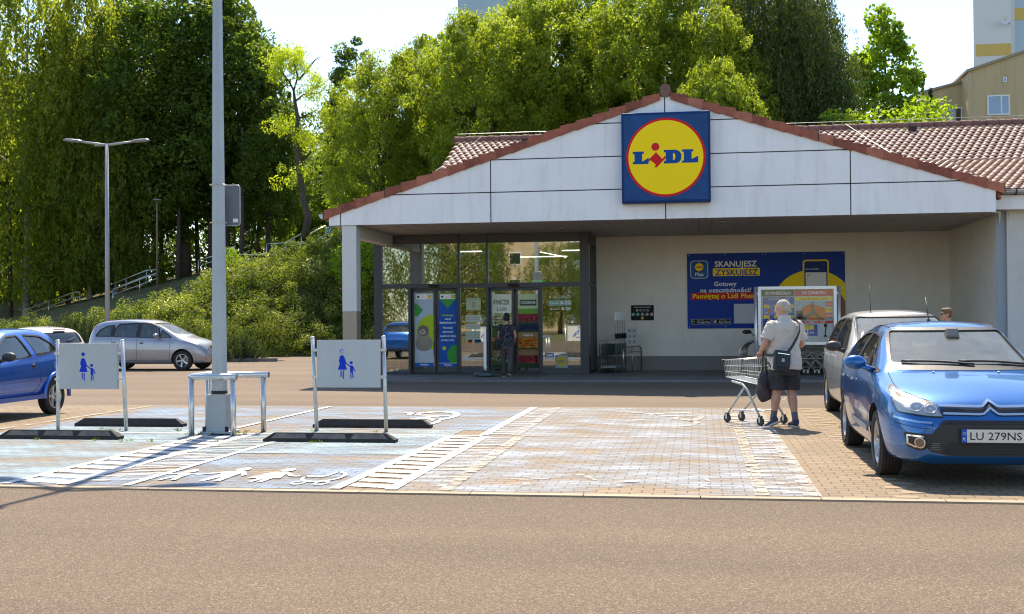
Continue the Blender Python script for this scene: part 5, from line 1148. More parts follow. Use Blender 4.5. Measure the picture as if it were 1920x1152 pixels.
# ------------------------------------------------------------------ bay signs: woman and child on the front, wheelchair on the back
M_SPOST = pm('sign_post_zinc', (.56, .57, .56), .35, metal=.75, bump=.1, bscale=40, var=.12, vscale=10); M_SPAN = streaks(pm('sign_sheet', (.44, .46, .46), .5, metal=.1, var=.04), .12, (6, 6, .8)); SB = ink('#0f35b5', .4)
def bay_sign(label, xl, yl, xr, yr, tl, tr, p0, p1, z0, z1, scratched):
    t = thing('bay_sign', label, 'sign', ((xl + xr) / 2, (yl + yr) / 2, 0), 0, 'parent and child bay signs'); cx, cy = t.location.x, t.location.y
    for x, y, tp in ((xl, yl, tl), (xr, yr, tr)):
        mb = MB(); mb.tube([(x - cx, y - cy, -.1), (x - cx + tp[0], y - cy, tp[1])], .027, M_SPOST, 12); mb.lathe([(0, .006), (.024, .004), (.029, 0), (.029, -.02)], (x - cx + tp[0], y - cy, tp[1]), 'z', 12, M_SPOST); mb.build('post', M_SPOST, t)
    for x in (p0 - .03, p1 + .035):
        for z in (z0 + .14, z1 - .14): mb = MB(); mb.box((x - cx, -.01, z), (.09, .05, .035), M_SPOST); mb.build('clamp', M_SPOST, t)
    px0, px1 = p0 - cx, p1 - cx
    mb = MB(); mb.b2((px0, -.04, z0), (px1, -.022, z1), M_SPAN); mb.b2((px0, -.021, z0), (px0 + .02, .005, z1), M_SPAN); mb.b2((px1 - .02, -.021, z0), (px1, .005, z1), M_SPAN); mb.b2((px0 + .021, -.0215, z1 - .015), (px1 - .021, .0, z1), M_SPAN); pn = mb.build('panel', M_SPAN, t)
    mb = MB(); W, H_ = px1 - px0, z1 - z0; A = Art(mb, (px0, -.0405, z0), lay=.0008)
    cx_, s = W * (.415 if not scratched else .40), H_
    A.disc(cx_, s * .765, s * .042, SB, 1, 24)
    if scratched: A.disc(cx_ + .004, s * .762, s * .033, ink('#aab4c4'), 2, 20)
    A.poly([(cx_ - s * .045, s * .66), (cx_, s * .685), (cx_ + s * .045, s * .655), (cx_ + s * .10, s * .50), (cx_ + s * .075, s * .485), (cx_ + s * .055, s * .54), (cx_ + s * .105, s * .375), (cx_ - s * .095, s * .375), (cx_ - s * .05, s * .5), (cx_ - s * .07, s * .56)], SB, 1)
    for dx in (-.035, .012): A.rect(cx_ + s * dx, s * (.22 if dx < 0 else .185), cx_ + s * (dx + .026), s * .36, SB, 1)
    k = cx_ + s * .20; A.disc(k, s * .52, s * .034, SB, 1, 20); A.poly([(k - s * .115, s * .50), (k - s * .1, s * .515), (k - s * .03, s * .465), (k + s * .03, s * .46), (k + s * .10, s * .345), (k + s * .08, s * .335), (k + s * .04, s * .40), (k + s * .045, s * .31), (k - s * .025, s * .31), (k - s * .025, s * .43)], SB, 1)
    A.rect(k - s * .02, s * .185, k + s * .002, s * .305, SB, 1); A.poly([(k + s * .015, s * .305), (k + s * .04, s * .305), (k + s * .05, s * .2), (k + s * .028, s * .195)], SB, 1)
    mb.build('pictogram', None, pn)
    mb = MB(); A = Art(mb, (px1, -.0205, z0), (-1, 0, 0), (0, 0, 1), (0, 1, 0), lay=.001); A.rect(.022, .01, W - .022, H_ - .02, ink('#d8d8d2'), 0); A.ring(W * .5, H_ * .4, .11, .135, SB, 1, 24, -130, 100); A.line([(W * .47, H_ * .72), (W * .5, H_ * .45), (W * .66, H_ * .43), (W * .72, H_ * .25)], .03, SB, 2); A.disc(W * .46, H_ * .82, .035, SB, 1); mb.build('pictogram', None, pn)
bay_sign('parent and child parking sign on the left, beside the blue hatchback', -9.0, 15.46, -7.91, 15.36, (.0, 1.29), (-.06, 1.29), -8.93, -8.05, .60, 1.24, False)
bay_sign('parent and child parking sign right of the grey pole, with a scratched head', -5.20, 15.54, -4.22, 15.54, (-.06, 1.315), (-.03, 1.32), -5.185, -4.29, .62, 1.27, True)

# rubber wheel stops
M_RUB = pm('black_rubber', (.022, .021, .020), .8, bump=.4, bscale=60, var=.3, vscale=8); M_RUBD = pm('faded_reflector', (.16, .13, .105), .7, bump=.3, bscale=50, var=.45, vscale=9)
def wheel_stop(label, x0, x1, y, face):
    t = thing('wheel_stop', label, 'wheel stop', ((x0 + x1) / 2, y, .012), 0, 'rubber wheel stops'); L = (x1 - x0) / 2
    mb = MB(); vs = []
    for x, w, h_ in ((-L, .075, .045), (-L + .02, .078, .05), (-L + .13, .055, .12), (L - .13, .055, .12), (L - .02, .078, .05), (L, .075, .045)):
        vs += [(x, -.078, 0), (x, -.078, .045), (x, -w * .55 if h_ > .1 else -w, h_), (x, w * .55 if h_ > .1 else w, h_), (x, .078, .045), (x, .078, 0)]
    n = 6; fs = [(i * n + k, i * n + (k + 1) % n, (i + 1) * n + (k + 1) % n, (i + 1) * n + k) for i in range(5) for k in range(n)] + [tuple(range(n)), tuple(range(30, 36))[::-1]]
    mb.add(vs, fs, M_RUB); mb.build('rubber_block', M_RUB, t)
    if face:
        for a, b, c, d in ((-L + .16, -L + .10, -L + .54, -L + .57), (-L + .62, -L + .60, -L + .98, -L + 1.0) if 0 else (-L + .66, -L + .63, L - .66, L - .63), (L - .54, L - .57, L - .16, L - .10)):
            def sf(x, q): return (x, -.078 + (.078 - .030) * q - .004, .045 + .075 * q)
            mb = MB(); mb.add([sf(b, .12), sf(d, .12), sf(c, .88), sf(a, .88)], [(0, 1, 2, 3)], M_RUBD); mb.build('reflector', M_RUBD, t, fixn=False)
wheel_stop('black wheel stop with three faded reflector fields, in front of the left bay sign', -9.12, -7.43, 14.28, True)
wheel_stop('plain black wheel stop behind the left bay sign', -9.06, -7.38, 16.08, False)
wheel_stop('black wheel stop with three faded reflector fields, right of the grey pole', -5.43, -3.72, 14.18, True)
wheel_stop('plain black wheel stop behind the right bay sign', -5.45, -3.73, 16.16, False)

# ------------------------------------------------------------------ tall grey pole with its guard rail
M_POLE = streaks(pm('grey_pole_zinc', (.38, .41, .42), .5, metal=.35, bump=.06, bscale=30, var=.08, vscale=3), .14, (5, 5, .6))
t = thing('lamp_pole', 'tall octagonal grey lamp pole inside a tube guard rail', 'lamp post', (-6.44, 15.13, 0)); HP = 8.1
mb = MB(); mb.tube([(0, 0, .45), (0, 0, HP)], [.112, .052], M_POLE, 8, True); pl = mb.build('pole', M_POLE, t, smooth=False)
mb = MB(); mb.box((0, 0, .04), (.42, .36, .03), M_POLE, bev=.006)
vs = [];
for z, w, d in ((.056, .175, .15), (.10, .155, .135), (.3, .14, .13), (.55, .132, .125)): vs += [(-w, -d, z), (w, -d, z), (w, d, z), (-w, d, z)]
mb.add(vs, [(i * 4 + k, i * 4 + (k + 1) % 4, (i + 1) * 4 + (k + 1) % 4, (i + 1) * 4 + k) for i in range(3) for k in range(4)] + [(12, 13, 14, 15)], M_POLE); mb.build('base_sleeve', M_POLE, t)
for x in (-.16, .16): mb = MB(); mb.cyl((x, -.14, .085), .025, .07, M_RUB, 12); mb.build('bolt_cap', M_RUB, t)
mb = MB(); mb.tube([(0, -.004, .56), (0, -.004, .60)], [.118, .116], M_GAP, 8); mb.build('seal_ring', M_GAP, t)
LENS = pm('lamp_lens', (.45, .42, .36), .3); HEADM = pm('lamp_head_grey', (.20, .21, .24), .45, metal=.3)
def lamp_arm(par, ang, z, ln=.85, s=1.0, mat=None):
    mat = mat or M_POLE
    d = Vector((math.cos(ang), math.sin(ang), 0)); e = d.cross(Vector((0, 0, 1)))
    mb = MB(); mb.tube([(0, 0, z), d * ln * s + Vector((0, 0, z + .12 * s))], [.045 * s, .035 * s], mat, 8); a = mb.build('arm', mat, par)
    mb = MB(); vs = []; c = d * (ln * s) + Vector((0, 0, z + .13 * s))
    for q, w, tp, bt in ((-.05, .05, .03, -.03), (.05, .10, .05, -.035), (.25, .12, .055, -.035), (.45, .11, .045, -.03), (.55, .07, .02, -.02)):
        for sy, zz in ((-w, bt), (w, bt), (w, tp * .5), (w * .6, tp), (-w * .6, tp), (-w, tp * .5)): vs.append(c + d * q * s + e * sy * s + Vector((0, 0, (zz + q * .08) * s)))
    n = 6; mb.add(vs, [(i * n + k, i * n + (k + 1) % n, (i + 1) * n + (k + 1) % n, (i + 1) * n + k) for i in range(4) for k in range(n)] + [tuple(range(n)), tuple(range(24, 30))[::-1]], HEADM); hd = mb.build('lamp_head', HEADM, par)
    mb = MB(); mb.add([c + d * q * s + e * w * s + Vector((0, 0, (-.040 + q * .08) * s)) for q, w in ((.08, -.07), (.42, -.07), (.42, .07), (.08, .07))], [(0, 1, 2, 3)], LENS); mb.build('lens', LENS, hd, fixn=False)
for a in (R(-95), R(25), R(145)): lamp_arm(t, a, HP - .02, .8, 1.05)
t = thing('plate_back', 'grey back of a road sign strapped to the tall grey pole', 'sign', (-6.39, 15.29, 3.13))
mb = MB(); vs = []; A = Art(mb, (-.18, .0, -.275), (1, 0, 0), (0, 0, 1), (0, -1, 0)); A.rrect(0, 0, .365, .55, .035, pm('plate_back_grey', (.16, .17, .19), .55, metal=.3), 0)
pts = []
for cx, cy, a0 in ((.33, .515, 0), (.035, .515, 90), (.035, .035, 180), (.33, .035, 270)): pts += [(cx + .035 * math.cos(R(a0 + 18 * i)) - .18, 0, cy + .035 * math.sin(R(a0 + 18 * i)) - .275) for i in range(6)]
mb.tube(pts, .007, M_ZINC, 6, closed=True); mb.build('plate', None, t, rz=R(6))
mb = MB(); mb.b2((.09, -.012, -.235), (.16, -.006, -.185), C_WHITE); mb.build('sticker', C_WHITE, t, rz=R(6))
for z in (-.25, .265): mb = MB(); mb.tube([(-.05 + .115 * math.cos(2 * PI * k / 16), -.16 + .115 * math.sin(2 * PI * k / 16), z) for k in range(16)], .006, pm('strap_steel', (.6, .62, .62), .3, metal=.9), 5, closed=True); mb.build('strap', None, t)
t = thing('guard_rail', 'galvanised tube guard rail bent round the foot of the tall grey pole', 'guard rail', (-6.42, 15.1, 0))
pp = [(.47, -.30), (.1, -.30), (-.18, -.30)] + [(-.18 + .15 * math.cos(a), -.15 + .15 * math.sin(a)) for a in np.linspace(R(260), R(185), 6)] + [(-.33, .12)] + [(-.18 + .15 * math.cos(a), .15 + .15 * math.sin(a)) for a in np.linspace(R(175), R(95), 6)] + [(-.1, .30), (.58, .30)]
pp = [(a * 1.0, b) for a, b in pp]; pp[0] = (.36, -.30)
mb = MB(); mb.tube([(a, b, .80) for a, b in pp], .043, M_RAIL, 14); mb.build('top_tube', M_RAIL, t)
for a, b in ((-.29, -.27), (.31, -.30), (-.29, .27), (.50, .30)): mb = MB(); mb.tube([(a, b, -.1), (a, b, .79)], .037, M_RAIL, 14); mb.build('post', M_RAIL, t)
# slim three-armed lamp post behind the silver car, and two park lamps
M_POLE2 = pm('slim_pole_grey', (.34, .35, .38), .5, metal=.3)
t = thing('lamp_post', 'slim grey three-armed lamp post behind the silver car', 'lamp post', (-19.3, 36.2, 0))
mb = MB(); mb.tube([(0, 0, -.1), (0, 0, 7.4)], [.085, .055], M_POLE2, 10); mb.build('pole', M_POLE2, t)
for a in (R(192), R(12), R(130)): lamp_arm(t, a, 7.38, .85, 1.0, M_POLE2)
for px, Y, lab in ((295, 88, 'thin rusty park lamp at the railings, left of the tall grey pole'), (643, 92, 'thin park lamp beyond the left eave of the shop')):
    X = px_at(px, Y); z = hz(X, Y); D = -X * math.sin(yaw) + Y * math.cos(yaw); top = 1.55 + (600 - (373 if px < 400 else 297)) / FPX * D - z
    t = thing('park_lamp', lab, 'lamp post', (X, Y, z), 0, 'park lamps on the bank'); PM_ = pm('rusty_pole', (.22, .15, .10), .7, metal=.2)
    mb = MB(); mb.tube([(0, 0, -.2), (0, 0, top)], [.09, .06], PM_, 8); mb.build('pole', PM_, t); mb = MB(); mb.lathe([(0, .1), (.25, .06), (.34, 0), (.3, -.04), (0, -.05)], (0, 0, top), 'z', 16, HEADM); mb.build('lamp_head', HEADM, t)
# pavement sign on a wheeled foot by the doors
t = thing('pavement_sign', 'narrow blue pavement sign on a dark wheeled foot, seen edge-on by the doors', 'sign', (-5.45, 29.85, .05), R(8))
mb = MB(); vs = []
for z, w, d in ((.03, .36, .26), (.10, .33, .24), (.15, .10, .09)): vs += [(w * math.cos(2 * PI * k / 8 + .39), d * math.sin(2 * PI * k / 8 + .39), z) for k in range(8)]
FOOT = pm('foot_plastic', (.05, .065, .075), .5, var=.2); mb.add(vs, [(i * 8 + k, i * 8 + (k + 1) % 8, (i + 1) * 8 + (k + 1) % 8, (i + 1) * 8 + k) for i in range(2) for k in range(8)] + [tuple(range(8))[::-1], tuple(range(16, 24))], FOOT); mb.build('foot', FOOT, t)
for x, y in ((-.2, -.2), (.2, -.2)): mb = MB(); mb.cyl((x, y, .035), .035, .03, M_RUB, 12, 'y'); mb.build('caster', M_RUB, t)
mb = MB(); mb.b2((-.035, -.36, .22), (.035, .36, 1.28), ALU); mb.b2((-.037, -.33, .27), (-.0355, .33, 1.23), PB); mb.b2((.0355, -.33, .27), (.037, .33, 1.23), ink('#1f4f8c')); mb.build('panel', ALU, t, rz=R(0))
mb = MB(); mb.tube([(0, 0, .12), (0, 0, .23)], .03, ALU, 10); mb.build('neck', ALU, t)

# ------------------------------------------------------------------ cars
def paint(name, c, rough=.38, metal=.65, coat=1.0, dirt=.12):
    m = pm(name, c, rough, metal, coat, var=dirt, vscale=1.6); return m
def mono(tab):
    X = np.array([p[0] for p in tab], float); Y = np.array([p[1] for p in tab], float); h = np.diff(X); d = np.diff(Y) / h; m = np.zeros(len(X))
    m[0], m[-1] = d[0], d[-1]
    for i in range(1, len(X) - 1): m[i] = 0 if d[i - 1] * d[i] <= 0 else 2 * d[i - 1] * d[i] / (d[i - 1] + d[i])
    def f(x):
        x = np.clip(x, X[0], X[-1]); i = int(np.clip(np.searchsorted(X, x) - 1, 0, len(h) - 1)); t = (x - X[i]) / h[i]
        return (2 * t ** 3 - 3 * t * t + 1) * Y[i] + (t ** 3 - 2 * t * t + t) * h[i] * m[i] + (-2 * t ** 3 + 3 * t * t) * Y[i + 1] + (t ** 3 - t * t) * h[i] * m[i + 1]
    return f
def bspl(P, n):
    P = np.array(P, float); out = []; K = len(P) - 3
    for i in range(n):
        u = i / (n - 1) * K; k = min(int(u), K - 1); t = u - k
        b = np.array([(1 - t) ** 3, 3 * t ** 3 - 6 * t * t + 4, -3 * t ** 3 + 3 * t * t + 3 * t + 1, t ** 3]) / 6
        out.append(b @ P[k:k + 4])
    return out
class Car:
    def __init__(s, sp, M=40, dx=.04):
        s.sp = sp; s.zt, s.be, s.W, s.zb, s.cr = [mono(sp[k]) for k in ('zt', 'belt', 'W', 'zb', 'crown')]
        x0, x1 = sp['zt'][0][0], sp['zt'][-1][0]; n = int((x1 - x0) / dx)
        t = np.linspace(-1, 1, n); st = (np.sign(t) * (1 - (1 - abs(t)) ** 1.18) * .5 + .5) * (x1 - x0) + x0
        rings = [s.ring(x, M) for x in st]
        def cap(r, sgn, b=.012):
            r = np.array(r); c = r.mean(0); out = []
            for q, k in ((.93, .55), (.75, .85), (.45, .97), (.15, 1)): p = c + (r - c) * q; p[:, 0] = r[:, 0] + sgn * b * k; out.append(p)
            return out
        allr = cap(rings[0], -1)[::-1] + [np.array(r) for r in rings] + cap(rings[-1], 1)
        m = len(allr[0]); vs = np.concatenate(allr); fs = [(i * m + k, i * m + (k + 1) % m, (i + 1) * m + (k + 1) % m, (i + 1) * m + k) for i in range(len(allr) - 1) for k in range(m)]
        fs += [tuple(range(m))[::-1], tuple(range((len(allr) - 1) * m, len(allr) * m))]
        me = bpy.data.meshes.new('hull'); me.from_pydata([tuple(v) for v in vs], [], fs); bm = bmesh.new(); bm.from_mesh(me); bmesh.ops.remove_doubles(bm, verts=bm.verts, dist=1e-5); bmesh.ops.recalc_face_normals(bm, faces=bm.faces); bm.to_mesh(me); bm.normal_update(); s.bvh = BVHTree.FromBMesh(bm)
        s.faces = [(f.calc_center_median().copy(), f.normal.copy(), [v.co - v.normal * .012 for v in f.verts]) for f in bm.faces]
        bm.free(); s.me = me
    def ctrl(s, x):
        zt, be, W, zb, cr = s.zt(x), s.be(x), s.W(x), s.zb(x), s.cr(x); be = min(be, zt - .05); hh = max(0.0, zt - cr - be); tk = s.sp.get('tuck', .38)
        y8 = W - .10 - tk * hh; zm = zb + (be - zb) * .62
        return [(0, zb), (.55 * W, zb), (W - .07, zb), (W - .035, zb + .10), (W, zb + (be - zb) * .45), (W + .004, zm), (W - .012, be - .05), (W - .04, be + .004), (W - .06 - tk * .42 * hh, be + .5 * hh), (y8 + .008, be + hh * .93 + .0), (y8 - .05, be + hh + .028), (.55 * y8, zt - .25 * cr + .004), (0, zt)]
    def ring(s, x, M):
        c = s.ctrl(x); P = [(-c[1][0], c[1][1])] + c + [(-c[-2][0], c[-2][1])]; half = bspl(P, M)
        r = [(x, p[0], p[1]) for p in half] + [(x, -p[0], p[1]) for p in half[-2:0:-1]]; return r
    def hit(s, a, b, axis):
        o, d = {'L': ((a, 2.5, b), (0, -1, 0)), 'R': ((a, -2.5, b), (0, 1, 0)), 'F': ((4, a, b), (-1, 0, 0)), 'B': ((-4, a, b), (1, 0, 0)), 'T': ((a, b, 3), (0, 0, -1))}[axis]
        h = s.bvh.ray_cast(Vector(o), Vector(d)); return (h[0], h[1]) if h[0] is not None else (None, None)
    def patch(s, mb, poly, axis, off, mat, step=.04, thick=0):
        pts = [Vector(p) for p in poly]; n0 = len(pts); x0, x1 = min(p.x for p in pts), max(p.x for p in pts); y0, y1 = min(p.y for p in pts), max(p.y for p in pts)
        dense = []
        for i in range(n0):
            a, b = pts[i], pts[(i + 1) % n0]; k = max(1, int((b - a).length / step)); dense += [a.lerp(b, j / k) for j in range(k)]
        grid = []; y = y0 + step / 2
        while y < y1:
            x = x0 + step / 2
            while x < x1: grid.append(Vector((x, y))); x += step
            y += step
        r = delaunay_2d_cdt(dense + grid, [], [list(range(len(dense)))], 1, 1e-6); vs = []; ok = []
        for v in r[0]:
            p, nrm = s.hit(v.x, v.y, axis); ok.append(p is not None); vs.append(p + nrm * off if p is not None else Vector((0, 0, 0)))
        mb.add(vs, [tuple(f) for f in r[2] if all(ok[i] for i in f)], mat, True)
    def ribbon(s, mb, line, axis, w, off, mat, step=.04):
        """thin line lying on the bodywork: door gaps, trim"""
        dn = []
        for (a, b), (c, d) in zip(line[:-1], line[1:]):
            k = max(1, int(math.hypot(c - a, d - b) / step)); dn += [(a + (c - a) * j / k, b + (d - b) * j / k) for j in range(k)]
        dn.append(line[-1]); L = []; 
        for i, p in enumerate(dn):
            q0, q1 = dn[max(i - 1, 0)], dn[min(i + 1, len(dn) - 1)]; tx, ty = q1[0] - q0[0], q1[1] - q0[1]; ln = math.hypot(tx, ty) or 1; nx, ny = -ty / ln * w / 2, tx / ln * w / 2
            A_, na = s.hit(p[0] + nx, p[1] + ny, axis); B_, nb = s.hit(p[0] - nx, p[1] - ny, axis)
            L.append((A_ + na * off, B_ + nb * off) if A_ is not None and B_ is not None else None)
        for a, b in zip(L[:-1], L[1:]):
            if a and b: mb.add([a[0], b[0], b[1], a[1]], [(0, 1, 2, 3)], mat, True)
def inside(p, poly):
    x, y = p; c = False; n = len(poly)
    for i in range(n):
        (x1, y1), (x2, y2) = poly[i], poly[(i + 1) % n]
        if (y1 > y) != (y2 > y) and x < (x2 - x1) * (y - y1) / (y2 - y1) + x1: c = not c
    return c
def grow(poly, d):
    cx, cy = sum(p[0] for p in poly) / len(poly), sum(p[1] for p in poly) / len(poly); out = []
    for x, y in poly: l_ = math.hypot(x - cx, y - cy) or 1; out.append((x + (x - cx) / l_ * d * 1.3, y + (y - cy) / l_ * d * 1.3))
    return out
def rpoly(poly, r=.04, k=4):
    """round the corners"""
    out = []; n = len(poly)
    for i in range(n):
        p0, p1, p2 = Vector(poly[i - 1]), Vector(poly[i]), Vector(poly[(i + 1) % n]); a = (p0 - p1); b = (p2 - p1); rr = min(r, a.length * .45, b.length * .45); A_ = p1 + a.normalized() * rr; B_ = p1 + b.normalized() * rr
        for j in range(k + 1): t = j / k; q = A_ * (1 - t) ** 2 + p1 * 2 * t * (1 - t) + B_ * t * t; out.append((q.x, q.y))
    return out
def boolean(base, cutter, op='DIFFERENCE'):
    md = base.modifiers.new('b', 'BOOLEAN'); md.object = cutter; md.operation = op; md.solver = 'EXACT'
    dg = bpy.context.evaluated_depsgraph_get(); me = bpy.data.meshes.new_from_object(base.evaluated_get(dg)); base.modifiers.clear(); base.data = me; bpy.data.objects.remove(cutter)
M_CGLASS = glass_mat('car_glass', (.62, .68, .62), .11, .6); M_CDUST = glass_mat('dusty_windscreen', (.60, .64, .60), .12, .5)
def dusty(m, fac=.16, c=(.55, .53, .48)):
    n, l = nt(m); out = n['Material Output']; src = out.inputs[0].links[0].from_socket; d = n.new('ShaderNodeBsdfDiffuse'); d.inputs[0].default_value = (*c, 1)
    tc = n.new('ShaderNodeTexCoord'); no = n.new('ShaderNodeTexNoise'); no.inputs['Scale'].default_value = 3.5; no.inputs['Detail'].default_value = 8; no.inputs['Distortion'].default_value = 1.2; l.new(tc.outputs['Object'], no.inputs['Vector'])
    mr = n.new('ShaderNodeMapRange'); mr.inputs[1].default_value = .3; mr.inputs[2].default_value = .7; mr.inputs[3].default_value = fac * .75; mr.inputs[4].default_value = fac * 1.25; l.new(no.outputs[0], mr.inputs[0])
    mx = n.new('ShaderNodeMixShader'); l.new(mr.outputs[0], mx.inputs[0]); l.new(src, mx.inputs[1]); l.new(d.outputs[0], mx.inputs[2]); l.new(mx.outputs[0], out.inputs[0]); return m
dusty(M_CDUST, .19, (.52, .54, .47)); dusty(M_CGLASS, .02)
M_TYRE = pm('tyre_rubber', (.022, .020, .019), .85, bump=.5, bscale=50, var=.3, vscale=10); M_RIM = pm('alloy_rim', (.52, .52, .52), .3, metal=.8, var=.1); M_TRIM = pm('black_trim', (.02, .02, .022), .5, bump=.1); M_SEAT = pm('seat_fabric', (.05, .05, .055), .9, bump=.3); M_CHROME = pm('chrome', (.75, .76, .78), .12, metal=1.0)
M_INT = pm('cabin_plastic', (.16, .155, .14), .7); M_RED = pm('tail_lamp_red', (.45, .012, .01), .15, coat=1); M_WELL = pm('wheel_well', (.012, .012, .012), .9); M_DISC = pm('brake_disc', (.25, .25, .25), .4, metal=.8)
WHEELS = {}
def wheel_meshes(Rw, w, spokes, wide):
    k = (Rw, spokes)
    if k in WHEELS: return WHEELS[k]
    mb = MB(); ri = Rw * .66
    prof = [(ri, -w / 2 + .012), (ri + .02, -w / 2), (Rw - .03, -w / 2 - .004), (Rw - .006, -w / 2 + .022)]
    for i in range(6): q = -w / 2 + .03 + (w - .06) * i / 5; prof += [(Rw, q - .006), (Rw - .008, q), (Rw, q + .006)]
    prof += [(Rw - .006, w / 2 - .022), (Rw - .03, w / 2 + .004), (ri + .02, w / 2), (ri, w / 2 - .012)]
    mb.lathe(prof, (0, 0, 0), 'y', 40, M_TYRE); ty = mb.build('tyre', M_TYRE); a = ty.data; bpy.data.objects.remove(ty)
    mb = MB(); mb.lathe([(ri, w / 2 - .014), (ri - .012, w / 2 - .012), (ri - .022, w / 2 - .03), (ri - .03, 0), (ri - .02, -w / 2 + .02), (ri, -w / 2 + .014)], (0, 0, 0), 'y', 40, M_RIM)
    mb.lathe([(0, w / 2 - .035), (.035, w / 2 - .037), (.055, w / 2 - .05), (.06, .0)], (0, 0, 0), 'y', 20, M_RIM)
    for i in range(spokes):
        an = 2 * PI * i / spokes + .3; c, s_ = math.cos(an), math.sin(an); vs = []
        for rr, hw, y in ((.045, wide * .75, w / 2 - .042), (ri * .55, wide * .62, w / 2 - .03), (ri - .01, wide, w / 2 - .022)):
            for u, dy in ((-hw, -.022), (-hw * .7, 0), (hw * .7, 0), (hw, -.022)): vs.append((rr * c - u * s_, y + dy, rr * s_ + u * c))
        mb.add(vs, [(j * 4 + q, j * 4 + q + 1, j * 4 + 5 + q, j * 4 + 4 + q) for j in range(2) for q in range(3)], M_RIM)
    rm = mb.build('rim', M_RIM); autosmooth(rm); b = rm.data; bpy.data.objects.remove(rm)
    mb = MB(); mb.lathe([(0, .0), (ri * .82, .0), (ri * .82, -.012), (0, -.012)], (0, 0, 0), 'y', 28, M_DISC); mb.lathe([(0, -.03), (ri, -.03)], (0, 0, 0), 'y', 28, M_WELL); d = mb.build('brake_disc', M_DISC); c_ = d.data; bpy.data.objects.remove(d)
    WHEELS[k] = (a, b, c_); return WHEELS[k]
def make_car(name, label, sp, loc, rz, body_mat, detail=None):
    C = Car(sp); t = thing(name, label, 'car', loc, rz, None); t['group'] = 'parked cars'
    body = bpy.data.objects.new('body', C.me); COL.objects.link(body); body.data.materials.clear()
    def cut(mb): o = mb.build('cutter'); boolean(body, o)
    Rw, tw_, ax = sp['R'], sp['tw'], sp['axles']
    # cabin cavity
    x0, x1 = sp['cabin']; st = np.linspace(x0, x1, 26); rings = []
    for x in st:
        zt, be, W, cr = C.zt(x), C.be(x), C.W(x), C.cr(x); hh = max(.02, zt - cr - be); y8 = W - .10 - sp.get('tuck', .38) * hh
        zr = min(be + hh - .05, zt - .10); zr = max(zr, .56); zc = max(zt - .065, .60); yb = W - .12
        rings.append([(x, 0, .42), (x, yb, .42), (x, yb, min(be, zr - .02)), (x, max(y8 - .05, .3), zr), (x, .5 * y8, zc - .006), (x, 0, zc), (x, -.5 * y8, zc - .006), (x, -max(y8 - .05, .3), zr), (x, -yb, min(be, zr - .02)), (x, -yb, .42)])
    m = 10; mb = MB(); mb.add([p for r in rings for p in r], [(i * m + k, i * m + (k + 1) % m, (i + 1) * m + (k + 1) % m, (i + 1) * m + k) for i in range(len(rings) - 1) for k in range(m)] + [tuple(range(m))[::-1], tuple(range((len(rings) - 1) * m, len(rings) * m))]); cut(mb)
    for wn_, poly in sp['side'].items(): mb = MB(); mb.prism(rpoly(poly), -1.5, 1.5, 'xz'); cut(mb)
    if sp.get('front'): mb = MB(); mb.prism(rpoly(sp['front'], .05), sp['cabin'][1] - 1.2, 3, 'yz'); cut(mb)
    if sp.get('back'): mb = MB(); mb.prism(rpoly(sp['back'], .05), -3, sp['cabin'][0] + 1.0, 'yz'); cut(mb)
    for xa in ax:
        for s_ in (-1, 1): mb = MB(); mb.cyl((xa, s_ * (C.W(xa) - .13 + .5), Rw + .01), Rw + sp.get('arch', .055), 1.26, None, 40, 'y') if 0 else mb.tube([(xa, s_ * (C.W(xa) - tw_ - .07), Rw + .015), (xa, s_ * 1.6, Rw + .015)], Rw + sp.get('arch', .05), None, 44); cut(mb)
    body.parent = t; body.data.materials.clear(); body.data.materials.append(body_mat); body.name = 'body'
    body.data.polygons.foreach_set('material_index', [0] * len(body.data.polygons)); autosmooth(body, 32)
    # inside and underside faces dark
    body.data.materials.append(M_INT); body.data.materials.append(M_WELL)
    for p in body.data.polygons:
        c = p.center; h_ = C.bvh.find_nearest(c)
        if h_[0] is not None and h_[3] > .02: p.material_index = 1 if c.z > .43 and abs(c.x - (x0 + x1) / 2) < (x1 - x0) / 2 else 2
        elif p.normal.z < -.85 and c.z < .3: p.material_index = 2
    # glass
    def glass(test, nm, mat):
        mb = MB()
        for c, n_, vs in C.faces:
            if test(c, n_): mb.add(vs, [tuple(range(len(vs)))], mat, True)
        if mb.f:
            o = mb.build(nm, mat, t, fixn=False); bm = bmesh.new(); bm.from_mesh(o.data); bmesh.ops.remove_doubles(bm, verts=bm.verts, dist=1e-4); bm.to_mesh(o.data); bm.free(); o.data.polygons.foreach_set('use_smooth', [True] * len(o.data.polygons)); return o
    for poly in sp['side'].values():
        g_ = grow(poly, .045)
        for s_ in (-1, 1): glass(lambda c, n_: s_ * n_.y > .45 and inside((c.x, c.z), g_), 'side_window', M_CGLASS)
    if sp.get('front'): g_ = grow(sp['front'], .04); glass(lambda c, n_: n_.x > .12 and c.x > sp['cabin'][1] - 1.2 and inside((c.y, c.z), g_), 'windscreen', M_CDUST)
    if sp.get('back'): g_ = grow(sp['back'], .04); glass(lambda c, n_: n_.x < -.12 and c.x < sp['cabin'][0] + 1 and inside((c.y, c.z), g_), 'rear_window', M_CGLASS)
    # rubber seals
    def rib(ln, ax_, w, off, mt, nm):
        mb = MB(); C.ribbon(mb, ln, ax_, w, off, mt)
        if mb.f: mb.build(nm, mt, t, fixn=False)
    for poly in sp['side'].values():
        q = rpoly(poly)
        for ax_ in 'LR': rib(q + [q[0]], ax_, .022, .0025, M_TRIM, 'window_seal')
    for key, ax_ in (('front', 'F'), ('back', 'B')):
        if sp.get(key): q = rpoly(sp[key], .05); rib(q + [q[0]], ax_, .03, .0025, M_TRIM, 'window_seal')
    for ln, w_ in sp.get('pillars', []):
        for ax_ in 'LR': rib(ln, ax_, w_, .002, M_TRIM, 'window_pillar')
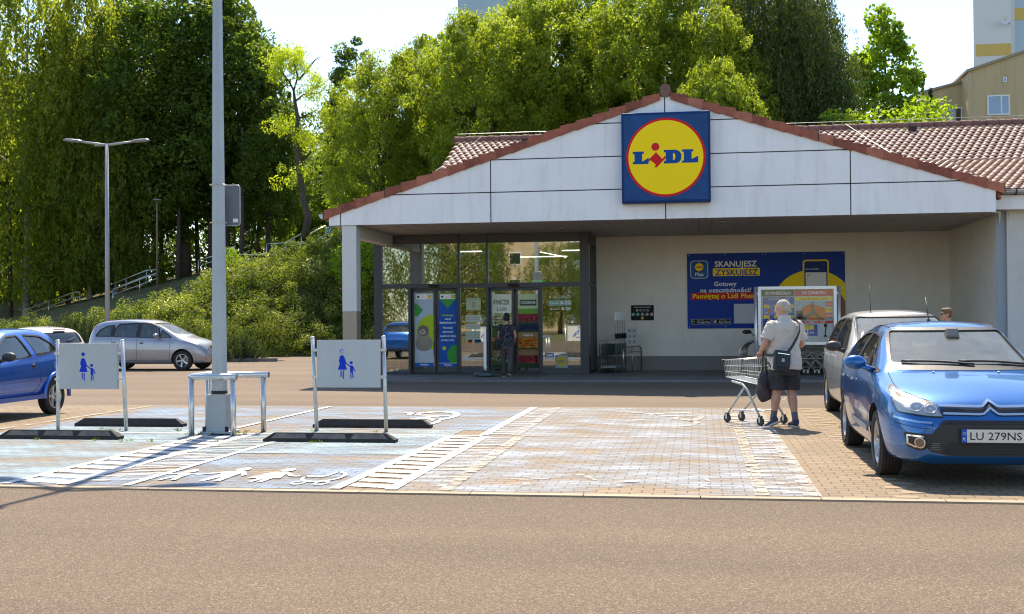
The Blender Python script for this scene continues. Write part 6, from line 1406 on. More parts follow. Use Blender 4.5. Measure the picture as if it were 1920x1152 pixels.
    for ln in sp.get('seams', []):
        for ax_ in 'LR': rib(ln, ax_, .009, .0018, M_GAP, 'panel_gap')
    for ln, ax_ in sp.get('seams2', []): rib(ln, ax_, .009, .0018, M_GAP, 'panel_gap')
    # wheels
    ty, rm, dc = wheel_meshes(Rw, tw_, sp.get('spokes', 5), sp.get('spoke_w', .035))
    for xa in ax:
        for s_ in (-1, 1):
            w = bpy.data.objects.new('wheel', None); COL.objects.link(w); w.parent = t; w.location = (xa, s_ * (C.W(xa) - tw_ / 2 - .02), Rw); w.rotation_euler = (0, random.random() * 3, 0 if s_ > 0 else PI)
            if s_ < 0: w.rotation_euler = (0, random.random() * 3, PI)
            for nm, me in (('tyre', ty), ('rim', rm), ('brake_disc', dc)): o = bpy.data.objects.new(nm, me); COL.objects.link(o); o.parent = w
    # cabin: seats, dashboard, steering wheel
    xs_ = sp['seats']
    for x in xs_:
        for y in (-.36, .36):
            mb = MB(); mb.box((x + .05, y, .56), (.52, .46, .18), M_SEAT, Euler((0, -.12, 0)), .06); mb.box((x - .26, y, .86), (.14, .44, .62), M_SEAT, Euler((0, -.28, 0)), .06); mb.box((x - .40, y, 1.24 + sp.get('hr', 0)), (.10, .25, .17), M_SEAT, Euler((0, -.2, 0)), .045); mb.build('seat', M_SEAT, t)
    xd = sp['dash']; mb = MB(); mb.box((xd, 0, .80 + sp.get('hr', 0) * .3), (.52, 1.3, .34), M_INT, None, .09); mb.box((xd - .18, .36, .96), (.2, .34, .12), M_INT, None, .05); mb.build('dashboard', M_INT, t)
    mb = MB(); mb.tube([(xd - .34 + .19 * math.sin(a) * .38, .36 + .185 * math.cos(a), .93 + .185 * math.sin(a) * .92) for a in np.linspace(0, 2 * PI, 25)[:-1]], .016, M_TRIM, 8, closed=True); mb.box((xd - .33, .36, .93), (.04, .16, .10), M_TRIM, Euler((0, -.4, 0)), .02); mb.build('steering_wheel', M_TRIM, t)
    # mirrors
    mx, mz, mm = sp['mirror']
    for s_ in (-1, 1):
        yb = C.W(mx) - .06; o = MB(); o.sphere((mx + .0, s_ * (yb + .15), mz), (.07, .115, .075), mm, 16, 10); o.tube([(mx + .02, s_ * (yb - .03), mz - .08), (mx + .01, s_ * (yb + .09), mz - .04)], [.035, .03], mm, 8); mr_ = o.build('mirror', mm, t)
        o = MB(); o.lathe([(0, 0), (.07, 0)], (mx - .068, s_ * (yb + .15), mz), 'x', 16, M_CHROME); o.build('mirror_glass', M_CHROME, mr_)
    if detail: detail(C, t, body_mat)
    return t
def plate(t, C, x, z, txt, back=False, n=None, y=0):
    """Polish number plate"""
    s_ = -1 if back else 1; o = MB(); th_ = .012
    o.box((x, y, z), (th_, .54, .13), M_TRIM); A = Art(o, (x + s_ * (th_ / 2 + .001), y - s_ * .26, z - .057), (0, s_, 0), (0, 0, 1), (s_, 0, 0), lay=.0008)
    A.rect(0, 0, .52, .114, ink('#d9d6cc', .4), 1); A.rect(0, 0, .042, .114, ink('#1857b8', .4), 2); A.text('PL', .021, .018, .026, C_WHITE, 3, .026, .01)
    A.ring(.021, .078, .011, .0135, C_YEL, 3, 12)
    if txt: A.text(txt, .285, .022, .072, C_BLACK, 3, .43, .0)
    o.build('number_plate', None, t)
SEDW = lambda a: a
SP_C4 = dict(pillars=[([(-.46, .985), (-.46, 1.355)], .075), ([(-1.27, 1.03), (-1.36, 1.22)], .06), ([(.58, 1.0), (.42, 1.13)], .05)], zt=[(-2.10, .86), (-2.05, .98), (-1.9, 1.10), (-1.65, 1.27), (-1.35, 1.375), (-.9, 1.44), (-.35, 1.475), (.02, 1.45), (.40, 1.325), (.88, 1.10), (1.02, 1.025), (1.2, .985), (1.55, .925), (1.85, .845), (2.02, .77), (2.11, .70), (2.17, .60)],
    belt=[(-2.1, .80), (-1.6, .97), (-.8, .94), (0, .915), (.8, .89), (1.2, .875), (1.7, .80), (2.0, .70), (2.17, .55)],
    W=[(-2.10, .60), (-2.0, .74), (-1.8, .83), (-1.3, .875), (0, .885), (1.2, .885), (1.55, .875), (1.8, .835), (1.98, .765), (2.10, .69), (2.17, .60)],
    zb=[(-2.1, .42), (-2.0, .30), (-1.8, .24), (-1, .19), (1, .19), (1.8, .19), (2.08, .20), (2.17, .27)],
    crown=[(-2.1, .06), (-1.7, .10), (-1, .06), (0, .07), (.5, .10), (1.0, .07), (1.4, .075), (2.17, .05)], tuck=.40,
    R=.318, tw=.205, axles=(1.304, -1.304), arch=.045, cabin=(-1.75, .98), seats=(.05, -.85), dash=.72, spokes=7, spoke_w=.022,
    side=dict(a=[(.72, .965), (.86, .97), (.52, 1.15)] if 0 else [(.50, .97), (.66, .975), (.30, 1.19), (.10, 1.315), (-.42, 1.355), (-.42, .98)], b=[(-.50, .985), (-.50, 1.36), (-.95, 1.335), (-1.32, 1.235), (-1.22, 1.02)], c=[(-1.30, 1.04), (-1.40, 1.21), (-1.62, 1.10)], d=[(.62, 1.03), (.74, .975), (.94, .975)]),
    front=[(-.66, 1.055), (-.56, 1.39), (.56, 1.39), (.66, 1.055), (.35, 1.035), (-.35, 1.035)], back=[(-.55, 1.14), (-.5, 1.34), (.5, 1.34), (.55, 1.14)],
    seams=[[(.92, .90), (.90, .5), (.80, .28)], [(-.46, .97), (-.47, .3)], [(-1.25, 1.0), (-1.1, .75), (-.90, .3)], [(1.66, .72), (1.50, .70)]],
    seams2=[([(-.79, .64), (-.86, .66)], 'F'), ([(.79, .64), (.86, .66)], 'F')],
    mirror=(.70, 1.06, None))
BLUEP = paint('metallic_blue_paint', (.004, .115, .37), .28, .5)
SP_C4['mirror'] = (.70, 1.06, BLUEP)
M_LAMPG = glass_mat('lamp_cover', (.92, .93, .92), .10, .4); M_REFL = pm('lamp_reflector', (.62, .60, .56), .22, metal=.7, bump=.4, bscale=25)
def det_c4(C, t, bm_):
    # headlamps
    for s_ in (-1, 1):
        def mir(P): return [(a * -s_ * -1 if 0 else a * s_, b) for a, b in P]
        P = mir([(.40, .625), (.47, .745), (.60, .77), (.70, .83), (.745, .885), (.79, .84), (.785, .72), (.76, .66), (.55, .632)]); mb = MB(); C.patch(mb, rpoly(P, .02), 'F', .004, M_REFL, .02); hl = mb.build('headlight', M_REFL, t, fixn=False)
        mb = MB(); C.patch(mb, rpoly(P, .02), 'F', .012, M_LAMPG, .03); mb.build('lens', M_LAMPG, hl, fixn=False)
        mb = MB(); q = rpoly(P, .02); C.ribbon(mb, q + [q[0]], 'F', .012, .006, M_TRIM, .03); mb.build('lamp_seal', M_TRIM, hl, fixn=False)
        for cy, cz, rr in ((.50, .69, .048), (.61, .71, .055)):
            p, nn = C.hit(s_ * cy, cz, 'F')
            if p is not None:
                a1 = nn.cross(Vector((0, 0, 1))).normalized(); a2 = a1.cross(nn); mb = MB(); ang_ = [2 * PI * k / 24 for k in range(24)]
                mb.tube([p + nn * .009 + (a1 * math.cos(a) + a2 * math.sin(a)) * rr for a in ang_], .004, M_CHROME, 6, closed=True)
                mb.add([p + nn * .0075 + (a1 * math.cos(a) + a2 * math.sin(a)) * rr * .9 for a in ang_], [tuple(range(24))], pm('bowl_grey', (.5, .5, .48), .15, metal=.9)); mb.add([p + nn * .0085 + (a1 * math.cos(a) + a2 * math.sin(a)) * rr * .32 for a in ang_], [tuple(range(24))], M_CHROME); mb.build('reflector_ring', M_CHROME, hl, fixn=False)
        p, nn = C.hit(s_ * .715, .78, 'F'); 
        P = mir([(.685, .74), (.70, .80), (.742, .825), (.738, .755)]); mb = MB(); C.patch(mb, P, 'F', .008, pm('amber_lens', (.5, .22, .05), .25), .02); mb.build('indicator', None, hl, fixn=False)
        # fog lamp
        P = mir([(.47, .475), (.73, .49), (.70, .36), (.61, .325), (.55, .345)]); mb = MB(); C.patch(mb, rpoly(P, .02), 'F', .003, M_TRIM, .03); fg = mb.build('fog_lamp', M_TRIM, t, fixn=False)
        p, nn = C.hit(s_ * .60, .405, 'F'); rot = nn if nn else Vector((1, 0, 0)); mb = MB(); cc = p + rot * .008
        mb.tube([cc, cc + rot * .014], .05, M_CHROME, 24); mb.tube([cc + rot * .0145, cc + rot * .018], .04, pm('fog_bowl', (.20, .20, .20), .15, metal=.8), 24); mb.build('fog_light', M_CHROME, fg)
        q = [(a * s_, b) for a, b in ((.575, .455), (.70, .462), (.695, .39), (.63, .36))]; mb = MB(); C.ribbon(mb, q, 'F', .014, .008, M_CHROME, .02); mb.build('chrome_trim', M_CHROME, fg, fixn=False)
        # rub strip
        q = [(a * s_, b) for a, b in ((.50, .575), (.60, .58), (.72, .60), (.79, .615))]; mb = MB(); C.ribbon(mb, q, 'F', .018, .005, pm('strip_silver', (.35, .5, .7), .2, metal=.8), .03); q2 = [(a, b - .05) for a, b in q]; C.ribbon(mb, [q[0], q2[0]] + q2[1:], 'F', .006, .002, M_GAP, .02); mb.build('rub_strip', None, t, fixn=False)
    # double chevron across the nose
    for z, yy, w in ((.712, .43, .02), (.648, .40, .018)):
        mb = MB(); ln = [(-yy, z + .006), (-.10, z), (-.06, z + .004), (0, z + .052), (.06, z + .004), (.10, z), (yy, z + .006)]; C.ribbon(mb, ln, 'F', w, .016, M_CHROME, .02); C.ribbon(mb, [(a, b - w * .52) for a, b in ln], 'F', .007, .006, M_GAP, .02)
        mb.build('chevron_bar', M_CHROME, t, fixn=False)
    mb = MB(); C.patch(mb, [(-.41, .664), (-.10, .66), (-.05, .667), (0, .705), (.05, .667), (.10, .66), (.41, .664), (.42, .700), (.1, .698), (.06, .70), (0, .748), (-.06, .70), (-.1, .698), (-.42, .70)], 'F', .003, M_TRIM, .02); mb.build('upper_grille', M_TRIM, t, fixn=False)
    # lower grille
    P = [(-.41, .60), (.41, .60), (.49, .50), (.56, .38), (.53, .325), (.36, .285), (-.36, .285), (-.53, .325), (-.56, .38), (-.49, .50)]; mb = MB(); C.patch(mb, rpoly(P, .03), 'F', .004, M_TRIM, .03); gr = mb.build('lower_grille', M_TRIM, t, fixn=False)
    mb = MB(); C.patch(mb, [(-.36, .405), (.36, .405), (.42, .31), (.33, .295), (-.33, .295), (-.42, .31)], 'F', .007, M_GAP, .03); C.patch(mb, [(-.37, .59), (.37, .59), (.40, .565), (-.40, .565)], 'F', .007, M_GAP, .03); mb.build('grille_opening', M_GAP, gr, fixn=False)
    mb = MB()
    for z in (.325, .35, .375): C.ribbon(mb, [(-.40, z), (.40, z)], 'F', .006, .012, M_TRIM)
    C.ribbon(mb, [(-.38, .578), (.38, .578)], 'F', .006, .011, M_TRIM)
    for s_ in (-1, 1):
        for i in range(4): C.ribbon(mb, [(s_ * .44, .345 + i * .018), (s_ * (.52 - i * .005), .345 + i * .018)], 'F', .006, .007, M_INT)
    mb.build('grille_bar', M_TRIM, gr, fixn=False)
    p, _ = C.hit(0, .47, 'F'); plate(t, C, p.x + .022, .468, 'LU 279NS')
    # wipers, washer jets, bonnet gap, side trim, handles, aerial, mirror foot
    for y0, y1 in ((.12, -.55), (.62, -.02)):
        mb = MB(); pts = []
        for k in range(9):
            y = y0 + (y1 - y0) * k / 8; zq = 1.035 + .012 * math.sin(k / 8 * PI) + .03 * k / 8; p, n_ = C.hit(y, zq, 'F'); 
            if p is not None: pts.append(p + n_ * .018)
        mb.tube(pts, .011, M_TRIM, 6); mb.build('wiper', M_TRIM, t)
    mb = MB(); C.patch(mb, [(-.68, 1.0), (.68, 1.0), (.62, 1.04), (-.62, 1.04)] if 0 else [(-.70, .995), (.70, .995), (.64, 1.038), (.35, 1.02), (-.35, 1.02), (-.64, 1.038)], 'F', .004, M_TRIM, .04); mb.build('cowl', M_TRIM, t, fixn=False)
    for y in (-.30, .30): p, n_ = C.hit(1.18, y, 'T'); mb = MB(); mb.sphere(p + Vector((0, 0, .006)), (.018, .014, .010), M_CHROME, 10, 6); mb.build('washer_jet', M_CHROME, t)
    mb = MB()
    for s_ in (-1, 1): C.ribbon(mb, [(1.02, s_ * .70), (1.5, s_ * .72), (1.72, s_ * .70), (1.92, s_ * .58), (2.03, s_ * .46)], 'T', .008, .002, M_GAP)
    mb.build('bonnet_gap', M_GAP, t, fixn=False)
    for s_, ax_ in ((1, 'L'), (-1, 'R')):
        mb = MB(); C.ribbon(mb, [(.78, .40), (-.42, .42)], ax_, .07, .006, pm('rub_strip_grey', (.30, .33, .38), .4)); mb.build('side_rub_strip', None, t, fixn=False)
        mb = MB(); C.ribbon(mb, [(.74, .40), (.70, .40)], ax_, .071, .0065, M_GAP); mb.build('strip_joint', M_GAP, t, fixn=False)
        for hx in (-.28, -1.05): p, n_ = C.hit(hx, .85, ax_); mb = MB(); mb.box(p + n_ * .022, (.17, .022, .026), M_CHROME, None, .009); mb.build('door_handle', M_CHROME, t)
        mb = MB(); pts = []
        for x, z in ((.78, 1.12), (.4, 1.28), (.05, 1.39), (-.4, 1.43), (-.9, 1.40), (-1.35, 1.33)):
            pass
        p, n_ = C.hit(.05, s_ * .52, 'T')
        for x in np.linspace(.0, -1.3, 14): p, n_ = C.hit(x, s_ * .53, 'T'); pts.append(p + Vector((0, 0, .002)))
        mb.tube(pts, .009, M_TRIM, 5); mb.build('roof_channel', M_TRIM, t)
    p, n_ = C.hit(-.55, -.02, 'T') ; mb = MB(); mb.cyl(p + Vector((0, 0, .01)), .02, .03, M_TRIM, 10); mb.tube([p + Vector((0, 0, .02)), p + Vector((-.16, .0, .27))], [.006, .004], M_TRIM, 6); mb.build('aerial', M_TRIM, t)
    mb = MB(); mb.box((.36, .04, 1.33), (.10, .13, .12), M_INT, Euler((0, -.6, 0)), .02); mb.box((.28, .02, 1.25), (.03, .24, .07), M_TRIM, None, .015); mb.build('rear_view_mirror', M_INT, t)
    mb = MB(); mb.tube([(.80 , y, 1.0) for y in (-.3, .3)], .006, C_WHITE, 4); mb.build('dash_paper', C_WHITE, t)
make_car('blue_hatchback', 'bright metallic blue five-door hatchback with double chevron nose, right foreground', SP_C4, (2.54, 13.05, 0.014), -PI / 2, BLUEP, det_c4)

SP_MPV = dict(pillars=[([(-.42, 1.05), (-.42, 1.50)], .075), ([(-1.34, 1.1), (-1.25, 1.45)], .07)], zt=[(-2.15, .85), (-2.1, 1.05), (-1.95, 1.30), (-1.7, 1.49), (-1.2, 1.58), (-.5, 1.625), (.1, 1.60), (.5, 1.48), (1.05, 1.17), (1.22, 1.08), (1.5, 1.0), (1.85, .90), (2.02, .80), (2.1, .70), (2.15, .60)],
    belt=[(-2.15, .8), (-1.6, 1.06), (-.8, 1.02), (0, .98), (.9, .94), (1.3, .92), (1.8, .82), (2.15, .55)], W=[(-2.15, .62), (-2.05, .78), (-1.8, .85), (-1.3, .88), (0, .885), (1.3, .88), (1.7, .85), (1.95, .76), (2.08, .68), (2.15, .58)],
    zb=[(-2.15, .42), (-2.0, .28), (-1.4, .2), (1.5, .2), (2.05, .22), (2.15, .34)], crown=[(-2.15, .06), (-1, .06), (.5, .1), (1.2, .07), (2.15, .05)], tuck=.32, R=.32, tw=.205, axles=(1.375, -1.375), arch=.05, cabin=(-1.85, 1.1), seats=(.15, -.75), dash=.85, hr=.08, spokes=5, spoke_w=.04,
    side=dict(a=[(.74, 1.04), (.86, 1.05), (.45, 1.32), (.12, 1.47), (-.38, 1.50), (-.38, 1.05)], b=[(-.46, 1.06), (-.46, 1.50), (-1.2, 1.47), (-1.3, 1.10)], c=[(-1.38, 1.12), (-1.30, 1.45), (-1.62, 1.40), (-1.85, 1.2)]), front=[(-.68, 1.12), (-.58, 1.53), (.58, 1.53), (.68, 1.12)], back=[(-.6, 1.14), (-.52, 1.48), (.52, 1.48), (.6, 1.14)],
    seams=[[(1.0, 1.0), (.98, .5), (.85, .28)], [(-.42, 1.03), (-.43, .3)], [(-1.3, 1.06), (-1.18, .8), (-.95, .3)]], mirror=(.78, 1.10, pm('mirror_dark', (.03, .03, .032), .5)))
SILV = paint('champagne_paint', (.54, .55, .52), .38, .3)
def handles(C, t, xs, z, mat, sz=(.17, .022, .026)):
    for ax_ in 'LR':
        for hx in xs:
            p, n_ = C.hit(hx, z, ax_)
            if p is not None: mb = MB(); mb.box(p + n_ * .02, sz, mat, None, .009); mb.build('door_handle', mat, t)
def lamps(C, t, P, tailP=None, tl=M_RED, back='R'):
    for s_ in (-1, 1):
        mb = MB(); C.patch(mb, rpoly([(a * s_, b) for a, b in P], .02), 'F', .005, M_REFL, .03); hl = mb.build('headlight', M_REFL, t, fixn=False); mb = MB(); C.patch(mb, rpoly([(a * s_, b) for a, b in P], .02), 'F', .012, M_LAMPG, .04); mb.build('lens', M_LAMPG, hl, fixn=False)
        if tailP: mb = MB(); C.patch(mb, rpoly(tailP, .02), 'L' if s_ > 0 else 'R', .006, tl, .03); mb.build('tail_light', tl, t, fixn=False)
def det_mpv(C, t, m):
    handles(C, t, (-.2, -1.05), .93, SILV); lamps(C, t, [(.42, .66), (.55, .78), (.74, .86), (.76, .78), (.68, .68)], [(-1.98, .95), (-1.84, .95), (-1.86, 1.28), (-1.93, 1.22)])
    mb = MB(); C.patch(mb, [(-.36, .72), (.36, .72), (.32, .63), (-.32, .63)], 'F', .004, M_TRIM, .03); C.patch(mb, [(-.5, .42), (.5, .42), (.42, .3), (-.42, .3)], 'F', .004, M_TRIM, .03); mb.build('grille', M_TRIM, t, fixn=False)
    p, n_ = C.hit(0, .5, 'F'); plate(t, C, p.x + .02, .5, None)
    p, n_ = C.hit(.1, -.35, 'T'); mb = MB(); mb.tube([p, p + Vector((-.12, .0, .42))], [.007, .004], M_TRIM, 6); mb.build('aerial', M_TRIM, t)
    for s_ in (-1, 1):
        p, n_ = C.hit(1.22, .70, 'L' if s_ > 0 else 'R'); mb = MB(); mb.sphere(p, (.03, .008, .015), pm('amber_lens'), 10, 6); mb.build('side_repeater', None, t)
make_car('silver_mpv', 'champagne silver people carrier parked nose out behind the bright blue hatchback', SP_MPV, (2.88, 18.2, 0.014), -PI / 2, SILV, det_mpv)

SP_MER = dict(pillars=[([(-.17, 1.03), (-.17, 1.49)], .085), ([(-1.03, 1.06), (-1.02, 1.42)], .09), ([(.56, 1.05), (.47, 1.38)], .06)], zt=[(-1.95, .80), (-1.92, 1.0), (-1.82, 1.28), (-1.66, 1.50), (-1.3, 1.59), (-.6, 1.62), (.0, 1.60), (.45, 1.50), (1.0, 1.20), (1.25, 1.07), (1.5, 1.0), (1.8, .88), (1.98, .76), (2.06, .66), (2.1, .55)],
    belt=[(-1.95, .76), (-1.6, 1.0), (-.8, .99), (0, .96), (.9, .93), (1.3, .91), (1.8, .78), (2.1, .5)], W=[(-1.95, .6), (-1.85, .76), (-1.6, .83), (-1.2, .845), (0, .85), (1.3, .845), (1.7, .80), (1.92, .70), (2.03, .62), (2.1, .52)],
    zb=[(-1.95, .42), (-1.85, .28), (-1.4, .2), (1.5, .2), (2.0, .22), (2.1, .32)], crown=[(-1.95, .06), (-1, .06), (.5, .1), (1.2, .07), (2.1, .05)], tuck=.30, R=.31, tw=.19, axles=(1.315, -1.315), arch=.045, cabin=(-1.72, 1.1), seats=(.15, -.75), dash=.85, hr=.08, spokes=5, spoke_w=.042,
    side=dict(a=[(.60, 1.02), (.60, 1.30), (.28, 1.44), (-.14, 1.48), (-.14, 1.02)] if 0 else [(.48, 1.02), (.42, 1.36), (.2, 1.46), (-.12, 1.49), (-.12, 1.03)], b=[(-.22, 1.04), (-.22, 1.49), (-.85, 1.46), (-.98, 1.30), (-.98, 1.06)], c=[(-1.08, 1.07), (-1.06, 1.34), (-1.0, 1.43), (-1.25, 1.40), (-1.48, 1.28), (-1.60, 1.08)], d=[(.56, 1.03), (.60, 1.27), (.96, 1.03)]), front=[(-.62, 1.14), (-.54, 1.50), (.54, 1.50), (.62, 1.14)], back=[(-.56, 1.12), (-.5, 1.46), (.5, 1.46), (.56, 1.12)],
    seams=[[(.92, 1.0), (.92, .34), (.5, .28)], [(-.17, 1.01), (-.18, .3)], [(-1.05, 1.03), (-1.0, .8), (-.9, .3)], [(-.85, .33), (.95, .33)]], mirror=(.50, 1.10, None))
SILV2 = paint('cool_silver_paint', (.34, .35, .385), .34, .5); SP_MER['mirror'] = (.52, 1.09, SILV2)
def det_mer(C, t, m):
    for ax_ in 'LR':
        for hx in (-.02, -.95):
            p, n_ = C.hit(hx, .87, ax_); mb = MB(); mb.sphere(p, (.075, .012, .038), M_TRIM, 16, 6); mb.box(p + n_ * .02, (.13, .018, .022), M_CHROME, None, .008); mb.build('door_handle', M_CHROME, t)
        mb = MB(); C.ribbon(mb, [(.88, .60), (-.12, .60)], ax_, .035, .008, m); C.ribbon(mb, [(.88, .618), (-.12, .618)], ax_, .006, .0085, M_GAP); C.ribbon(mb, [(-.22, .60), (-1.0, .61)], ax_, .035, .008, m); C.ribbon(mb, [(-.22, .618), (-1.0, .628)], ax_, .006, .0085, M_GAP); mb.build('side_rub_strip', m, t, fixn=False)
        p, n_ = C.hit(1.0, .86, ax_); mb = MB(); mb.sphere(p, (.022, .008, .018), M_TRIM, 10, 6); mb.build('side_repeater', M_TRIM, t)
    lamps(C, t, [(.38, .66), (.44, .80), (.60, .90), (.68, .88), (.66, .74), (.56, .66)], [(-1.90, .98), (-1.84, .96), (-1.64, 1.42), (-1.69, 1.46)])
    mb = MB(); C.patch(mb, [(-.30, .76), (.30, .76), (.28, .66), (-.28, .66)], 'F', .004, M_TRIM, .03); C.patch(mb, [(-.42, .40), (.42, .40), (.38, .28), (-.38, .28)], 'F', .004, M_TRIM, .03); mb.build('grille', M_TRIM, t, fixn=False)
    mb = MB(); C.ribbon(mb, [(-.28, .72), (.28, .72)], 'F', .02, .012, M_CHROME); C.ribbon(mb, [(-.27, .69), (.27, .69)], 'F', .012, .012, M_CHROME); p, n_ = C.hit(0, .72, 'F'); mb.lathe([(.05, 0), (.06, .01), (.05, .015)], (p.x + .01, 0, .72), 'x', 20, M_CHROME); mb.build('grille_bar', M_CHROME, t, fixn=False)
    p, n_ = C.hit(0, .5, 'F'); plate(t, C, p.x + .02, .50, None)
    for s_ in (-1, 1): p, n_ = C.hit(s_ * .58, .40, 'F'); mb = MB(); mb.lathe([(.04, 0), (.045, .01), (0, .012)], (p.x, p.y, p.z), 'x', 16, M_REFL); mb.build('fog_lamp', M_REFL, t)
    mb = MB(); p, n_ = C.hit(-1.2, .1, 'T'); mb.tube([p, p + Vector((-.18, 0, .3))], [.008, .004], M_TRIM, 5); mb.build('aerial', M_TRIM, t)
make_car('silver_car', 'silver compact people carrier in side view in front of the rose bank', SP_MER, (-17.2, 35.25, 0.0), R(0), SILV2, det_mer)

SP_SEI = dict(zt=[(-1.62, .78), (-1.60, .92), (-1.52, 1.08), (-1.36, 1.30), (-1.15, 1.40), (-.6, 1.445), (-.1, 1.43), (.2, 1.34), (.70, 1.06), (.85, .97), (1.1, .93), (1.4, .85), (1.6, .74), (1.68, .64), (1.72, .52)],
    belt=[(-1.62, .72), (-1.3, .95), (-.6, .92), (0, .90), (.7, .87), (1.1, .83), (1.5, .72), (1.72, .45)], W=[(-1.62, .55), (-1.54, .67), (-1.35, .735), (-1.0, .755), (0, .755), (1.0, .755), (1.35, .72), (1.58, .63), (1.68, .55), (1.72, .48)],
    zb=[(-1.62, .42), (-1.5, .33), (-1.1, .29), (1.1, .29), (1.6, .28), (1.72, .36)], crown=[(-1.62, .06), (-1, .06), (.3, .09), (.9, .07), (1.72, .05)], tuck=.34, R=.295, tw=.17, axles=(1.1, -1.1), arch=.06, cabin=(-1.40, .75), seats=(-.05, -.75), dash=.5, spokes=5, spoke_w=.038,
    side=dict(a=[(.50, .93), (.56, .95), (.20, 1.20), (.02, 1.305), (-.30, 1.32), (-.46, .97)], b=[(-.62, .98), (-.45, 1.33), (-.92, 1.30), (-1.16, 1.18), (-1.28, 1.06)]), front=[(-.54, 1.02), (-.46, 1.33), (.46, 1.33), (.54, 1.02)], back=[(-.5, 1.05), (-.44, 1.30), (.44, 1.30), (.5, 1.05)],
    seams=[[(.66, .90), (.66, .36), (-.40, .36), (-.62, .55), (-.56, .96)], [(.62, .95), (.66, .88)]], mirror=(.42, 1.0, pm('mirror_dark')))
BLUE2 = paint('deep_blue_paint', (.012, .10, .42), .28, .5)
def det_sei(C, t, m):
    for ax_ in 'LR':
        p, n_ = C.hit(-.42, .82, ax_); mb = MB(); mb.sphere(p, (.055, .010, .045), M_TRIM, 16, 6); mb.sphere(p + n_ * .01 + Vector((0, 0, .012)), (.05, .014, .028), M_TRIM, 14, 6); mb.build('door_handle', M_TRIM, t)
        mb = MB(); C.ribbon(mb, [(.55, .55), (-.50, .585)], ax_, .035, .008, m); mb.build('side_rub_strip', m, t, fixn=False); mb = MB(); C.ribbon(mb, [(-.62, .59), (-.78, .595)], ax_, .035, .008, m); mb.build('side_rub_strip', m, t, fixn=False)
    for s_ in (-1, 1):
        mb = MB(); mb.prism([(.74, .29), (.74, .36), (-.74, .36), (-.74, .29)], s_ * .72, s_ * .79, 'xz', m); mb.build('running_board', m, t)
        for xa in (1.1, -1.1): mb = MB(); mb.tube([(xa + .375 * math.cos(a), s_ * (C.W(xa) - .0), .31 + .375 * math.sin(a)) for a in np.linspace(R(-5), R(185), 18)], .035, m, 8); mb.build('wheel_arch', m, t)
    lamps(C, t, [(.34, .60), (.40, .70), (.56, .74), (.58, .64), (.5, .58)], None)
    mb = MB(); C.patch(mb, [(-.3, .42), (.3, .42), (.3, .36), (-.3, .36)], 'F', .004, M_TRIM, .03); mb.build('grille', M_TRIM, t, fixn=False); p, n_ = C.hit(0, .5, 'F'); plate(t, C, p.x + .02, .5, None)
make_car('small_blue_car', 'deep blue three-door small car cut by the left edge of the photo', SP_SEI, (-11.33, 17.04, 0.014), -PI / 2, BLUE2, det_sei)
SP_WH = dict(SP_SEI); SP_WH['mirror'] = (.42, 1.0, pm('mirror_dark'))
WHP = paint('off_white_paint', (.62, .61, .56), .4, .0)
def det_wh(C, t, m):
    p, n_ = C.hit(0, 1.34, 'B')
    if p is None: p = Vector((-1.25, 0, 1.37))
    mb = MB(); mb.box((p.x - .03, 0, 1.365), (.05, .32, .03), M_RED, None, .01); mb.build('brake_light', M_RED, t)
    mb = MB(); C.patch(mb, [(-1.56, .7), (-1.42, .7), (-1.34, 1.0), (-1.42, 1.02)], 'L', .006, M_RED, .03); C.patch(mb, [(-1.56, .7), (-1.42, .7), (-1.34, 1.0), (-1.42, 1.02)], 'R', .006, M_RED, .03); mb.build('tail_light', M_RED, t, fixn=False)
    mb = MB(); pts = []
    for k in range(6): q, nn = C.hit(-.05 - .3 * k / 5 * 1, 1.06 + .02 * k, 'B'); pts.append(q + nn * .015) if q is not None else None
    mb.tube(pts, .009, M_TRIM, 6); mb.build('wiper', M_TRIM, t)
    q, nn = C.hit(-.9, 0, 'T'); mb = MB(); mb.tube([q, q + Vector((-.12, 0, .35))], [.006, .003], M_TRIM, 5); mb.build('aerial', M_TRIM, t)
    plate(t, C, -1.63, .6, None, True); lamps(C, t, [(.34, .60), (.40, .70), (.56, .74), (.58, .64), (.5, .58)], None)
make_car('white_hatchback', 'off-white hatchback mostly hidden behind the left bay sign, rear window showing', SP_WH, (-16.6, 27.2, 0.0), R(152), WHP, det_wh)

# ------------------------------------------------------------------ people: one continuous body surface, clothes as parts
from mathutils import noise as mnoise
def folds(o, amp, fx=6.0, fz=3.0, seed=0):
    """real cloth folds: push the surface in and out"""
    me = o.data; n = len(me.vertices); co = np.empty(n * 3); no = np.empty(n * 3); me.vertices.foreach_get('co', co); me.vertex_normals.foreach_get('vector', no); co = co.reshape(-1, 3); no = no.reshape(-1, 3)
    d = np.array([mnoise.noise(Vector((p[0] * fx + seed, p[1] * fx, (p[2] + .35 * p[1]) * fz * 2))) + .5 * mnoise.noise(Vector((p[0] * fx * 2.3, p[1] * fx * 2.3 + seed, p[2] * fz * 5))) for p in co])
    d = -np.abs(d) * 1.4 + .3
    me.vertices.foreach_set('co', (co + no * (d * amp)[:, None]).ravel()); me.update(); return o
def remesh(mb, name, vox, mat, parent, smooth=4):
    o = mb.build(name, mat); o.data.materials.clear()
    md = o.modifiers.new('r', 'REMESH'); md.mode = 'VOXEL'; md.voxel_size = vox; md.use_smooth_shade = True
    if smooth: ms = o.modifiers.new('s', 'SMOOTH'); ms.iterations = smooth; ms.factor = .5
    dg = bpy.context.evaluated_depsgraph_get(); me = bpy.data.meshes.new_from_object(o.evaluated_get(dg)); o.modifiers.clear(); o.data = me; me.name = name
    me.materials.clear(); me.materials.append(mat); me.polygons.foreach_set('use_smooth', [True] * len(me.polygons)); o.parent = parent; return o
